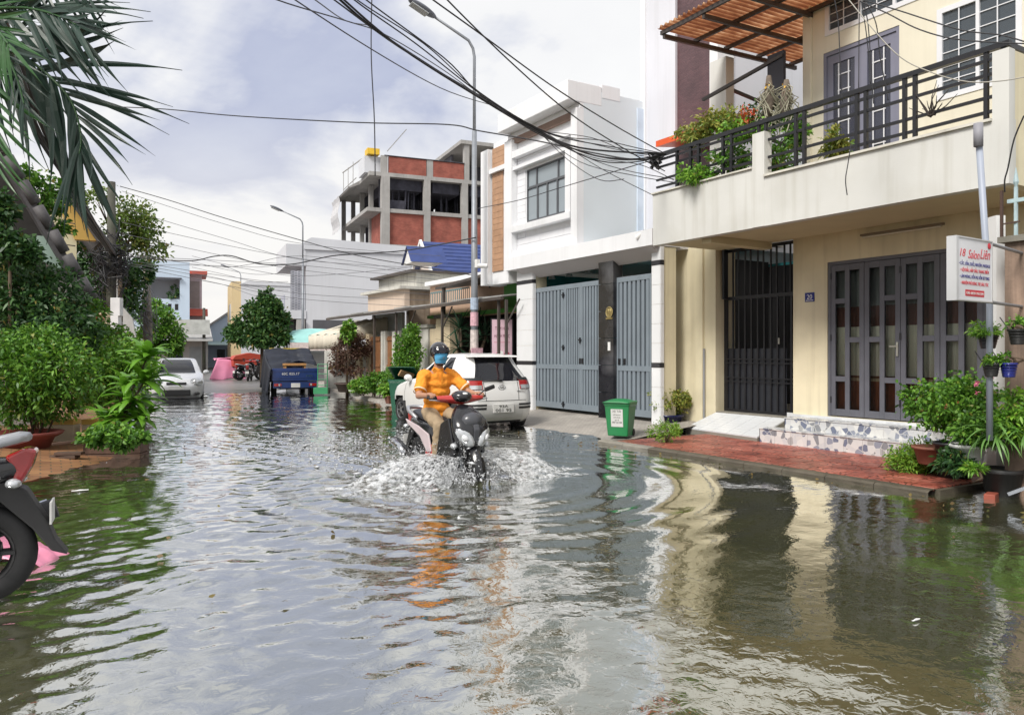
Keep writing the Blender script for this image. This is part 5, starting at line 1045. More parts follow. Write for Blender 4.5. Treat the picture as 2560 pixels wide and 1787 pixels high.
frond([(-120, 0), (-30, 20), (60, 20), (130, 35), (190, 62)], 4.8, 4.3, 22, .60, 0, 40, 16, seed=2, droop=.2)
frond([(-120, -60), (0, -70), (110, -50), (220, -15)], 4.8, 4.4, 20, .40, 0, 50, 20, seed=3, droop=.45)
frond([(-140, 40), (-60, 60), (0, 110), (40, 190), (60, 260)], 4.7, 4.2, 13, .40, 0, 50, 25, seed=4, droop=.4)
frond([(-150, 30), (-80, 30), (-20, 60), (20, 110)], 4.4, 3.9, 12, .40, 1, 45, 20, seed=5, droop=.35)
frond([(-150, 80), (-80, 130), (-30, 220), (-10, 330), (-5, 420)], 4.6, 4.1, 16, .36, 1, 45, 20, seed=6, droop=.4)
for o in lfm.values(): bpy.data.objects.remove(o)

# ================================================================== TREES AND BUSHES
def pb(x, y, d, rx, ry, wt=None):
    c = at(x, y, d=d); a = rx * d / FPX; b = (c.x, c.y, c.z, a, a, ry * d / FPX); return b + ((wt,) if wt else ())
def base(x, d, z=0.): p = at(x, d=d); return (p.x, p.y, z)
bush('dark_shrub', 'tall dark leaved shrub against the mint house', [pb(60, 745, 12.6, 80, 75), pb(130, 760, 12.8, 80, 80), pb(170, 820, 12.4, 70, 60), pb(60, 850, 12.5, 90, 70), pb(10, 700, 12.8, 60, 60)], 9000, LF_DARK, .12, .045, base(90, 12.8), 21, 'shrub', 'shrubs along the left side')
bush('bright_shrub', 'bright green low shrub behind the parked scooter', [pb(60, 930, 11.4, 110, 75), pb(150, 930, 11.3, 85, 75), pb(10, 930, 11.6, 70, 90), pb(110, 860, 11.6, 80, 45), pb(60, 1010, 11.5, 80, 45), pb(150, 1000, 11.4, 60, 40)], 11000, LF_MID, .085, .04, base(90, 11.6), 22, 'shrub', 'shrubs along the left side')
bush('lime_shrub', 'lime green shrub between the strap leaved plant and the white car', [pb(270, 900, 13.0, 85, 60), pb(330, 930, 13.2, 55, 50), pb(230, 960, 13.0, 60, 60), pb(300, 970, 12.9, 70, 40)], 8000, LF_LIME, .085, .04, base(275, 13.1), 23, 'shrub', 'shrubs along the left side')
bush('back_shrub', 'dull green shrub behind the lime shrub under the meter boxes', [pb(250, 850, 17, 60, 45), pb(320, 880, 18, 45, 40), pb(200, 800, 16, 55, 60)], 5000, LF_MID, .11, .05, base(250, 17), 24, 'shrub', 'shrubs along the left side')
def tree(name, label, bx_, by_, d, blobs, n, m, size, trunk=.1, seed=1, lean=0, group=None, cat='tree', spread=.17, bm=None):
    p = at(bx_, d=d); r = empty(name, (p.x, p.y, 0), 0, label, cat, group, world=True); g = random.Random(seed)
    zs = min(b[2] - b[5] * .6 for b in blobs); top = Vector((blobs[0][0], blobs[0][1], max(b[2] for b in blobs)))
    fork = Vector((p.x + lean, p.y, max(.6, zs))); MB().tube([(p.x, p.y, -.2), (p.x + lean * .4, p.y, fork.z * .5), fork], [trunk * 1.25, trunk, trunk * .85], 9).build('trunk', bm or bark, r, smooth=True)
    for b in blobs:
        e = Vector(b[:3]) + Vector((0, 0, .2 * b[5])); mid = fork.lerp(e, .5) + Vector((g.uniform(-.15, .15), g.uniform(-.15, .15), g.uniform(0, .2)))
        MB().tube([fork, mid, e], [trunk * .6, trunk * .4, trunk * .12], 6).build('limb', bm or bark, r, smooth=True)
        for k in range(3): q = e + Vector((g.uniform(-.8, .8) * b[3], g.uniform(-.8, .8) * b[4], g.uniform(-.3, .7) * b[5])); MB().tube([mid, mid.lerp(q, .6) + Vector((0, 0, .05)), q], [trunk * .25, trunk * .15, trunk * .05], 5).build('branch', bm or bark, r, smooth=True)
    P, D = clumps(blobs, n, seed, 22, spread); leaves('crown', m, r, P, D, size, size * .5, seed); return r
tree('street_tree', 'round dark green street tree behind the blue pickup', 655, 0, 38, [pb(600, 838, 38, 30, 17), pb(645, 845, 37.8, 34, 18), pb(690, 838, 38.2, 32, 20), pb(716, 850, 38, 16, 12), pb(580, 826, 37.9, 13, 9), pb(622, 808, 38, 30, 20), pb(665, 805, 38, 32, 24), pb(700, 806, 38.3, 20, 22), pb(640, 776, 38, 24, 20), pb(680, 774, 38, 22, 22), pb(662, 750, 38, 18, 16), pb(672, 733, 38, 9, 10), pb(694, 757, 38, 8, 8)], 9000, leafmat('leaf_street', [(.02, .07, .02), (.05, .13, .03), (.10, .20, .04)]), .22, .09, 31, spread=.24)
tree('leafy_street_tree', 'airy yellow green tree beside the mossy utility pole', 300, 0, 25.5, [pb(330, 540, 25.5, 45, 40), pb(370, 570, 25.7, 35, 35), pb(310, 590, 25.5, 45, 40), pb(380, 620, 25.8, 30, 30), pb(240, 500, 25.2, 25, 30)], 2600, leafmat('leaf_airy', [(.06, .12, .02), (.12, .20, .03), (.2, .25, .05)], .4), .16, .08, 32, spread=.3)
tree('shaded_tree', 'dark green tree filling the gap behind the mossy pole', 265, 0, 27, [pb(250, 680, 27, 55, 50), pb(310, 700, 27, 45, 60), pb(220, 640, 27, 45, 45), pb(345, 690, 27.4, 35, 45), pb(280, 760, 27, 60, 45), pb(220, 730, 26, 40, 40)], 6500, LF_DARK, .17, .12, 33)
tree('green_tree', 'mid green tree below the blue building', 392, 0, 40, [pb(390, 800, 40, 40, 35), pb(420, 840, 40, 35, 32), pb(375, 850, 40, 30, 32), pb(385, 770, 40, 20, 18), pb(430, 868, 40, 24, 20)], 5000, LF_MID, .22, .1, 34)
tree('fence_tree', 'bright leafed sapling against the mint roof', 105, 0, 17, [pb(100, 480, 17, 40, 35), pb(60, 440, 17, 28, 28), pb(130, 510, 17, 30, 25), pb(140, 560, 17, 25, 22), pb(175, 475, 17.5, 26, 24)], 1500, LF_MID, .14, .05, 35, spread=.3)
tree('fence_vine', 'dark vine leaves trailing under the mint roof edge', 25, 0, 12.2, [pb(15, 600, 12.2, 30, 40), pb(50, 625, 12.2, 30, 24), pb(5, 520, 12.2, 22, 40), pb(85, 640, 12.2, 20, 16)], 2600, LF_DARK, .12, .03, 36, spread=.3, cat='vine')
# yards on the right: bonsai, hedge, small bushes
BN = tree('maroon_bonsai', 'maroon leaved bonsai tree in a round clay pot before the wooden gate', 868, 0, 27, [pb(865, 880, 27, 42, 18), pb(905, 870, 27.2, 28, 20), pb(850, 905, 27, 32, 13), pb(880, 925, 26.8, 28, 12), pb(880, 850, 27, 30, 14), pb(840, 925, 27, 16, 10)], 5200, LF_RED, .09, .05, 41, spread=.2)
clay = mat('clay_pot', (.22, .085, .055), .7, .2, 4, .1); clay2 = mat('old_brown_pot', (.10, .065, .055), .6, .2, 4)
def pot(name, label, pos, r, h, m, cat='pot', soil=True, group=None, sq=False):
    o = empty(name, pos, 0, label, cat, group)
    MB().lathe([(r * .66, 0), (r * .72, .01), (r * .95, h * .85), (r * 1.06, h * .86), (r * 1.08, h), (r * .94, h), (r * .9, h * .9)], (0, 0, 0), 22 if not sq else 4, Matrix.Rotation(R(45), 4, 'Z') if sq else None).build('pot_wall', m, o, smooth=not sq)
    MB().lathe([(.01, h * .88), (r * .9, h * .88)], (0, 0, 0), 16, None, False).build('soil', mat('potting_soil', (.05, .035, .025), .95, .3, 20, .6), o); return o
p = at(868, d=27); pot('clay_pot', 'wide dark clay pot holding the maroon bonsai', (p.x, p.y, .12), .42, .32, clay2)
bush('tall_hedge', 'tall narrow green hedge plant covering the fence between the pillars', [pb(1020, 880, 22.5, 30, 45), pb(1010, 930, 22.3, 38, 45), pb(1030, 840, 22.7, 22, 25), pb(990, 960, 22, 35, 25)], 6500, LF_MID, .10, .05, base(1015, 22.4, .1), 42, 'hedge')
for k, (x, y, d, rx, ry, m) in enumerate(((935, 955, 24, 24, 22, LF_MID), (905, 962, 24.5, 22, 16, LF_LIME), (965, 950, 23.5, 20, 20, LF_MID), (975, 975, 21, 24, 14, LF_LIME), (888, 966, 25, 14, 12, LF_LIME))):
    bush('potted_bush', ['leafy green bush in front of the wooden gate', 'lime green bush beside the bonsai pot', 'dark green bush under the tall hedge', 'small yellow green plant beside the dark green bin', 'pale green plant in a white tub by the kerb'][k], [pb(x, y, d, rx, ry), pb(x + 8, y + 6, d, rx * .7, ry * .7)], 1500, m, .10, .06, base(x, d, .12), 50 + k, 'bush', 'potted bushes by the yard fence')
p = at(888, d=25); pot('white_tub', 'white plastic tub under the pale green plant', (p.x, p.y, .08), .2, .2, wh)
p = at(978, d=21); pot('clay_pot', 'square clay pot under the small yellow green plant', (p.x, p.y, .1), .22, .22, clay, sq=True)
bush('awning_plant', 'green climbing plant at the corner of the beige awning', [pb(872, 820, 26.5, 16, 18), pb(865, 838, 26.5, 14, 12)], 700, LF_LIME, .14, .08, base(870, 26.6, .1), 57, 'plant')
# straps: dracaena with separate leaves
def strap_mesh(name, m, w=.12, bend_=.9, n=7):
    return MB().grid(lambda u, v: (u * math.cos(bend_ * u * .6), (v - .5) * w * (math.sin(math.pi * min(1, .12 + u * .9)) ** .7), u * .12 - bend_ * .5 * u * u - .25 * abs(v - .5) * w), n, 2).build(name, m, None, smooth=True)
def rosette(root, c, n, ln, src, seed, tilt=(10, 75), name='leaf', flat=1):
    g = random.Random(seed)
    for i in range(n):
        az = i * 2.4 + g.uniform(-.3, .3); el = R(g.uniform(*tilt)); o = inst(src); L = ln * g.uniform(.7, 1.15); o.parent = root; o.location = Vector(c) - root.location + Vector((0, 0, g.uniform(-.04, .04)))
        o.rotation_euler = (g.uniform(-.3, .3), -el, az); o.scale = (L, L, L)
dr_m = leafmat('dracaena_leaf', [(.07, .20, .02), (.14, .34, .03), (.24, .46, .06)], .35, .3); dkstrap = leafmat('yucca_leaf', [(.012, .04, .022), (.022, .065, .03)], .15, .4)
src1 = strap_mesh('leaf', dr_m, .26, 1.0); src2 = strap_mesh('leaf', dkstrap, .09, .5); src3 = strap_mesh('leaf', leafmat('spider_leaf', [(.10, .24, .05), (.18, .36, .09)], .3, .4), .055, 1.6)
pl0 = at(292, 1140, Z=-.02); DR = empty('strap_leaf_plant', (pl0.x, pl0.y, .2), 0, 'tall strap leaved green plant growing from the wooden planter', 'plant')
for i, (dx, dz, n, ln) in enumerate(((.44, 1.20, 26, .48), (.40, .86, 26, .50), (.24, .58, 26, .48), (.05, .34, 26, .44), (-.15, .32, 18, .36), (.32, .32, 24, .46), (.12, .80, 18, .42))):
    tip = Vector((pl0.x, pl0.y, .2)) + Vector((CA, -SA, 0)) * dx + Vector((0, 0, dz)); MB().tube([(0, 0, -.1), ((tip - DR.location) * .5 + Vector((-.04, 0, .05))), tip - DR.location], [.022, .018, .013], 6).build('stem', bark, DR, smooth=True); rosette(DR, tip, n, ln, src1, 60 + i, (-10, 70))
plank = mat('planter_wood', (.11, .06, .04), .7, .3, 6, .3, 30, grime=.5, dirt=(.05, .04, .03))
PL = empty('wooden_planter', (pl0.x, pl0.y, -.15), -YAW + R(8), 'weathered brown wooden planter box standing in the water', 'planter')
for (a, b, c, d) in ((-.38, .38, -.2, -.17), (-.38, .38, .17, .2), (-.38, -.35, -.17, .17), (.35, .38, -.17, .17)):
    for k in range(2): MB().box(a, b, c, d, .0 + .19 * k, .18 + .19 * k).build('plank', plank, PL, bevel=.004)
MB().box(-.35, .35, -.17, .17, .05, .34).build('soil', MATS['potting_soil'], PL)
gc = [pb(245, 1090, 10.2, 45, 16), pb(320, 1100, 10.2, 48, 16), pb(285, 1085, 10.3, 40, 20)]; bush('ground_cover_plant', 'dense round leaved plant spilling over the wooden planter', gc, 2600, LF_MID, .07, .055, (pl0.x, pl0.y, .18), 66, 'plant', stems=3)
yc = at(1160, 850, d=21); YU = empty('yucca_plant', (yc.x, yc.y, .15), 0, 'dark spiky yucca growing behind the tall lamp post', 'plant')
for i, (x, y) in enumerate(((1150, 820), (1180, 850), (1145, 870), (1195, 815), (1215, 840))):
    c = at(x, y, d=21); MB().tube([(0, 0, 0), (c - YU.location)], [.05, .04], 7).build('stem', bark, YU, smooth=True); rosette(YU, c, 26, .62, src2, 70 + i, (-25, 80))
# corner cluster by the stained wall
cl = at(2330, 1140, Z=PZ)
ros = [pb(2370, 1010, 8.6, 95, 45), pb(2430, 985, 8.5, 60, 40), pb(2300, 1000, 8.7, 35, 30), pb(2400, 1050, 8.5, 70, 30)]
bs = bush('rose_bush', 'pink flowering bush in pots beside the mosaic steps', ros, 4800, LF_MID, .06, .034, (cl.x + .2, cl.y, .3), 81, 'bush', stems=8, spread=.2)
P, D = clumps([pb(2450, 955, 8.4, 40, 18), pb(2420, 985, 8.3, 30, 14)], 40, 83, 9, .06); leaves('flower', FLOWER_P, bs, P, D, .035, .035, 3)
P, D = clumps([pb(2370, 1005, 8.4, 30, 14)], 16, 84, 7, .05); leaves('flower', leafmat('flower_orange', [(.8, .3, .12), (.85, .42, .2)]), bs, P, D, .03, .03, 4)
fc = at(2310, 1178, Z=PZ); bush('fern_mound', 'feathery yellow green mound plant at the pavement corner', [(fc.x, fc.y, PZ + .16, .30, .22, .17), (fc.x + .12, fc.y - .1, PZ + .14, .24, .2, .14), (fc.x - .16, fc.y + .12, PZ + .12, .2, .18, .13)], 5200, LF_FERN, .055, .018, (fc.x, fc.y, PZ), 85, 'plant', stems=3, spread=.22)
sp0 = at(2490, 1095, d=7.7); SPD = empty('spider_plant', tuple(sp0), 0, 'arching spider plant overflowing a white pot by the wall', 'plant'); rosette(SPD, sp0, 70, .42, src3, 88, (0, 80)); rosette(SPD, sp0 + Vector((.1, -.25, .03)), 40, .36, src3, 89, (0, 80))
tp = at(2435, 1200, d=7.8); bush('trailing_plant', 'bright trailing succulent hanging down the dark planter side', [(tp.x, tp.y, tp.z + .08, .10, .08, .08), (tp.x + .02, tp.y, tp.z - .08, .07, .06, .1)], 500, LF_LIME, .075, .016, (tp.x, tp.y, tp.z + .1), 90, 'plant', stems=2)
for (x, y, d, r, h, m, lab) in ((2330, 1115, 8.7, .20, .2, clay, 'red clay pot under the pink flowering bush'), (2375, 1105, 8.4, .16, .2, black, 'dark ribbed pot beside the red clay pot'), (2420, 1110, 8.1, .17, .24, wh, 'white pot holding the spider plant'), (2385, 1165, 8.7, .20, .20, mat('black_tub', (.02, .02, .02), .5), 'large black tub at the end of the red pavement'), (2505, 1215, 7.9, .20, .30, MATS['black_tub'], 'black bucket planter against the stained wall')):
    c = at(x, y, d=d); pot('plant_pot', lab, (c.x, c.y, max(-.02, c.z - h)), r, h, m)
rb = at(2478, 1225, d=7.75); tag(MB().obox((rb.x, rb.y, .0), (.2, .1, .1), .3).build('red_brick_block', mat('wet_brick', (.32, .08, .05), .6, .2), None, bevel=.006), 'single red brick wedged under the black bucket planter', 'brick')
tag(MB().bar(at(2520, 1235, d=7.4), at(2575, 1215, d=7.3), .03).build('metal_offcut', galv, None), 'short grey metal rod lying beside the stained wall', 'rod')
for k, (x, y, d, rx, ry, n, m, lab) in enumerate(((2440, 1075, 8.0, 50, 30, 1500, LF_MID, 'leafy green plant crowding behind the spider plant'), (2530, 1040, 7.7, 45, 60, 1800, LF_LIME, 'lime leaved climber on the foot of the stained pillar'), (2385, 1150, 8.1, 40, 25, 1200, LF_DARK, 'dark creeping plant spilling over the black tub'))): bush('corner_plant', lab, [pb(x, y, d, rx, ry), pb(x + 15, y + 20, d - .1, rx * .7, ry * .7)], n, m, .07, .03, tuple(at(x, y + ry, d=d)), 140 + k, 'plant', 'plants crowding the pavement corner', stems=4, spread=.2)
# blue pot by the white pillar
bp_ = at(1672, 1070, Z=PZ); pot('blue_pot', 'glossy dark blue pot on the red pavement next to the green bin', tuple(bp_), .27, .26, mat('blue_glaze', (.012, .016, .07), .2, .2, 5))
bush('variegated_plant', 'yellow green leafy plant with a stake in the blue pot', [(bp_.x, bp_.y, PZ + .48, .30, .28, .16), (bp_.x - .1, bp_.y + .12, PZ + .62, .16, .15, .12), (bp_.x + .18, bp_.y - .12, PZ + .55, .2, .18, .12)], 1500, LF_YEL, .075, .035, (bp_.x, bp_.y, PZ + .25), 92, 'plant', spread=.2)
fl = at(1633, 1045, d=12.0); bush('soft_fern', 'soft green fern drooping beside the blue pot', [(fl.x + .25, fl.y, PZ + .17, .22, .22, .13)], 1500, LF_FERN, .05, .015, (fl.x + .25, fl.y, PZ), 93, 'plant', stems=2)
tag(MB().bar((bp_.x, bp_.y, PZ + .2), (bp_.x + .03, bp_.y + .14, PZ + .85), .018).build('plant_stake', black, None), 'thin dark stake leaning in the blue pot', 'stake')
bk = at(1697, 1068, Z=PZ); tag(MB().obox((bk.x, bk.y, PZ + .05), (.2, .1, .1), .2).build('loose_brick', MATS['wet_brick'], None, bevel=.006), 'loose red brick beside the blue pot', 'brick')
# terrace plants
for k, (x, y, d, rx, ry, m, lab) in enumerate(((1800, 300, 12.4, 45, 25, LF_YEL, 'yellow green croton behind the balcony rail'), (1850, 295, 12.2, 35, 20, FLOWER_R, 'orange flowering plant behind the balcony rail'), (1740, 335, 12.6, 40, 22, LF_YEL, 'reddish green plant at the far end of the balcony'), (1860, 330, 12.0, 60, 22, LF_LIME, 'bright green potted plant on the plant terrace'), (1940, 400, 11.4, 40, 35, LF_MID, 'leafy plant behind the balcony bars near the post'), (1740, 440, 12.2, 45, 18, LF_LIME, 'vine creeping over the low balcony wall'), (2085, 360, 10.8, 25, 30, LF_YEL, 'small flowering plant in front of the upper door'), (1900, 300, 12.3, 45, 40, LF_DARK, 'dark leafy plant at the back of the terrace'), (1985, 330, 11.6, 26, 40, LF_MID, 'tall green plant against the upper side wall'), (1830, 400, 11.9, 50, 24, LF_MID, 'green plant filling the gap behind the low parapet'))):
    bush('terrace_plant', lab, [pb(x, y, d, rx, ry), pb(x + 15, y + 8, d - .1, rx * .7, ry * .8)], 900 if m is not FLOWER_R else 160, m, .09, .035, tuple(at(x, y + ry, d=d)), 100 + k, 'plant', 'plants on the terrace', stems=4, spread=.22)
wdo = mat('drift_wood', (.17, .14, .11), .9, .4, 7, .6, 40)
for k, (x, y0, y1, d) in enumerate(((1918, 190, 300, 12.0), (1962, 200, 290, 11.6))):
    a, b = at(x, y1, d=d), at(x + 4, y0, d=d); o = empty('orchid_log', tuple(a), 0, ['hanging driftwood log with pale orchid roots on the terrace', 'taller orchid log tied with yellow flowers on the terrace'][k], 'orchid log', world=True)
    MB().tube([a, a.lerp(b, .4) + Vector((.03, 0, 0)), b], [.06, .10, .035], 7).build('log', wdo, o, smooth=True); gg = random.Random(k)
    for i in range(46): q = a.lerp(b, gg.uniform(.2, .9)); MB().tube([q, q + Vector((gg.uniform(-.18, .18), gg.uniform(-.18, .18), -.1)), q + Vector((gg.uniform(-.2, .2), gg.uniform(-.2, .2), -gg.uniform(.3, .5)))], .008, 4).build('root', mat('orchid_root', (.33, .32, .24), .8), o)
    leaves('flower', leafmat('flower_yellow', [(.8, .45, .03), (.85, .55, .08)]), o, [tuple(a.lerp(b, .75) + Vector((gg.uniform(-.06, .06), gg.uniform(-.06, .06), gg.uniform(-.08, .08)))) for _ in range(14 if k else 4)], [(gg.gauss(0, 1), gg.gauss(0, 1), .4) for _ in range(14 if k else 4)], .05, .05, k)
ds = at(2330, 290, d=9.0); DT = empty('bare_shrub', tuple(ds), 0, 'leafless dark twiggy shrub behind the right balcony bars', 'shrub')
gg = random.Random(5)
for i in range(16):
    a = Vector((gg.uniform(-.04, .04), gg.uniform(-.04, .04), 0)); d = Vector((gg.gauss(0, .5), gg.gauss(0, .6), 1)).normalized(); l = gg.uniform(.18, .4); MB().tube([a, a + d * l * .5 + Vector((gg.uniform(-.05, .05), 0, 0)), a + d * l], [.010, .007, .003], 4).build('twig', mat('dark_twig', (.05, .04, .035), .8), DT)
for o in (src1, src2, src3): bpy.data.objects.remove(o)
# ================================================================== CARS
rubber = mat('tyre_rubber', (.016, .016, .017), .7, .2, 30); alloy = mat('alloy_rim', (.42, .43, .45), .3, .1, 8, metal=.8)
carwhite = mat('white_car_paint', (.80, .80, .79), .22, .02, 2, coat=.6); silver = mat('silver_car_paint', (.70, .71, .73), .25, .03, 2, coat=.6)
cglass = glassmat('car_glass', (.012, .013, .018), .86, .02); trim = mat('black_trim', (.018, .018, .02), .45); redl = mat('red_lens', (.42, .015, .015), .12, .1, 9, coat=1); clearl = mat('clear_lens', (.60, .62, .64), .08, .3, 12, coat=1, metal=.4)
platem = mat('plate_white', (.74, .74, .72), .4); ink = mat('plate_ink', (.02, .02, .02), .5)
def torus_y(mb, c, Rr, r, n=26, k=10, sy=1.0):
    c = Vector(c); mb.grid(lambda u, v: c + Vector(((Rr + r * math.cos(v * 6.2832)) * math.cos(u * 6.2832), r * sy * math.sin(v * 6.2832), (Rr + r * math.cos(v * 6.2832)) * math.sin(u * 6.2832))), n, k); return mb
def wheel(root, c, Rr, w, rim=alloy, spokes=5, name='wheel'):
    t = Rr * .24; tw = torus_y(MB(), c, Rr - t, t, 30, 10, w / 2 / t).build(name, rubber, root, smooth=True)
    c = Vector(c); m = MB(); m.lathe([(Rr - 1.75 * t, -w * .36), (Rr - 1.6 * t, -w * .40), (Rr - 1.55 * t, w * .40), (Rr - 1.75 * t, w * .36)], c, 24, Matrix.Rotation(R(90), 4, 'X'), False); m.cyl(c - Vector((0, w * .33, 0)), c + Vector((0, w * .33, 0)), Rr * .16, n=12)
    for i in range(spokes):
        a = 6.283 * i / spokes; d = Vector((math.cos(a), 0, math.sin(a)))
        for s in (-1, 1): m.bar(c + d * Rr * .1 + Vector((0, s * w * .30, 0)), c + d * (Rr - 1.6 * t) + Vector((0, s * w * .26, 0)), Rr * .14, .02)
    m.build('rim', rim, tw); return tw
def outline(xr, xf, w, rr, rf, bow=.05, bowr=.04):
    pts = []; nf, nc, ns, nr = 6, 6, 22, 6
    for i in range(nf): pts.append((xf, (w - rf) * i / nf))
    for i in range(nc): a = math.pi / 2 * i / nc; pts.append((xf - rf + rf * math.cos(a), w - rf + rf * math.sin(a)))
    for i in range(ns): pts.append((xf - rf + (xr + rr - xf + rf) * i / ns, w))
    for i in range(nc): a = math.pi / 2 * i / nc; pts.append((xr + rr - rr * math.sin(a), w - rr + rr * math.cos(a)))
    for i in range(nr + 1): pts.append((xr, (w - rr) * (1 - i / nr)))
    pts = [(x - (bow * (y / w) ** 2 if x > 0 else 0) * max(0, min(1, (x - (xf - .6)) / .6)) + (bowr * (y / w) ** 2) * max(0, min(1, ((xr + .5) - x) / .5)), y - .03 * max(0, (abs(x - (xf + xr) / 2) / ((xf - xr) / 2)) ** 3)) for x, y in pts]
    pts[-1] = (pts[-1][0], 0); pts[0] = (pts[0][0], 0)
    return pts + [(x, -y) for x, y in pts[-2:0:-1]]
class Car:
    """body as a stack of rounded outlines: (z, rear x, front x, half width, nose drop, rear radius, front radius)"""
    def __init__(s, root, levels, paint, wheels, glass_lv, hood_x, sub=3, noglass=()):
        s.root = root; fine = []; 
        for k in range(len(levels) - 1):
            p = [levels[max(0, min(len(levels) - 1, k + j))] for j in (-1, 0, 1, 2)]; n = sub
            for i in range(n):
                t = i / n; fine.append(tuple((.5 * ((2 * b) + (-a + c) * t + (2 * a - 5 * b + 4 * c - d) * t * t + (-a + 3 * b - 3 * c + d) * t ** 3)) if not p[1][7:] else b + (c - b) * t for a, b, c, d in zip(*[q[:7] for q in p])))
        fine.append(levels[-1][:7]); s.sub = sub; s.V = []
        for (z, xr, xf, w, dr, rr, rf) in fine:
            row = []
            for (x, y) in outline(xr, xf, w, max(.03, rr), max(.03, rf)): row.append(Vector((x, y, z - dr * max(0, min(1.3, (x - hood_x) / (xf - hood_x + 1e-3))) if x > hood_x else z)))
            s.V.append(row)
        s.n = len(s.V[0]); g0, g1 = glass_lv[0] * sub, glass_lv[1] * sub; s.g = (g0, g1)
        body = MB(); nv = s.n
        def is_glass(l, i):
            if not (g0 <= l < g1): return None
            c = i % nv; h = nv // 2; j = c if c < h else nv - 1 - c
            if j < 8: return 'windscreen'
            if 13 <= j < 22 or 23 <= j < 29: return 'side_window'
            if j >= 39: return 'rear_window'
            return None
        gl = {}; 
        for row in s.V: body.v += [tuple(v) for v in row]
        for l in range(len(s.V) - 1):
            for i in range(nv):
                f = (l * nv + i, l * nv + (i + 1) % nv, (l + 1) * nv + (i + 1) % nv, (l + 1) * nv + i)
                c = sum((Vector(body.v[k]) for k in f), Vector()) / 4
                k = is_glass(l, i)
                if k: gl.setdefault((k, 1 if c.y > 0 or k in ('windscreen', 'rear_window') else -1, (i if i < nv // 2 else nv - 1 - i) < 22.5), []).append(f); continue
                if any(math.hypot(c.x - x, c.z - z) < r and abs(c.y) > .45 for (x, z, r) in wheels): continue
                body.f.append(f)
        body.f.append(tuple(range(nv))[::-1]); top = (len(s.V) - 1) * nv; body.f.append(tuple(top + i for i in range(nv)))
        s.body = body.build('body', paint, root, smooth=True)
        for (k, sd, fr), fs in gl.items(): m = MB(); m.v = list(body.v); m.f = fs; s.clean(m).build(k, cglass, root, smooth=True)
    def clean(s, m):
        used = sorted({i for f in m.f for i in f}); mp = {u: i for i, u in enumerate(used)}; m.v = [m.v[u] for u in used]; m.f = [tuple(mp[i] for i in f) for f in m.f]; return m
    def patch(s, name, m, l0, l1, i0, i1, off=.006, parent=None):
        nv = s.n; mb = MB(); cen = Vector((0, 0, .7))
        def P(l, i):
            l = max(0, min(len(s.V) - 1.001, l)); a = int(l); f = l - a; b = int(math.floor(i)); g = i - b
            q = s.V[a][b % nv].lerp(s.V[a][(b + 1) % nv], g); r = s.V[a + 1][b % nv].lerp(s.V[a + 1][(b + 1) % nv], g); return q.lerp(r, f)
        def fn(u, v):
            l, i = l0 + (l1 - l0) * u, i0 + (i1 - i0) * v; p = P(l, i); nrm = (P(l, i + .3) - P(l, i - .3)).cross(P(l + .2, i) - P(l - .2, i))
            nrm = nrm.normalized() if nrm.length > 1e-9 else Vector((0, 0, 1)); return p + nrm * off * (1 if nrm.dot(p - cen) > 0 else -1)
        mb.grid(fn, 8, 10); return mb.build(name, m, parent or s.root, smooth=True)
# --- white hatchback, seen from behind
HB = empty('white_hatchback', (7.58, 14.60, -.055), R(90) + R(1.5), 'white hatchback parked at the grey gate with its rear towards the rider', 'car', 'parked cars')
hl = [(.17, -1.66, 1.66, .72, 0, .16, .3), (.30, -1.78, 1.76, .78, 0, .22, .35), (.50, -1.83, 1.82, .80, 0, .26, .4), (.66, -1.82, 1.80, .805, .04, .26, .4), (.80, -1.79, 1.74, .80, .10, .24, .4), (.93, -1.75, 1.62, .785, .16, .22, .4, 1), (.98, -1.74, .80, .76, 0, .2, .3), (1.15, -1.62, .50, .70, 0, .24, .3), (1.32, -1.50, .16, .63, 0, .24, .26), (1.44, -1.40, -.10, .57, 0, .2, .22), (1.50, -1.32, -.30, .48, 0, .2, .2), (1.525, -1.0, -.6, .32, 0, .2, .2)]
wl = [(1.2, .28, .34), (-1.25, .28, .34)]
hc = Car(HB, hl, carwhite, wl, (6, 9), .72)
for x in (1.2, -1.25):
    for s in (-1, 1): wheel(HB, (x, s * .70, .28), .285, .17)
MB().box(-1.5, 1.5, -.6, .6, .16, .5).build('underbody', trim, HB)
S = 3; h_ = hc.n // 2
for s in (0, 1):                                                # tail lamps wrap the corners
    a, b = (33.6, 41.2) if not s else (hc.n - 33.6, hc.n - 41.2)
    tlm = hc.patch('tail_light', redl, 4.15 * S, 6.3 * S, a, b, .012); a2, b2 = (37, 41) if not s else (hc.n - 37, hc.n - 41); hc.patch('lens', clearl, 4.2 * S, 4.75 * S, a2, b2, .018, tlm); hc.patch('chrome_edge', trim, 6.05 * S, 6.4 * S, a, b, .016, tlm)
    a3, b3 = (36, 41.6) if not s else (hc.n - 36, hc.n - 41.6)
    for l in (1.7, 2.05): hc.patch('bumper_slot', trim, l * S, (l + .22) * S, a3, b3, .006)
hc.patch('bumper_recess', mat('recess_white', (.66, .66, .65), .4), .75 * S, 2.15 * S, h_ - 5.6, h_ + 5.6, .004)
hc.patch('lower_valance', trim, .0, .42 * S, 33, hc.n - 33, .004)
pl = empty('x') if False else None
for (l0_, l1_, a_, b_) in ((2.62, 2.68, 35.5, hc.n - 35.5), (2.68, 5.9, 41.5, 41.62), (2.68, 5.9, hc.n - 41.5, hc.n - 41.62)): hc.patch('panel_gap', trim, l0_ * S, l1_ * S, a_, b_, .003)
for i_ in (15.5, 23.2, 29.5):
    for q_ in (i_, hc.n - i_): hc.patch('door_gap', trim, 1.0 * S, 5.6 * S, q_, q_ + .07, .003)
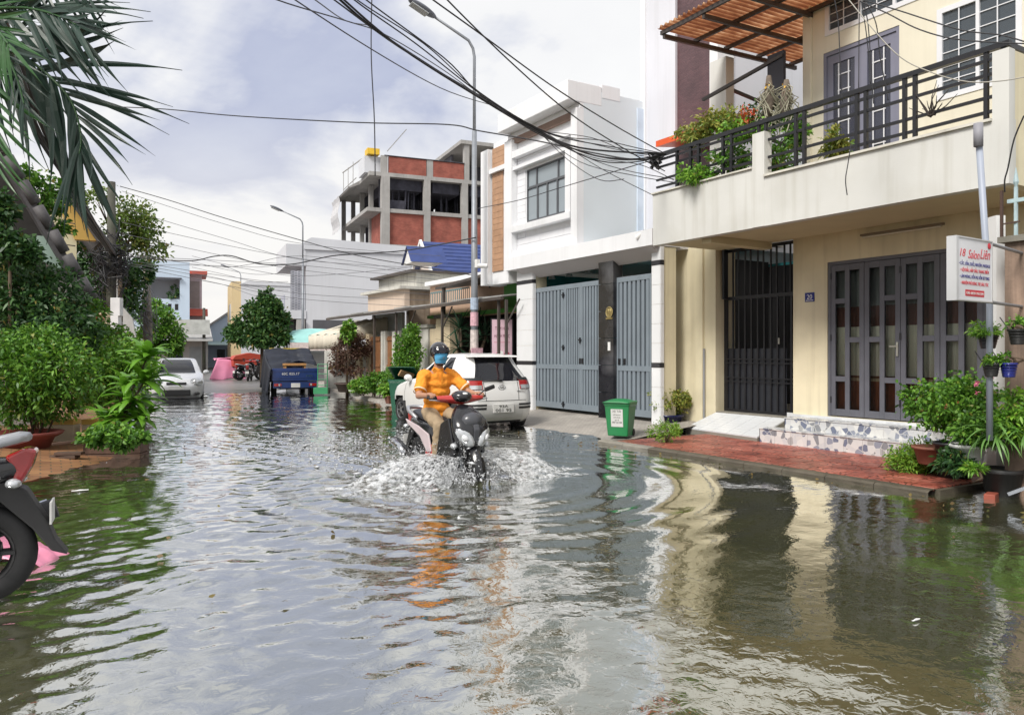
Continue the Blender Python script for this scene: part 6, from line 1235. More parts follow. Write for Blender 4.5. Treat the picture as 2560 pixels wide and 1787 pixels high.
MB().box(-1.845, -1.83, -.235, .235, .38, .54).build('number_plate', platem, HB); Mp = lambda z: frame3((-1.847, 0, z), (0, -1, 0), (0, 0, 1))
text('plate_text', '001 95', ink, Mp(.395), .06, HB, width=.36); text('plate_text', '93A', ink, Mp(.475), .05, HB, width=.2)
em = MB(); Mr = Matrix.Rotation(R(-90), 4, 'Y')
def ring(mb, c, ry, rz, t, n=24): mb.grid(lambda u, v: Vector(c) + Vector((t * math.sin(v * 6.2832) * .6, (ry + t * math.cos(v * 6.2832)) * math.cos(u * 6.2832), (rz + t * math.cos(v * 6.2832)) * math.sin(u * 6.2832))), n, 6)
ring(em, (-1.785, 0, .86), .075, .052, .006); ring(em, (-1.788, 0, .876), .046, .022, .005); ring(em, (-1.788, 0, .86), .020, .048, .005); em.build('emblem', mat('chrome', (.62, .63, .65), .12, metal=1), HB, smooth=True)
MB().tube([(-1.755, -.02, .99), (-1.745, .12, 1.0), (-1.735, .40, .985)], [.022, .016, .009], 6).build('rear_wiper', trim, HB, smooth=True)
MB().prism([(-1.2, 1.50), (-1.50, 1.475), (-1.53, 1.445), (-1.3, 1.43)], 1, -.54, .54).build('spoiler', carwhite, HB, bevel=.012)
MB().box(-1.80, -1.792, -.56, -.34, .78, .792).build('badge_or_glint', MATS['chrome'], HB)
for s in (-1, 1): MB().ell((.62, s * .86, 1.0), (.07, .09, .075)).build('wing_mirror', carwhite, HB, smooth=True)
# --- silver-white sedan, front towards us
sd_ = Vector((.146, .989, 0)); pf = at(441, d=24.7); cc_ = pf + sd_ * 2.15
SD = empty('white_sedan', (cc_.x, cc_.y, -.16), math.atan2(-sd_.y, -sd_.x), 'white sedan half hidden by the shrubs, headlights facing up the street', 'car', 'parked cars')
sl_ = [(.17, -2.0, 2.02, .74, 0, .2, .35), (.32, -2.1, 2.12, .82, 0, .3, .45), (.52, -2.13, 2.16, .855, 0, .3, .5), (.68, -2.12, 2.12, .86, .05, .3, .5), (.82, -2.08, 2.0, .85, .12, .3, .5), (.93, -2.0, 1.8, .83, .12, .3, .5, 1), (.97, -1.75, .98, .79, 0, .25, .35), (1.15, -1.5, .66, .73, 0, .25, .32), (1.32, -1.2, .3, .66, 0, .25, .3), (1.42, -.95, .02, .60, 0, .25, .3), (1.46, -.7, -.2, .5, 0, .2, .2), (1.47, -.6, -.3, .3, 0, .1, .1)]
scar = Car(SD, sl_, silver, [(1.32, .31, .37), (-1.3, .31, .37)], (6, 9), .95)
for x in (1.32, -1.3):
    for s in (-1, 1): wheel(SD, (x, s * .74, .31), .315, .19)
MB().box(-1.8, 1.8, -.62, .62, .17, .55).build('underbody', trim, SD)
for s in (-1, 1): hlm = MB().ell((1.93, s * .60, .70), (.20, .20, .14), 16, 10).build('headlight', clearl, SD, smooth=True); MB().ell((2.06, s * .56, .70), (.05, .07, .06)).build('bulb', mat('lamp_bulb', (.75, .76, .78), .1), hlm, smooth=True)
MB().box(2.08, 2.165, -.42, .42, .27, .46).build('lower_grille', trim, SD, bevel=.03); MB().box(2.10, 2.15, -.30, .30, .62, .70).build('upper_grille', trim, SD, bevel=.02)
for s in (-1, 1): MB().ell((2.07, s * .62, .33), (.05, .09, .05)).build('fog_lamp', trim, SD, smooth=True); MB().ell((.78, s * .92, 1.0), (.08, .1, .07)).build('wing_mirror', silver, SD, smooth=True)
MB().box(2.166, 2.175, -.23, .23, .47, .58).build('number_plate', platem, SD); MB().box(1.7, 2.15, -.7, .7, .17, .2).build('chin_spoiler', trim, SD)
# --- blue pickup with tarpaulin
tp_ = at(738, d=28.2); BT_ = empty('blue_pickup', (tp_.x, tp_.y, -.15), math.atan2(sd_.y, sd_.x), 'small dark blue pickup with black tarpaulin over its cab, tailgate facing the water', 'truck')
navy = mat('navy_paint', (.014, .04, .17), .3, .15, 4, coat=.4); tarp = mat('black_tarp', (.010, .014, .028), .55, .3, 5, .4, 12)
MB().box(-.02, 2.3, -.80, .80, .62, .68).build('bed_floor', navy, BT_); MB().box(-.05, 0, -.80, .80, .62, 1.08).build('tailgate', navy, BT_, bevel=.012); MB().box(-.062, -.05, -.78, .78, .72, .76).box(-.062, -.05, -.78, .78, .96, 1.0).build('tailgate_rib', navy, BT_)
for s in (-1, 1): MB().box(0, 2.3, s * .80 - .02, s * .80 + .02, .62, 1.05).build('side_board', navy, BT_)
MB().box(-.02, .1, -.78, .78, .36, .60).build('bumper', navy, BT_, bevel=.01); MB().box(.3, 3.6, -.5, .5, .3, .6).build('chassis', trim, BT_)
for s in (-1, 1): t_ = MB().box(-.04, -.018, s * .62 - .13, s * .62 + .13, .43, .53).build('tail_light', redl, BT_); MB().box(-.046, -.041, s * .56 - .03, s * .56 + .03, .44, .52).build('lens', clearl, t_)
MB().box(-.035, -.022, -.17, .15, .38, .54).build('number_plate', platem, BT_)
text('tailgate_text', '60C 025.17', wh, frame3((-.066, .17, .84), (0, -1, 0), (0, 0, 1)), .09, BT_, width=.62); text('tailgate_text', 'SUZUKI', MATS['chrome'], frame3((-.066, -.5, .78), (0, -1, 0), (0, 0, 1)), .05, BT_)
MB().prism([(2.35, .5), (3.75, .5), (3.8, 1.1), (3.35, 1.75), (2.4, 1.78)], 1, -.74, .74).build('cab', navy, BT_, bevel=.05); MB().box(2.4, 3.2, -.6, .6, 1.79, 1.84).build('yellow_roof_board', mat('roof_yellow', (.55, .42, .05), .6), BT_)
for x in (.75, 3.1):
    for s in (-1, 1): wheel(BT_, (x, s * .68, .28), .29, .17, galv)
gg = random.Random(9)
def tarpf(u, v):
    y = -.86 + 1.72 * v; a = (1 - u) ; x = 2.36 - 2.3 * u * (.35 + .65 * (v > .5) * min(1, (v - .5) * 2.4) + .3 * (v < .25)); z = 1.80 - (u ** .8) * (.55 + .55 * max(0, (v - .55)) * 2)
    return (x, y * (1 + .06 * u), z + .05 * math.sin(9 * v + 5 * u) * u + .03 * math.sin(17 * u + 11 * v))
MB().sheet(tarpf, 22, 22, (0, 0, .012)).build('tarpaulin', tarp, BT_, smooth=True)
MB().sheet(lambda u, v: (-.12 + 2.7 * u, .86 + .06 * math.sin(13 * u) * v + .12 * v, 1.10 + .68 * u ** 1.5 - v * (.92 + .55 * u)), 26, 8, (0, .012, 0)).build('tarpaulin', tarp, BT_, smooth=True)
ob = mat('orange_timber', (.50, .26, .09), .6, .15, 6)
tb = empty('wooden_table', tuple(Vector(BT_.location) + Vector((0, 0, .69)) + sd_ * .6), BT_.rotation_euler.z, 'orange wooden low table loaded on the pickup bed', 'table'); MB().box(-.25, .25, -.45, .35, .48, .56).build('tabletop', ob, tb, bevel=.006)
for (x, y) in ((-.2, -.4), (-.2, .3), (.2, -.4), (.2, .3)): MB().box(x - .03, x + .03, y - .03, y + .03, 0, .48).build('leg', ob, tb)
MB().box(-.21, .21, -.38, .28, .02, .3).build('drawer_box', mat('grey_box', (.35, .34, .33), .6), tb)
# stall, cover and barrow further on
pk = at(565, d=44); PK = empty('pink_cover', (pk.x, pk.y, -.02), 0, 'pink cloth sheet draped over a roadside cart', 'cover'); pink = mat('pink_cloth', (.72, .25, .40), .7, .1, 3)
MB().sheet(lambda u, v: (-.55 + 1.5 * v + .10 * math.sin(9 * v) * u - .5 * u * (1 - v), -.3 - .55 * u + .10 * math.sin(12 * v) * u, 1.15 - 1.1 * u ** .85 + .04 * math.sin(7 * v + 3 * u)), 14, 20, (0, .02, 0)).build('cloth', pink, PK, smooth=True); MB().sheet(lambda u, v: (-.55 + 1.5 * v, -.3 + 1.2 * u, 1.25 - .1 * (1 - v) + .06 * math.sin(9 * u + 5 * v)), 8, 12, (0, 0, .02)).build('cloth', pink, PK, smooth=True)
rc_ = at(612, d=44); RC = empty('red_cart', (rc_.x, rc_.y, 0), 0, 'red roofed food cart next to the pink cover', 'cart'); rdm = mat('cart_red', (.45, .06, .03), .55, .15); MB().box(-.7, 1.0, -.4, .5, .75, 1.15).build('cart_box', rdm, RC, bevel=.01); MB().prism([(-.75, 1.15), (1.05, 1.15), (.95, 1.4), (.2, 1.52), (-.6, 1.35)], 1, -.45, .55).build('cart_top', rdm, RC)
for x in (-.45, .75): wheel(RC, (x, -.35, .3), .3, .05, galv, 8)
hb = at(806, d=27.3); HT = empty('hand_trolley', (hb.x, hb.y, .05), -YAW, 'green metal hand trolley beside the bonsai pot', 'trolley'); gm = mat('green_metal', (.05, .30, .13), .5)
for s in (-1, 1): MB().cyl((s * .17, 0, .05), (s * .17, .05, 1.05), .018, n=8).build('upright', gm, HT)
for z in (.3, .5, .7, .9, 1.04): MB().cyl((-.17, .02, z), (.17, .02, z), .014, n=6).build('rung', gm, HT)
MB().box(-.25, .25, -.28, .0, .0, .22).build('tray', gm, HT); 
for s in (-1, 1): MB().cyl((s * .22, .05, .08), (s * .25, .05, .08), .09).build('wheel', rubber, HT)
# ================================================================== SCOOTERS AND RIDER
def sect(mb, rows, axis='x', n=18, p=2.6):
    """loft of super-ellipse rings; rows: x -> (x, zc, hy, hz) or z -> (z, xc, hx, hy)"""
    base = len(mb.v); sg = lambda c: (abs(c) ** (2 / p)) * (1 if c >= 0 else -1)
    for r in rows:
        for j in range(n):
            a = 6.2832 * j / n; c, s = sg(math.cos(a)), sg(math.sin(a))
            mb.v.append((r[0], r[2] * c, r[1] + r[3] * s) if axis == 'x' else (r[1] + r[2] * c, r[3] * s, r[0]))
    for i in range(len(rows) - 1):
        for j in range(n): mb.f.append((base + i * n + j, base + i * n + (j + 1) % n, base + (i + 1) * n + (j + 1) % n, base + (i + 1) * n + j))
    mb.f.append(tuple(base + j for j in range(n))); mb.f.append(tuple(base + (len(rows) - 1) * n + j for j in range(n))); return mb
pblack = mat('gloss_black_plastic', (.012, .012, .015), .25, .2, 6, coat=.5); mblack = mat('matt_black_plastic', (.02, .02, .021), .55, .2, 10); chrome = MATS['chrome']; seatm = mat('seat_vinyl', (.022, .024, .032), .45, .2, 12, .15, 90)
def scooter(pos, rz, label, col, cover, group, pillion=True):
    r = empty('scooter', pos, rz, label, 'scooter', group)
    wheel(r, (0, 0, .275), .275, .09, mblack, 6); wheel(r, (-1.28, 0, .275), .275, .10, mblack, 6)
    MB().grid(lambda u, v: (lambda a, q: (.315 * math.cos(a) * (1 - .03 * abs(q)), q * .062, .275 + .315 * math.sin(a) - .05 * q * q))(R(-8 + 150 * u), 2 * v - 1), 16, 6).build('front_fender', pblack, r, smooth=True)
    for s in (-1, 1): MB().tube([(0, s * .075, .275), (-.10, s * .075, .62)], [.026, .03], 8).build('fork_leg', galv, r, smooth=True)
    ap = sect(MB(), [(.36, .0, .03, .05), (.44, .02, .07, .12), (.56, .05, .11, .18), (.68, .07, .135, .225), (.79, .04, .14, .235), (.88, -.03, .12, .20), (.96, -.10, .09, .13), (1.01, -.14, .05, .07)], 'z', 20, 2.3).build('front_apron', pblack, r, smooth=True, sub=1)
    for s in (-1, 1):
        M = Matrix.Translation((.128, s * .118, .665)) @ Matrix.Rotation(R(s * 36), 4, 'Z') @ Matrix.Rotation(R(s * -42), 4, 'X')
        h = MB().ell((0, 0, 0), (.062, .078, .150), 16, 10, None).build('headlight', clearl, r, smooth=True); h.matrix_basis = M
        e = MB().ell((.045, 0, -.02), (.03, .035, .05), 10, 7).build('bulb', MATS.get('lamp_bulb'), h, smooth=True)
        b = MB().ell((.04, s * .205, .555), (.05, .045, .035), 12, 8).build('indicator', clearl, r, smooth=True)
        MB().prism([(.02, .46), (-.25, .33), (-.42, .36), (-.38, .52), (-.3, .78), (-.1, .86), (-.02, .66)], 1, s * .19 - .02, s * .19 + .02).build('leg_shield', pblack, r, bevel=.012)
    MB().prism([(.19, .80), (.215, .74), (.19, .60), (.17, .62), (.17, .8)], 1, -.035, .035).build('nose_panel', mat('dark_grey_panel', (.06, .062, .072), .35, coat=.4), r, bevel=.012)
    MB().ell((.085, 0, .83), (.10, .14, .10), 16, 9).build('nose_cowl', MATS['dark_grey_panel'], r, smooth=True)
    hc_ = MB()
    for i in range(13):
        pass
    hb = MB().grid(lambda u, v: (lambda y, a: (-.21 - .30 * y * y + (.075 - .10 * abs(y)) * math.cos(a), y, 1.055 + .12 * abs(y) * .5 + (.062 - .10 * abs(y)) * math.sin(a)))(-.30 + .60 * u, 6.2832 * v), 18, 14).build('handlebar_cover', cover, r, smooth=True)
    MB().ell((-.17, 0, 1.095), (.12, .125, .07), 16, 10).build('dashboard', pblack, r, smooth=True); MB().ell((-.10, 0, 1.125), (.04, .05, .022), 10, 6).build('badge_or_glint', platem, r, smooth=True)  # white oval on the dashboard is a reflection made as a solid
    for s in (-1, 1):
        MB().tube([(-.24, s * .22, 1.07), (-.30, s * .38, 1.085)], [.018, .018], 8).build('handle_grip', rubber, r, smooth=True); MB().tube([(-.20, s * .22, 1.05), (-.20, s * .30, 1.055), (-.24, s * .38, 1.06)], .007, 6).build('brake_lever', galv, r)
    MB().tube([(-.22, .24, 1.09), (-.16, .30, 1.16)], .008, 6).build('mirror_stalk', mblack, r); MB().obox((-.14, .36, 1.185), (.03, .15, .05), .2, .25).build('mirror', mblack, r, bevel=.012)
    sect(MB(), [(-.16, .62, .10, .22), (-.28, .50, .10, .20), (-.45, .43, .105, .14), (-.62, .47, .12, .16), (-.75, .56, .13, .18)], 'x').build('centre_tunnel', mblack, r, smooth=True)
    MB().box(-.68, -.26, -.22, .22, .285, .325).build('footboard', mblack, r, bevel=.012)
    sect(MB(), [(-.55, .52, .11, .18), (-.72, .58, .16, .20), (-.95, .63, .175, .155), (-1.2, .68, .15, .12), (-1.42, .725, .09, .07), (-1.53, .75, .035, .03)], 'x', 20).build('tail_body', pblack, r, smooth=True, sub=1)
    for s in (-1, 1): MB().prism([(-.62, .42), (-.70, .62), (-1.0, .70), (-1.38, .76), (-1.3, .70), (-.95, .58), (-.74, .40)], 1, s * .165 - .012, s * .165 + .012).build('side_panel', col if group != 'x' else col, r, bevel=.008); MB().prism([(-.60, .36), (-.64, .50), (-.78, .45), (-.82, .34)], 1, s * .15 - .015, s * .15 + .015).build('red_panel', MATS['scooter_red'], r, bevel=.006)
    sect(MB(), [(-.54, .74, .06, .03), (-.62, .77, .12, .055), (-.85, .795, .15, .055), (-1.05, .82, .145, .05), (-1.3, .845, .11, .045), (-1.38, .845, .07, .03)], 'x', 18).build('seat', seatm, r, smooth=True, sub=1)
    MB().tube([(-1.05, .16, .79), (-1.3, .155, .86), (-1.46, .10, .895), (-1.5, 0, .90), (-1.46, -.10, .895), (-1.3, -.155, .86), (-1.05, -.16, .79)], [.022, .026, .028, .028, .028, .026, .022], 8).build('grab_rail', mat('silver_rail', (.42, .43, .45), .35, metal=.5), r, smooth=True)
    MB().prism([(-1.40, .80), (-1.50, .845), (-1.555, .83), (-1.53, .74), (-1.47, .63), (-1.42, .62), (-1.45, .72)], 1, -.07, .07).build('tail_light', redl, r, bevel=.018); MB().tube([(-1.28, -.09, .275), (-.85, -.10, .30)], [.03, .035], 8).build('swing_arm', galv, r); MB().lathe([(.02, 0), (.10, 0), (.10, .006), (.02, .006)], (-1.28, -.075, .275), 20, Matrix.Rotation(R(90), 4, 'X')).build('brake_disc', galv, r); MB().grid(lambda u, v: (lambda a, q: (-1.28 + .30 * math.cos(a), q * .06, .275 + .30 * math.sin(a) - .02 * q * q))(R(60 + 75 * u), 2 * v - 1), 10, 4).build('inner_fender', mblack, r, smooth=True)
    for s in (-1, 1): MB().ell((-1.45, s * .12, .66), (.04, .05, .03), 10, 7).build('indicator', clearl, r, smooth=True)
    MB().prism([(-1.36, .68), (-1.50, .62), (-1.60, .44), (-1.64, .33), (-1.70, .24), (-1.62, .27), (-1.53, .40), (-1.36, .58)], 1, -.065, .065).build('rear_fender', mblack, r, bevel=.01); MB().box(-1.625, -1.615, -.09, .09, .42, .54).build('number_plate', platem, r)
    MB().tube([(-.82, -.15, .26), (-1.05, -.19, .28), (-1.15, -.20, .31), (-1.62, -.215, .46)], [.025, .03, .055, .058], 12).build('muffler', mblack, r, smooth=True); MB().tube([(-1.2, -.245, .34), (-1.58, -.262, .465)], [.045, .045], 10).build('muffler_shield', chrome, r, smooth=True)
    sect(MB(), [(-.82, .30, .11, .10), (-1.0, .28, .12, .11), (-1.2, .28, .08, .08), (-1.38, .28, .06, .05)], 'x').build('engine', mblack, r, smooth=True)
    MB().tube([(-1.28, .12, .28), (-1.22, .14, .62)], .022, 8).build('shock_absorber', galv, r); MB().tube([(-.75, .1, .25), (-.82, .22, .03)], .012, 6).build('side_stand', galv, r)
    return r
mat('scooter_red', (.50, .035, .03), .25, .08, 4, coat=.7); pearl = mat('pearl_white_paint', (.62, .52, .54), .3, .1, 4, coat=.5); dkblue = mat('midnight_paint', (.012, .016, .04), .2, .2, 5, coat=.7)
SX, SY, SZ = 4.16, 7.74, -.135; SRZ = R(-90)
SC = scooter((SX, SY, SZ), SRZ, 'black and red scooter ploughing through the flood water under the rider', pearl, MATS['scooter_red'], 'scooters')
# parked scooter at left, tail towards the road
hd = Vector((-.995, .10, 0)); rwc = at(-52, d=4.45); org = rwc + hd * 1.28 * 1.07; org.z = -.0
PS_ = scooter(tuple(org), math.atan2(hd.y, hd.x), 'dark blue scooter parked in the water with red tail light and silver grab rail', dkblue, dkblue, 'scooters')
PS_.scale = (1.07,) * 3
for o in PS_.children:
    if o.name.startswith('red_panel'): o.data = o.data.copy(); o.data.materials[0] = dkblue
c1_ = copy_tree(SC); c1_.location = at(628, d=42); c1_.location.z = -.0; c1_.rotation_euler.z = R(70); c1_['label'] = 'scooter parked beside the red food cart'
c2_ = copy_tree(PS_); c2_.scale = (1, 1, 1); c2_.location = at(650, d=43); c2_.location.z = -.0; c2_.rotation_euler.z = R(20); c2_['label'] = 'dark scooter parked behind the blue pickup'

# ------------------------------------------------------------------ the rider (same local frame as the scooter)
RD = empty('person', (SX, SY, SZ), SRZ, 'person in orange polo shirt, khaki trousers, black helmet and blue mask riding the scooter', 'person')
def cap(mb, p0, p1, r0, r1, n=12):
    p0, p1 = Vector(p0), Vector(p1); d = (p1 - p0).normalized(); pts, rs = [], []
    for i in range(4): a = R(80 - 80 * i / 3); pts.append(p0 - d * r0 * math.sin(a)); rs.append(r0 * math.cos(a))
    for i in range(4): a = R(80 * i / 3); pts.append(p1 + d * r1 * math.sin(a)); rs.append(r1 * math.cos(a))
    return mb.tube(pts, [max(.002, q) for q in rs], n)
def fuse(mb, name, m, parent, vox=.011, it=6, disp=0, dscale=.08):
    o = mb.build(name, m, parent); r = o.modifiers.new('fuse', 'REMESH'); r.mode = 'VOXEL'; r.voxel_size = vox; r.use_smooth_shade = True
    s = o.modifiers.new('smooth', 'SMOOTH'); s.iterations = it; s.factor = .5
    if disp:
        t = bpy.data.textures.new(name + '_folds', 'CLOUDS'); t.noise_scale = dscale; t.noise_depth = 2
        d = o.modifiers.new('folds', 'DISPLACE'); d.texture = t; d.strength = disp; d.mid_level = .5; d.texture_coords = 'LOCAL'
    return o
skin = mat('skin', (.42, .22, .14), .5, .08, 12, .05, 150)
SH_ = {-1: Vector((-.80, -.195, 1.325)), 1: Vector((-.80, .195, 1.325))}; EL = {-1: Vector((-.66, -.315, 1.09)), 1: Vector((-.60, .33, 1.12))}; HN = {-1: Vector((-.315, -.315, 1.10)), 1: Vector((-.315, .325, 1.10))}
HP = {s: Vector((-.84, s * .095, .875)) for s in (-1, 1)}; KN = {s: Vector((-.40, s * .165, .74)) for s in (-1, 1)}; AN = {s: Vector((-.47, s * .165, .40)) for s in (-1, 1)}
b = MB(); hdc = Vector((-.745, .0, 1.575))
for z, hx, hy in ((.88, .11, .15), (.98, .105, .145), (1.1, .105, .15), (1.2, .11, .165), (1.3, .095, .165)): b.ell((-.83 + (z - .88) * .06, 0, z), (hx, hy, .1))
cap(b, (-.79, 0, 1.34), (-.765, 0, 1.48), .062, .055)
b.ell(hdc, (.088, .073, .112)); b.ell(hdc + Vector((.035, 0, -.055)), (.055, .055, .062)); cap(b, hdc + Vector((.085, 0, .012)), hdc + Vector((.106, 0, -.03)), .011, .017); b.ell(hdc + Vector((.068, 0, .042)), (.022, .055, .016))
for s in (-1, 1):
    b.ell(hdc + Vector((-.01, s * .078, -.01)), (.02, .012, .032)); cap(b, SH_[s], EL[s], .052, .043); cap(b, EL[s], HN[s] + Vector((-.10, 0, .0)), .043, .029); cap(b, HP[s], KN[s], .082, .055); cap(b, KN[s], AN[s], .055, .04); cap(b, AN[s], AN[s] + Vector((.02, 0, -.07)), .038, .04)
    b.ell(HN[s] + Vector((-.035, 0, .018)), (.055, .042, .022))                       # palm over the grip
    w0 = HN[s] + Vector((-.095, -s * .01, .012)); b.ell(w0, (.03, .03, .024))
    for k, (dy, ln) in enumerate(((-.034, .86), (-.011, 1.0), (.012, .95), (.033, .78))):   # fingers curled round the grip
        a0 = HN[s] + Vector((.012, dy, .022)); a1 = a0 + Vector((.034 * ln, 0, -.012)); a2 = a1 + Vector((.006, 0, -.030 * ln)); a3 = a2 + Vector((-.022, 0, -.014)); cap(b, a0, a1, .0095, .009, 8); cap(b, a1, a2, .009, .0085, 8); cap(b, a2, a3, .0085, .0075, 8)
    t0 = HN[s] + Vector((-.05, -s * .036, .006)); t1 = t0 + Vector((.032, -s * .014, -.016)); t2 = t1 + Vector((.030, s * .002, -.018)); cap(b, t0, t1, .013, .011, 8); cap(b, t1, t2, .011, .009, 8)
fuse(b, 'body', skin, RD, .0075, 3)
polo = mat('orange_polo', (.86, .31, .025), .8, .10, 9, .9, 22); khaki = mat('khaki_cloth', (.36, .27, .17), .8, .14, 8, .8, 20); shoe = mat('dark_shoe', (.02, .018, .018), .5)
s_ = MB()
for z, x, hx, hy in ((.84, -.84, .145, .175), (.92, -.835, .150, .178), (1.02, -.825, .142, .172), (1.12, -.815, .135, .178), (1.22, -.81, .132, .190), (1.29, -.805, .115, .190)): s_.ell((x, 0, z), (hx, hy, .085), 18, 9)
for s in (-1, 1): s_.ell(SH_[s] + Vector((0, -s * .03, 0)), (.085, .085, .075)); m_ = SH_[s].lerp(EL[s], .66); cap(s_, SH_[s], m_, .072, .075, 14)
cap(s_, (-.80, 0, 1.33), (-.785, 0, 1.395), .095, .070)
sh = fuse(s_, 'polo_shirt', polo, RD, .010, 14, .030, .07)
for s in (-1, 1):
    m_ = SH_[s].lerp(EL[s], .70); d = (EL[s] - SH_[s]).normalized(); MB().tube([m_ + d * .012, m_ + d * .030], [.083, .082], 16, False).build('sleeve_trim', mat('cream_trim', (.80, .62, .40), .7), sh, smooth=True)
    MB().prism([(.0, 0), (.035, .045), (.10, .02), (.085, -.03)], 1, 0, .006).build('collar', polo, sh).matrix_basis = Matrix.Translation((-.71, s * .045, 1.375)) @ Matrix.Rotation(R(s * 62), 4, 'Z') @ Matrix.Rotation(R(20), 4, 'X')
MB().box(-.682, -.676, -.012, .012, 1.20, 1.345).build('placket', polo, sh)
k_ = MB(); k_.ell((-.86, 0, .875), (.14, .165, .09))
for s in (-1, 1): cap(k_, HP[s], KN[s], .098, .078, 14); cap(k_, KN[s], AN[s] + Vector((0, 0, .01)), .078, .068, 14)
fuse(k_, 'trousers', khaki, RD, .011, 8, .032, .07)
for s in (-1, 1): MB().ell(AN[s] + Vector((.07, 0, -.075)), (.14, .05, .045), 14, 8).build('shoe', shoe, RD, smooth=True)
# helmet: open shell with dark visor peak; mask; eyes
hm = mat('black_helmet', (.015, .014, .018), .16, .2, 6, coat=1); hcv = hdc + Vector((-.012, 0, .035))
def helm(u, v):
    az = 6.2832 * v; el = R(90 - 118 * u); fr = max(0, math.cos(az)); el = max(el, R(-28 + 46 * fr ** 1.2)); return hcv + Vector((.132 * math.cos(el) * math.cos(az), .118 * math.cos(el) * math.sin(az), .125 * math.sin(el)))
hel = MB().grid(helm, 16, 32).build('helmet', hm, RD, smooth=True); so = hel.modifiers.new('shell', 'SOLIDIFY'); so.thickness = .012
MB().grid(lambda u, v: hcv + Vector(((.140 + .02 * u) * math.cos(R(26 - 30 * u)) * math.cos(R(-62 + 124 * v)), .126 * math.cos(R(26 - 30 * u)) * math.sin(R(-62 + 124 * v)), .13 * math.sin(R(26 - 30 * u)))), 6, 16).build('visor', glassmat('visor_tint', (.012, .012, .02), .75, .04), hel, smooth=True)
MB().tube([hdc + Vector((.0, -.082, -.03)), hdc + Vector((.03, -.06, -.115)), hdc + Vector((.045, 0, -.128)), hdc + Vector((.03, .06, -.115)), hdc + Vector((.0, .082, -.03))], .007, 6).build('chin_strap', mblack, hel)
blue = mat('blue_mask', (.10, .42, .72), .8, .06, 10)
def maskf(u, v):
    az = R(-72 + 144 * v); z = .018 - .125 * u; b_ = .098 + .026 * math.exp(-((u - .30) / .35) ** 2) * math.cos(az * 1.1) - .02 * u; return hdc + Vector((.008 + b_ * math.cos(az) * (1 - .12 * u), .088 * math.sin(az) * (1 - .22 * u * u), z + .003 * math.sin(u * 22)))
mk = MB().grid(maskf, 14, 18).build('face_mask', blue, RD, smooth=True); so = mk.modifiers.new('cloth', 'SOLIDIFY'); so.thickness = .003
for s in (-1, 1):
    MB().ell(hdc + Vector((.080, s * .032, .022)), (.012, .015, .008), 10, 7).build('eye', mat('eye_white', (.6, .58, .55), .2), RD, smooth=True); MB().ell(hdc + Vector((.090, s * .032, .022)), (.004, .007, .007), 8, 6).build('iris', mat('iris_brown', (.02, .012, .01), .1), RD, smooth=True)
    MB().tube([hdc + Vector((.082, s * .014, .048)), hdc + Vector((.085, s * .034, .053)), hdc + Vector((.074, s * .054, .046))], .005, 5).build('eyebrow', mat('hair_black', (.012, .01, .01), .6), RD)

# ================================================================== SPLASH
def foam_mat(name, cx, cy):
    """torn white water: streaks running outwards from the wheel"""
    m = bpy.data.materials.new(name); m.use_nodes = True; t = m.node_tree; b = t.nodes['Principled BSDF']; b.inputs['Base Color'].default_value = (.86, .88, .90, 1); b.inputs['Roughness'].default_value = .3
    g = t.nodes.new('ShaderNodeNewGeometry'); sp = t.nodes.new('ShaderNodeSeparateXYZ'); t.links.new(g.outputs['Position'], sp.inputs[0])
    dx, dy = mth(t, 'SUBTRACT', sp.outputs[0], cx), mth(t, 'SUBTRACT', sp.outputs[1], cy)
    an = mth(t, 'ARCTAN2', dy, dx); rr = mth(t, 'SQRT', mth(t, 'ADD', mth(t, 'MULTIPLY', dx, dx), mth(t, 'MULTIPLY', dy, dy)))
    cb = t.nodes.new('ShaderNodeCombineXYZ'); t.links.new(mth(t, 'MULTIPLY', an, 9.), cb.inputs[0]); t.links.new(mth(t, 'MULTIPLY', rr, 7.), cb.inputs[1]); t.links.new(mth(t, 'MULTIPLY', sp.outputs[2], 14.), cb.inputs[2])
    n = t.nodes.new('ShaderNodeTexNoise'); n.inputs['Scale'].default_value = 2.3; n.inputs['Detail'].default_value = 9; n.inputs['Roughness'].default_value = .62; n.inputs['Distortion'].default_value = .4; t.links.new(cb.outputs[0], n.inputs[0])
    t.links.new(ramp(t, n.outputs[0], [(.41, 0.), (.66, .8)]), b.inputs['Alpha'])
    bp = t.nodes.new('ShaderNodeBump'); bp.inputs['Strength'].default_value = .5; bp.inputs['Distance'].default_value = .03; t.links.new(n.outputs[0], bp.inputs['Height']); t.links.new(bp.outputs[0], b.inputs['Normal']); return m
dropm = mat('water_drop', (.82, .84, .87), .15, .1, 20, trans=.25); fmat = foam_mat('splash_water', SX, SY + .1)
SPR = empty('water_splash', (SX, SY, 0), 0, 'white spray and churned water thrown up by the scooter wheels', 'splash', world=True)
def wing(sgn):
    def f(u, v):
        a = R(35 + 85 * v) ; L = (.40 + 1.05 * math.sin(math.pi * (.12 + .82 * v)) ** .8) * (1 + .18 * math.sin(v * 23 + sgn)); r = .08 + L * u
        x = sgn * r * math.sin(a) ; y = -r * math.cos(a) * .55 + .45 * v
        h = .40 * (1 - u) ** 1.3 * math.sin(math.pi * min(1, u * 1.1 + .16)) + .14 * math.exp(-((u - .55) / .22) ** 2) * math.sin(math.pi * v) + .035 * mn.noise(Vector((x * 7, y * 7, sgn))) + .02 * mn.noise(Vector((x * 21, y * 21, sgn)))
        return (SX + x, SY + y + .02, max(-.01, h * (1 - u ** 6)) + .004)
    o = MB().grid(f, 46, 60).build('spray_sheet', fmat, SPR, smooth=True); tag(o, kind='stuff')
wing(-1); wing(1)
gp_ = np.random.default_rng(4); nD = 12000
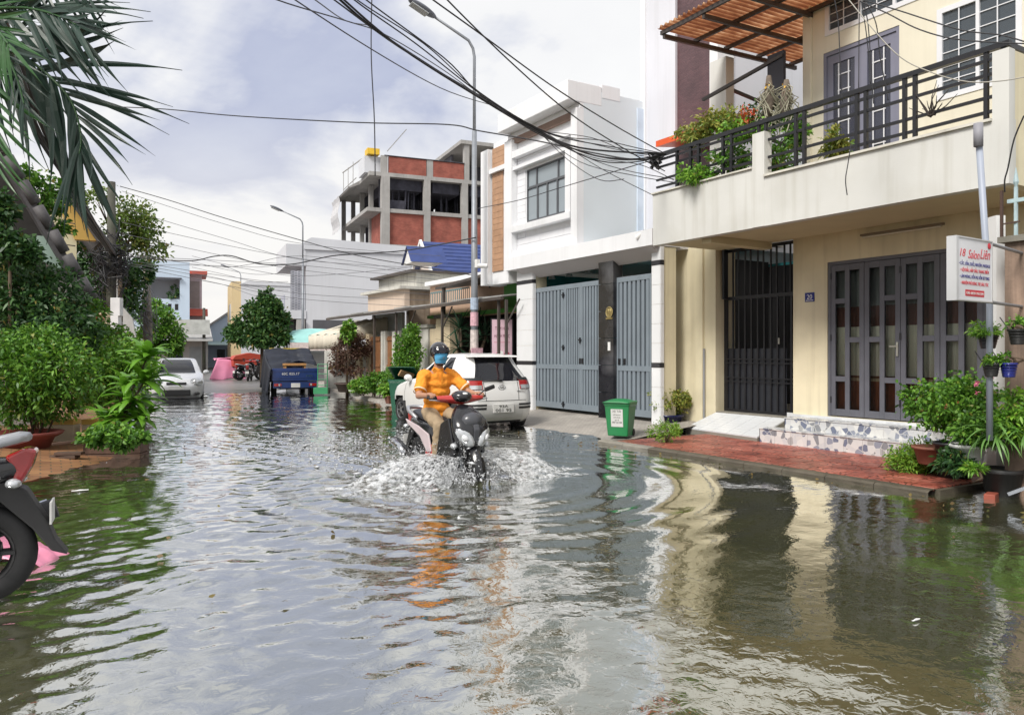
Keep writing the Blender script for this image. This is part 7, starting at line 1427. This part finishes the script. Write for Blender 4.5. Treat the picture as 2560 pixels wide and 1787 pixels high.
OCT = np.array([(1, 0, 0), (-1, 0, 0), (0, 1, 0), (0, -1, 0), (0, 0, 1), (0, 0, -1)], float); OF = np.array([(0, 2, 4), (2, 1, 4), (1, 3, 4), (3, 0, 4), (2, 0, 5), (1, 2, 5), (3, 1, 5), (0, 3, 5)])
def drops(name, C, V, S, m, parent):
    n = len(C); d = V / (np.linalg.norm(V, axis=1)[:, None] + 1e-9); a = np.cross(d, gp_.normal(size=(n, 3))); a /= np.linalg.norm(a, axis=1)[:, None] + 1e-9; b = np.cross(d, a)
    st = (1 + gp_.uniform(.2, 2.6, n))[:, None, None]; P = C[:, None, :] + S[:, None, None] * (OCT[None, :, 0:1] * d[:, None, :] * st + OCT[None, :, 1:2] * a[:, None, :] + OCT[None, :, 2:3] * b[:, None, :])
    F = (OF[None] + 6 * np.arange(n)[:, None, None]).reshape(-1, 3); me = bpy.data.meshes.new(name); me.vertices.add(6 * n); me.vertices.foreach_set('co', P.reshape(-1)); me.loops.add(F.size); me.loops.foreach_set('vertex_index', F.ravel().astype('i4')); me.polygons.add(len(F)); me.polygons.foreach_set('loop_start', (np.arange(len(F)) * 3).astype('i4')); me.polygons.foreach_set('use_smooth', np.ones(len(F), bool)); me.update(calc_edges=True)
    o = bpy.data.objects.new(name, me); COL.objects.link(o); me.materials.append(m); put(o, parent); tag(o, kind='stuff'); return o
# ballistic drops from the two wheels
az = gp_.uniform(0, 6.283, nD); sp = gp_.gamma(2.2, .62, nD); up = gp_.gamma(2.0, .62, nD); tt = gp_.uniform(.02, .42, nD); rear = gp_.uniform(size=nD) < .35
vx, vy = np.cos(az) * sp * 1.5, np.sin(az) * sp * .8; C = np.stack([SX + vx * tt + gp_.normal(0, .07, nD), SY + np.where(rear, 1.1, .0) + vy * tt + gp_.normal(0, .12, nD) + .1, .03 + up * tt - 4.9 * tt * tt], 1); keep = (C[:, 2] > .0) & (C[:, 2] < .52)
C = C[keep]; V = np.stack([vx, vy, up - 9.8 * tt], 1)[keep]; drops('water_drops', C, V, gp_.gamma(2.0, .0011, len(C)) + .001, dropm, SPR)
# thrown-up clots close to the bike
n2 = 3600; C = np.stack([SX + gp_.normal(0, .20, n2), SY + gp_.uniform(-.35, 1.2, n2), np.abs(gp_.normal(.08, .11, n2))], 1); V = gp_.normal(size=(n2, 3)) + np.array([0, 0, .8]); drops('water_drops', C, V, gp_.gamma(2.2, .0019, n2) + .0015, dropm, SPR)
# foam flecks left in the wake
n3 = 3000; yy = gp_.uniform(0, 1, n3) ** 1.2 * 6.5; ww = .30 + .28 * yy; xx = gp_.normal(0, 1, n3) * ww * .6
C = np.stack([SX + xx - .03 * yy, SY + yy - .2, .012 + np.abs(gp_.normal(0, .012, n3))], 1); V = np.stack([gp_.normal(0, 1, n3), gp_.normal(0, .5, n3), gp_.normal(0, .12, n3)], 1); drops('foam_flecks', C, V, gp_.gamma(2.2, .0022, n3) + .0015, mat('foam_fleck', (.74, .76, .80), .2, trans=.2), SPR)
# ================================================================== SMALL THINGS
# wheelie bins
def bin_(name, pos, rz, m, lidm, label, lid_open=0, s=1.0):
    r = empty(name, pos, rz, label, 'bin', 'wheeled bins')
    b = MB(); rows = [(.0, .175, .15), (.05, .18, .155), (.50, .215, .20), (.53, .232, .215), (.56, .232, .215)]
    for (z, a, c) in rows: b.v += [(-a * s, -c * s, z * s), (a * s, -c * s, z * s), (a * s, c * s, z * s), (-a * s, c * s, z * s)]
    for i in range(len(rows) - 1):
        for j in range(4): b.f.append((4 * i + j, 4 * i + (j + 1) % 4, 4 * i + 4 + (j + 1) % 4, 4 * i + 4 + j))
    b.f.append((0, 1, 2, 3)); b.build('bin_body', m, r, bevel=.014 * s)
    M = Matrix.Translation((0, .2 * s, .56 * s)) @ Matrix.Rotation(R(-lid_open), 4, 'X')
    l = MB().grid(lambda u, v: ((-.24 + .48 * u) * s, (-.44 + .46 * v) * s, (.012 + .055 * (1 - abs(2 * u - 1) ** 3) * (1 - abs(2 * v - 1) ** 3)) * s), 10, 10).build('lid', lidm, r, smooth=True); l.matrix_basis = M; so = l.modifiers.new('th', 'SOLIDIFY'); so.thickness = .012
    MB().cyl((-.22 * s, .23 * s, .57 * s), (.22 * s, .23 * s, .57 * s), .016 * s).build('handle', lidm, r)
    for q in (-1, 1): MB().cyl((q * .19 * s, .16 * s, .05 * s), (q * .15 * s, .16 * s, .05 * s), .06 * s).build('wheel', rubber, r)
    MB().box(-.012, .012, -.22 * s, -.20 * s, .15 * s, .5 * s).build('rib', m, r) if False else None
    return r
gbin = mat('green_bin_plastic', (.015, .21, .065), .4, .12, 5, .05, 60, grime=.2, dirt=(.05, .12, .06)); gdk = mat('dark_green_plastic', (.012, .10, .055), .45, .15, 5)
bpz = at(1551, 1088, Z=PZ); GB = bin_('wheeled_bin', tuple(bpz), R(-58), gbin, gbin, 'bright green wheeled bin with white label on the red pavement')
fwd = -.212
fl_ = lambda z, e=.0: frame3((0, -(.155 + .1 * (z - .05)) - .004 - e, z), (1, 0, 0), (0, -.1, .995))
MB().box(-.105, .105, 0, .30, -.002, .002, fl_(.16)).build('label_panel', platem, GB)
text('label_text', 'XE TẢI', ink, fl_(.405, .003), .038, GB, width=.15)
for k in range(4): text('label_text', ['chở hàng thuê', 'dọn nhà, dọn kho', 'giá rẻ', '0907 265 288'][k], ink, fl_(.355 - .045 * k, .003), .02 if k < 3 else .03, GB, width=(.13, .12, .07, .17)[k])
p = at(1010, 1008, d=19.6); DB = bin_('wheeled_bin', (p.x, p.y, -.0), R(-40), gdk, gdk, 'dark green bin beside the hatchback, lid propped open by cardboard', 28, 1.45)
cbx = MB().obox((0, 0, 0), (.42, .05, .16), .2, .5, .25).build('cardboard', mat('cardboard', (.40, .25, .13), .8, .1), None); cbx.location = Vector((p.x, p.y, .93)) + Vector((.02, -.1, 0)); tag(cbx, 'torn cardboard box sticking out of the dark green bin', 'cardboard')
MB().box(-.09, .09, -.335, -.325, .3, .42).build('label_panel', platem, DB)
# flower shop board
c = at(1255, 858, d=19.2); FB = empty('flower_shop_board', (c.x, c.y, .1), -YAW + R(4), 'tall pink flower shop board reading TIỆM HOA HẠNH PHÚC', 'sign'); zc = c.z - .1; W2 = .25; H2 = .62
pinkb = mat('pink_board', (.72, .50, .58), .5, .08, 4)
MB().box(-W2 - .03, W2 + .03, 0, .05, zc - H2 - .3, zc + H2 + .0).build('board_frame', black, FB); MB().box(-W2, W2, -.006, -.001, zc - H2 - .26, zc + H2 - .03).build('poster', pinkb, FB)
tm = mat('poster_ink', (.16, .02, .05), .6)
text('lettering', 'TIỆM HOA', tm, frame3((0, -.008, zc + .33), (1, 0, 0), (0, 0, 1)), .085, FB, width=.35); text('lettering', 'HẠNH PHÚC', tm, frame3((0, -.008, zc + .14), (1, 0, 0), (0, 0, 1)), .085, FB, width=.38); MB().box(-.2, .2, -.008, -.006, zc + .02, zc + .028).build('rule_line', mat('poster_red', (.5, .03, .08), .6), FB)
for k, (x, z, rr) in enumerate(((-.1, -.3, .07), (.02, -.36, .06), (.12, -.28, .07), (-.02, -.24, .05))): MB().lathe([(.005, 0), (rr, 0), (rr, .003), (.005, .003)], (x, -.010, zc + z), 14, Matrix.Rotation(R(90), 4, 'X')).build('printed_flower', MATS['poster_red'] if k % 2 == 0 else wh, FB)
for s in (-1, 1): MB().box(s * W2 - .02, s * W2 + .02, 0, .04, 0, zc - H2 - .3).build('leg', black, FB)
# stained wall pillar at the right edge, with iron spikes, bracket sign and hanging pots
stain = mat('stained_pink_wall', (.52, .36, .27), .8, .15, 3, .3, 40, streak=.85, dirt=(.04, .034, .025), grime=.6, slo=.40)
WP = empty('stained_gate_pillar', (8.6, 3.9, 0), 0, 'pink plaster gate pillar blackened by damp beside the red pavement', 'pillar', world=True)
pl_ = at(2512, 1235, Z=.0); zt = at(2530, 605, d=7.9).z
bx('pillar', stain, WP, pl_.x, pl_.x + .5, 2.9, pl_.y, -.1, zt); bx('side_wall', stain, WP, pl_.x + .5, 10.4, pl_.y - .35, pl_.y - .1, -.1, zt - .5); bx('pillar_cap', conc, WP, pl_.x - .05, pl_.x + .55, 2.85, pl_.y + .05, zt, zt + .06)
WW = empty('white_meter_cabinet', tuple(at(2490, 640, d=8.3)), 0, 'white wall cabinet standing behind the bracket sign', 'cabinet', world=True); a = at(2490, 680, d=8.35); MB().obox((a.x, a.y, (a.z + .4) / 2 + .05), (.1, .16, a.z + .7), R(-30)).build('cabinet', wh, WW)
SI = empty('iron_spikes', tuple(at(2535, 560, d=7.8)), 0, 'pale blue spiked ironwork on top of the stained pillar', 'ironwork', world=True); pbm = mat('pale_blue_iron', (.42, .55, .58), .5, .2, 8, grime=.5, dirt=(.22, .12, .06))
for k in range(4):
    y = pl_.y - .06 - .13 * k; z0 = zt + .06; MB().bar((pl_.x + .1, y, z0), (pl_.x + .1, y, z0 + .52), .028).build('upright', pbm, SI); MB().lathe([(.012, 0), (.028, .05), (.004, .2)], (pl_.x + .1, y, z0 + .52), 8).build('spike', pbm, SI)
for z in (.06, .44): MB().bar((pl_.x + .1, pl_.y + .02, zt + z), (pl_.x + .1, pl_.y - .6, zt + z), .03, .04).build('rail', pbm, SI)
MB().bar((pl_.x + .02, pl_.y + .04, zt + .06), (pl_.x + .02, pl_.y + .04, zt + .55), .025).bar((pl_.x + .02, pl_.y + .04, zt + .2), (pl_.x + .1, pl_.y - .1, zt + .22), .015).build('rusty_bar', mat('rusty_iron', (.07, .04, .03), .8), SI)
# bracket sign
s0, s1 = at(2394, 592, d=6.75), at(2478, 617, d=7.1); sx_ = (s1 - s0); sx_.z = 0; wd = sx_.length; sx_.normalize(); hgt = (at(2373, 590, d=6.75) - at(2373, 745, d=6.75)).z
SGN = empty('salon_sign', (s0.x, s0.y, s0.z - hgt), 0, 'white bracket sign reading 18 Salon Liên with red and blue lines', 'sign', world=True); nrm = Vector((sx_.y, -sx_.x, 0))
if nrm.dot(Vector((SA, CA, 0))) > 0: nrm = -nrm
o_ = Vector((s0.x, s0.y, s0.z - hgt)); Ms = frame3(o_, sx_, (0, 0, 1))
MB().box(0, wd, 0, hgt, -.03, .0, Ms).build('panel', mat('sign_white', (.74, .75, .78), .5), SGN); al = mat('sign_edge', (.6, .61, .62), .4, metal=.3)
for (a, b, c, d) in ((-.012, 0, -.012, hgt + .012), (wd, wd + .012, -.012, hgt + .012), (0, wd, -.012, 0), (0, wd, hgt, hgt + .012)): MB().box(a, b, c, d, -.045, .008, Ms).build('frame_edge', al, SGN)
MB().box(-.03, -.013, -.012, hgt + .012, -.08, .006, Ms).build('side_box', al, SGN)
sred = mat('sign_red', (.60, .03, .05), .5); sblu = mat('sign_navy', (.03, .03, .22), .5)
def stx(s, u, v, h, m, wdt, shear=0): text('lettering', s, m, Ms @ Matrix.Translation((u * wd, v * hgt, .0012)), h * hgt, SGN, width=wdt * wd, depth=.002, shear=shear)
stx('18', .12, .70, .13, sred, .16, .25); stx('Salon', .46, .68, .15, sred, .34, .35); stx('Liên', .80, .70, .17, sred, .30, .35)
for k, (s, m) in enumerate((('• CẮT, UỐN, DUỖI, NHUỘM, MASSAGE', sblu), ('• GỘI ĐẦU, HẤP DẦU, TRANG ĐIỂM', sred), ('• LÀM MÓNG, UỐN MI, UỐN SETTING', sblu), ('• NHUỘM PHỦ BÓNG, TRỊ GÀU, TÓC', sred))): stx(s, .5, .56 - .105 * k, .055, m, (.92, .84, .88, .82)[k])
MB().box(.22 * wd, .78 * wd, .06 * hgt, .165 * hgt, .0, .0015, Ms).build('phone_band', sred, SGN); text('lettering', 'DĐ: 0939 193 599', wh, Ms @ Matrix.Translation((.5 * wd, .088 * hgt, .0032)), .045 * hgt, SGN, width=.5 * wd)
MB().ell((0, 0, 0), (.03, .03, .004)).build('red_rosette', sred, SGN, smooth=True).matrix_basis = Ms @ Matrix.Translation((.93 * wd, .93 * hgt, .004))
for v in (.0, 1.0): a = o_ + sx_ * (wd * .3) + Vector((0, 0, hgt * v)) - nrm * .02; MB().tube([a, o_ + sx_ * wd + Vector((0, 0, hgt * v)) - nrm * .03, Vector((pl_.x + .05, pl_.y - .15, o_.z + hgt * v))], .016, 7).build('bracket_arm', galv, SGN)
PP = empty('signal_pole', tuple(at(2470, 1000, d=7.6)), 0, 'grey steel pipe with taped top standing behind the bracket sign', 'pole', world=True)
a, b = at(2474, 1100, d=7.55), at(2446, 330, d=7.35); MB().tube([a, at(2474, 760, d=7.5), b], .030, 10).build('pipe', mat('pipe_blue_grey', (.34, .38, .46), .45, .1), PP, smooth=True); MB().tube([b + Vector((0, 0, -.14)), b + Vector((-.002, 0, .08))], .042, 10).build('pipe_sleeve', mat('tape_grey', (.27, .27, .30), .6), PP, smooth=True)
# hanging pots on the pillar
for k, (x, y, d, r, h, m, lab, lm) in enumerate(((2470, 855, 7.6, .09, .13, black, 'black hanging pot with feathery green plant below the bracket sign', LF_LIME), (2545, 842, 7.4, .085, .15, MATS['black_tub'], 'ribbed black wall pot with sparse green plant on the pillar', LF_MID), (2478, 925, 7.5, .075, .13, MATS['black_tub'], 'ribbed black wall pot below the feathery plant', LF_LIME), (2522, 925, 7.45, .075, .14, mat('blue_plastic', (.02, .03, .25), .35, .3), 'blue wrapped hanging pot on the stained pillar', LF_MID))):
    c = at(x, y, d=d); o = pot('hanging_pot', lab, (c.x, c.y, c.z - h / 2), r, h, m, 'hanging pot', group='pots hanging on the pillar')
    MB().tube([(0, r, h), (.0, r + .08, h + .12)], .005, 4).build('hanger', black, o)
    for q in range(3): MB().lathe([(r * (.78 + .08 * q), h * (.3 + .2 * q)), (r * (.86 + .08 * q), h * (.33 + .2 * q)), (r * (.8 + .08 * q), h * (.36 + .2 * q))], (0, 0, 0), 18, None, False).build('rim_band', m, o, smooth=True)
    bush('hanging_plant', ['feathery lime plant in the upper hanging pot', 'thin green plant in the ribbed wall pot', 'small bright fern under the feathery plant', 'sparse leaves over the blue hanging pot'][k], [(c.x - .03, c.y, c.z + h * .75, (.15, .09, .09, .07)[k], .10, (.09, .06, .06, .05)[k])], (900, 160, 260, 110)[k], lm, .05, (.012, .02, .02, .025)[k], (c.x, c.y, c.z + h / 2), 120 + k, 'plant', 'plants in the hanging pots', stems=2, spread=.2)
# left: red basin, planks, drain cover bricks, pink cloth
rp_ = at(55, 1090, d=11.2); RB = empty('red_basin', (rp_.x, rp_.y, -.02), 0, 'large dull red clay basin under the bright shrub', 'basin'); MB().lathe([(.3, 0), (.42, .25), (.52, .30), (.54, .34), (.47, .34), (.4, .27)], (0, 0, 0), 28).build('basin', mat('red_basin_clay', (.24, .06, .05), .5, .2, 4), RB, smooth=True)
MB().lathe([(.01, .27), (.42, .27)], (0, 0, 0), 20, None, False).build('soil', MATS['potting_soil'], RB)
a, b = at(130, 1110, d=10.6), at(238, 1098, d=10.9); tag(MB().bar(a, b, .06, .035).build('wooden_beam', plank, None, bevel=.004), 'wet brown timber lying across to the wooden planter', 'beam')
for k in range(3):
    c = at(150 + 12 * k, 1138 - 7 * k, d=10.4); tag(MB().obox((c.x, c.y, .02 + .045 * k), (.34, .14, .04), R(-35 + 6 * k)).build('timber_offcut', plank, None, bevel=.004), ['lowest dark timber offcut in the little stack by the beam', 'middle dark timber offcut in the little stack by the beam', 'topmost dark timber offcut in the little stack by the beam'][k], 'timber', 'stack of timber offcuts')
for k, (x, y, lab) in enumerate(((255, 1020, 'cream and ochre painted kerb block behind the wooden planter'), (150, 1025, 'ochre painted kerb block under the bright shrub'))):
    c = at(x, y, d=12.2); o = empty('kerb_block', (c.x, c.y, -.02), -YAW, lab, 'kerb block', 'painted kerb blocks'); MB().box(-.27, .27, -.1, .1, 0, .36).build('block', mat('cream_block', (.62, .52, .38), .7, .12, 5, grime=.4), o, bevel=.01); MB().box(-.272, .272, -.103, .103, .362, .44).build('ochre_top', MATS['ochre_paint'], o)
pk_ = at(30, 1330, d=4.9 + .45); pkc = empty('pink_raincoat', (pk_.x, pk_.y, 0), -YAW, 'crumpled pink plastic raincoat floating behind the parked scooter wheel', 'raincoat'); gg = random.Random(2)
MB().sheet(lambda u, v: (-.55 + .82 * u, -.1 + .35 * v, (.30 * (1 - u) ** .7 * math.sin(math.pi * (.15 + .7 * v)) + .03 * mn.noise(Vector((u * 6, v * 6, 1))) + .02 * mn.noise(Vector((u * 15, v * 15, 2)))) - .012), 30, 20, (0, 0, .004)).build('sheet', mat('pink_plastic', (.80, .28, .42), .35, .15, 6, trans=.1), pkc, smooth=True)
# litter
for k, (x, y, z, sz, m, lab) in enumerate(((2290, 1608 - 60, .012, (.075, .008, .008), wh, 'white cigarette end floating on the green water'), (2118, 1128, PZ + .006, (.14, .09, .006), platem, 'white paper scrap lying on the red tiles'), (1640, 1086, PZ + .006, (.10, .05, .006), mat('pink_scrap', (.7, .5, .42), .7), 'pale pink leaf scrap on the tiles near the bin'), (200, 1225, .008, (.16, .06, .01), platem, 'white plastic scrap floating near the parked scooter'), (1440, 1090, .01, (.16, .05, .02), platem, 'white foam scrap at the driveway waterline'))):
    c = at(x, y, Z=z); tag(MB().grid(lambda u, v: (c.x + (u - .5) * sz[0], c.y + (v - .5) * sz[1], z + sz[2] * (1 - abs(2 * u - 1)) * (1 - abs(2 * v - 1))), 4, 4).box(c.x - sz[0] * .4, c.x + sz[0] * .4, c.y - sz[1] * .4, c.y + sz[1] * .4, z - .004, z).build('litter', m, None, smooth=False), lab, 'litter')

gl_ = np.random.default_rng(8); nl = 90; LX = gl_.uniform(-.5, 8.4, nl); LY = gl_.uniform(2.5, 13, nl); LX = np.where(gl_.uniform(size=nl) < .6, 7.62 - np.abs(gl_.normal(0, .25, nl)), LX)
fl0 = leaves('floating_leaves', leafmat('leaf_litter', [(.10, .07, .03), (.22, .15, .05), (.16, .18, .05)], .1), None, np.stack([LX, LY, np.full(nl, .02)], 1), np.stack([gl_.normal(0, 1, nl), gl_.normal(0, 1, nl), np.zeros(nl)], 1), .06, .03, 5, .02)
tag(fl0, 'scattered brown leaves drifting on the flood water along the kerb', 'leaf litter', kind='stuff')
for o in bpy.data.objects:
    if '_w' in o: del o['_w']
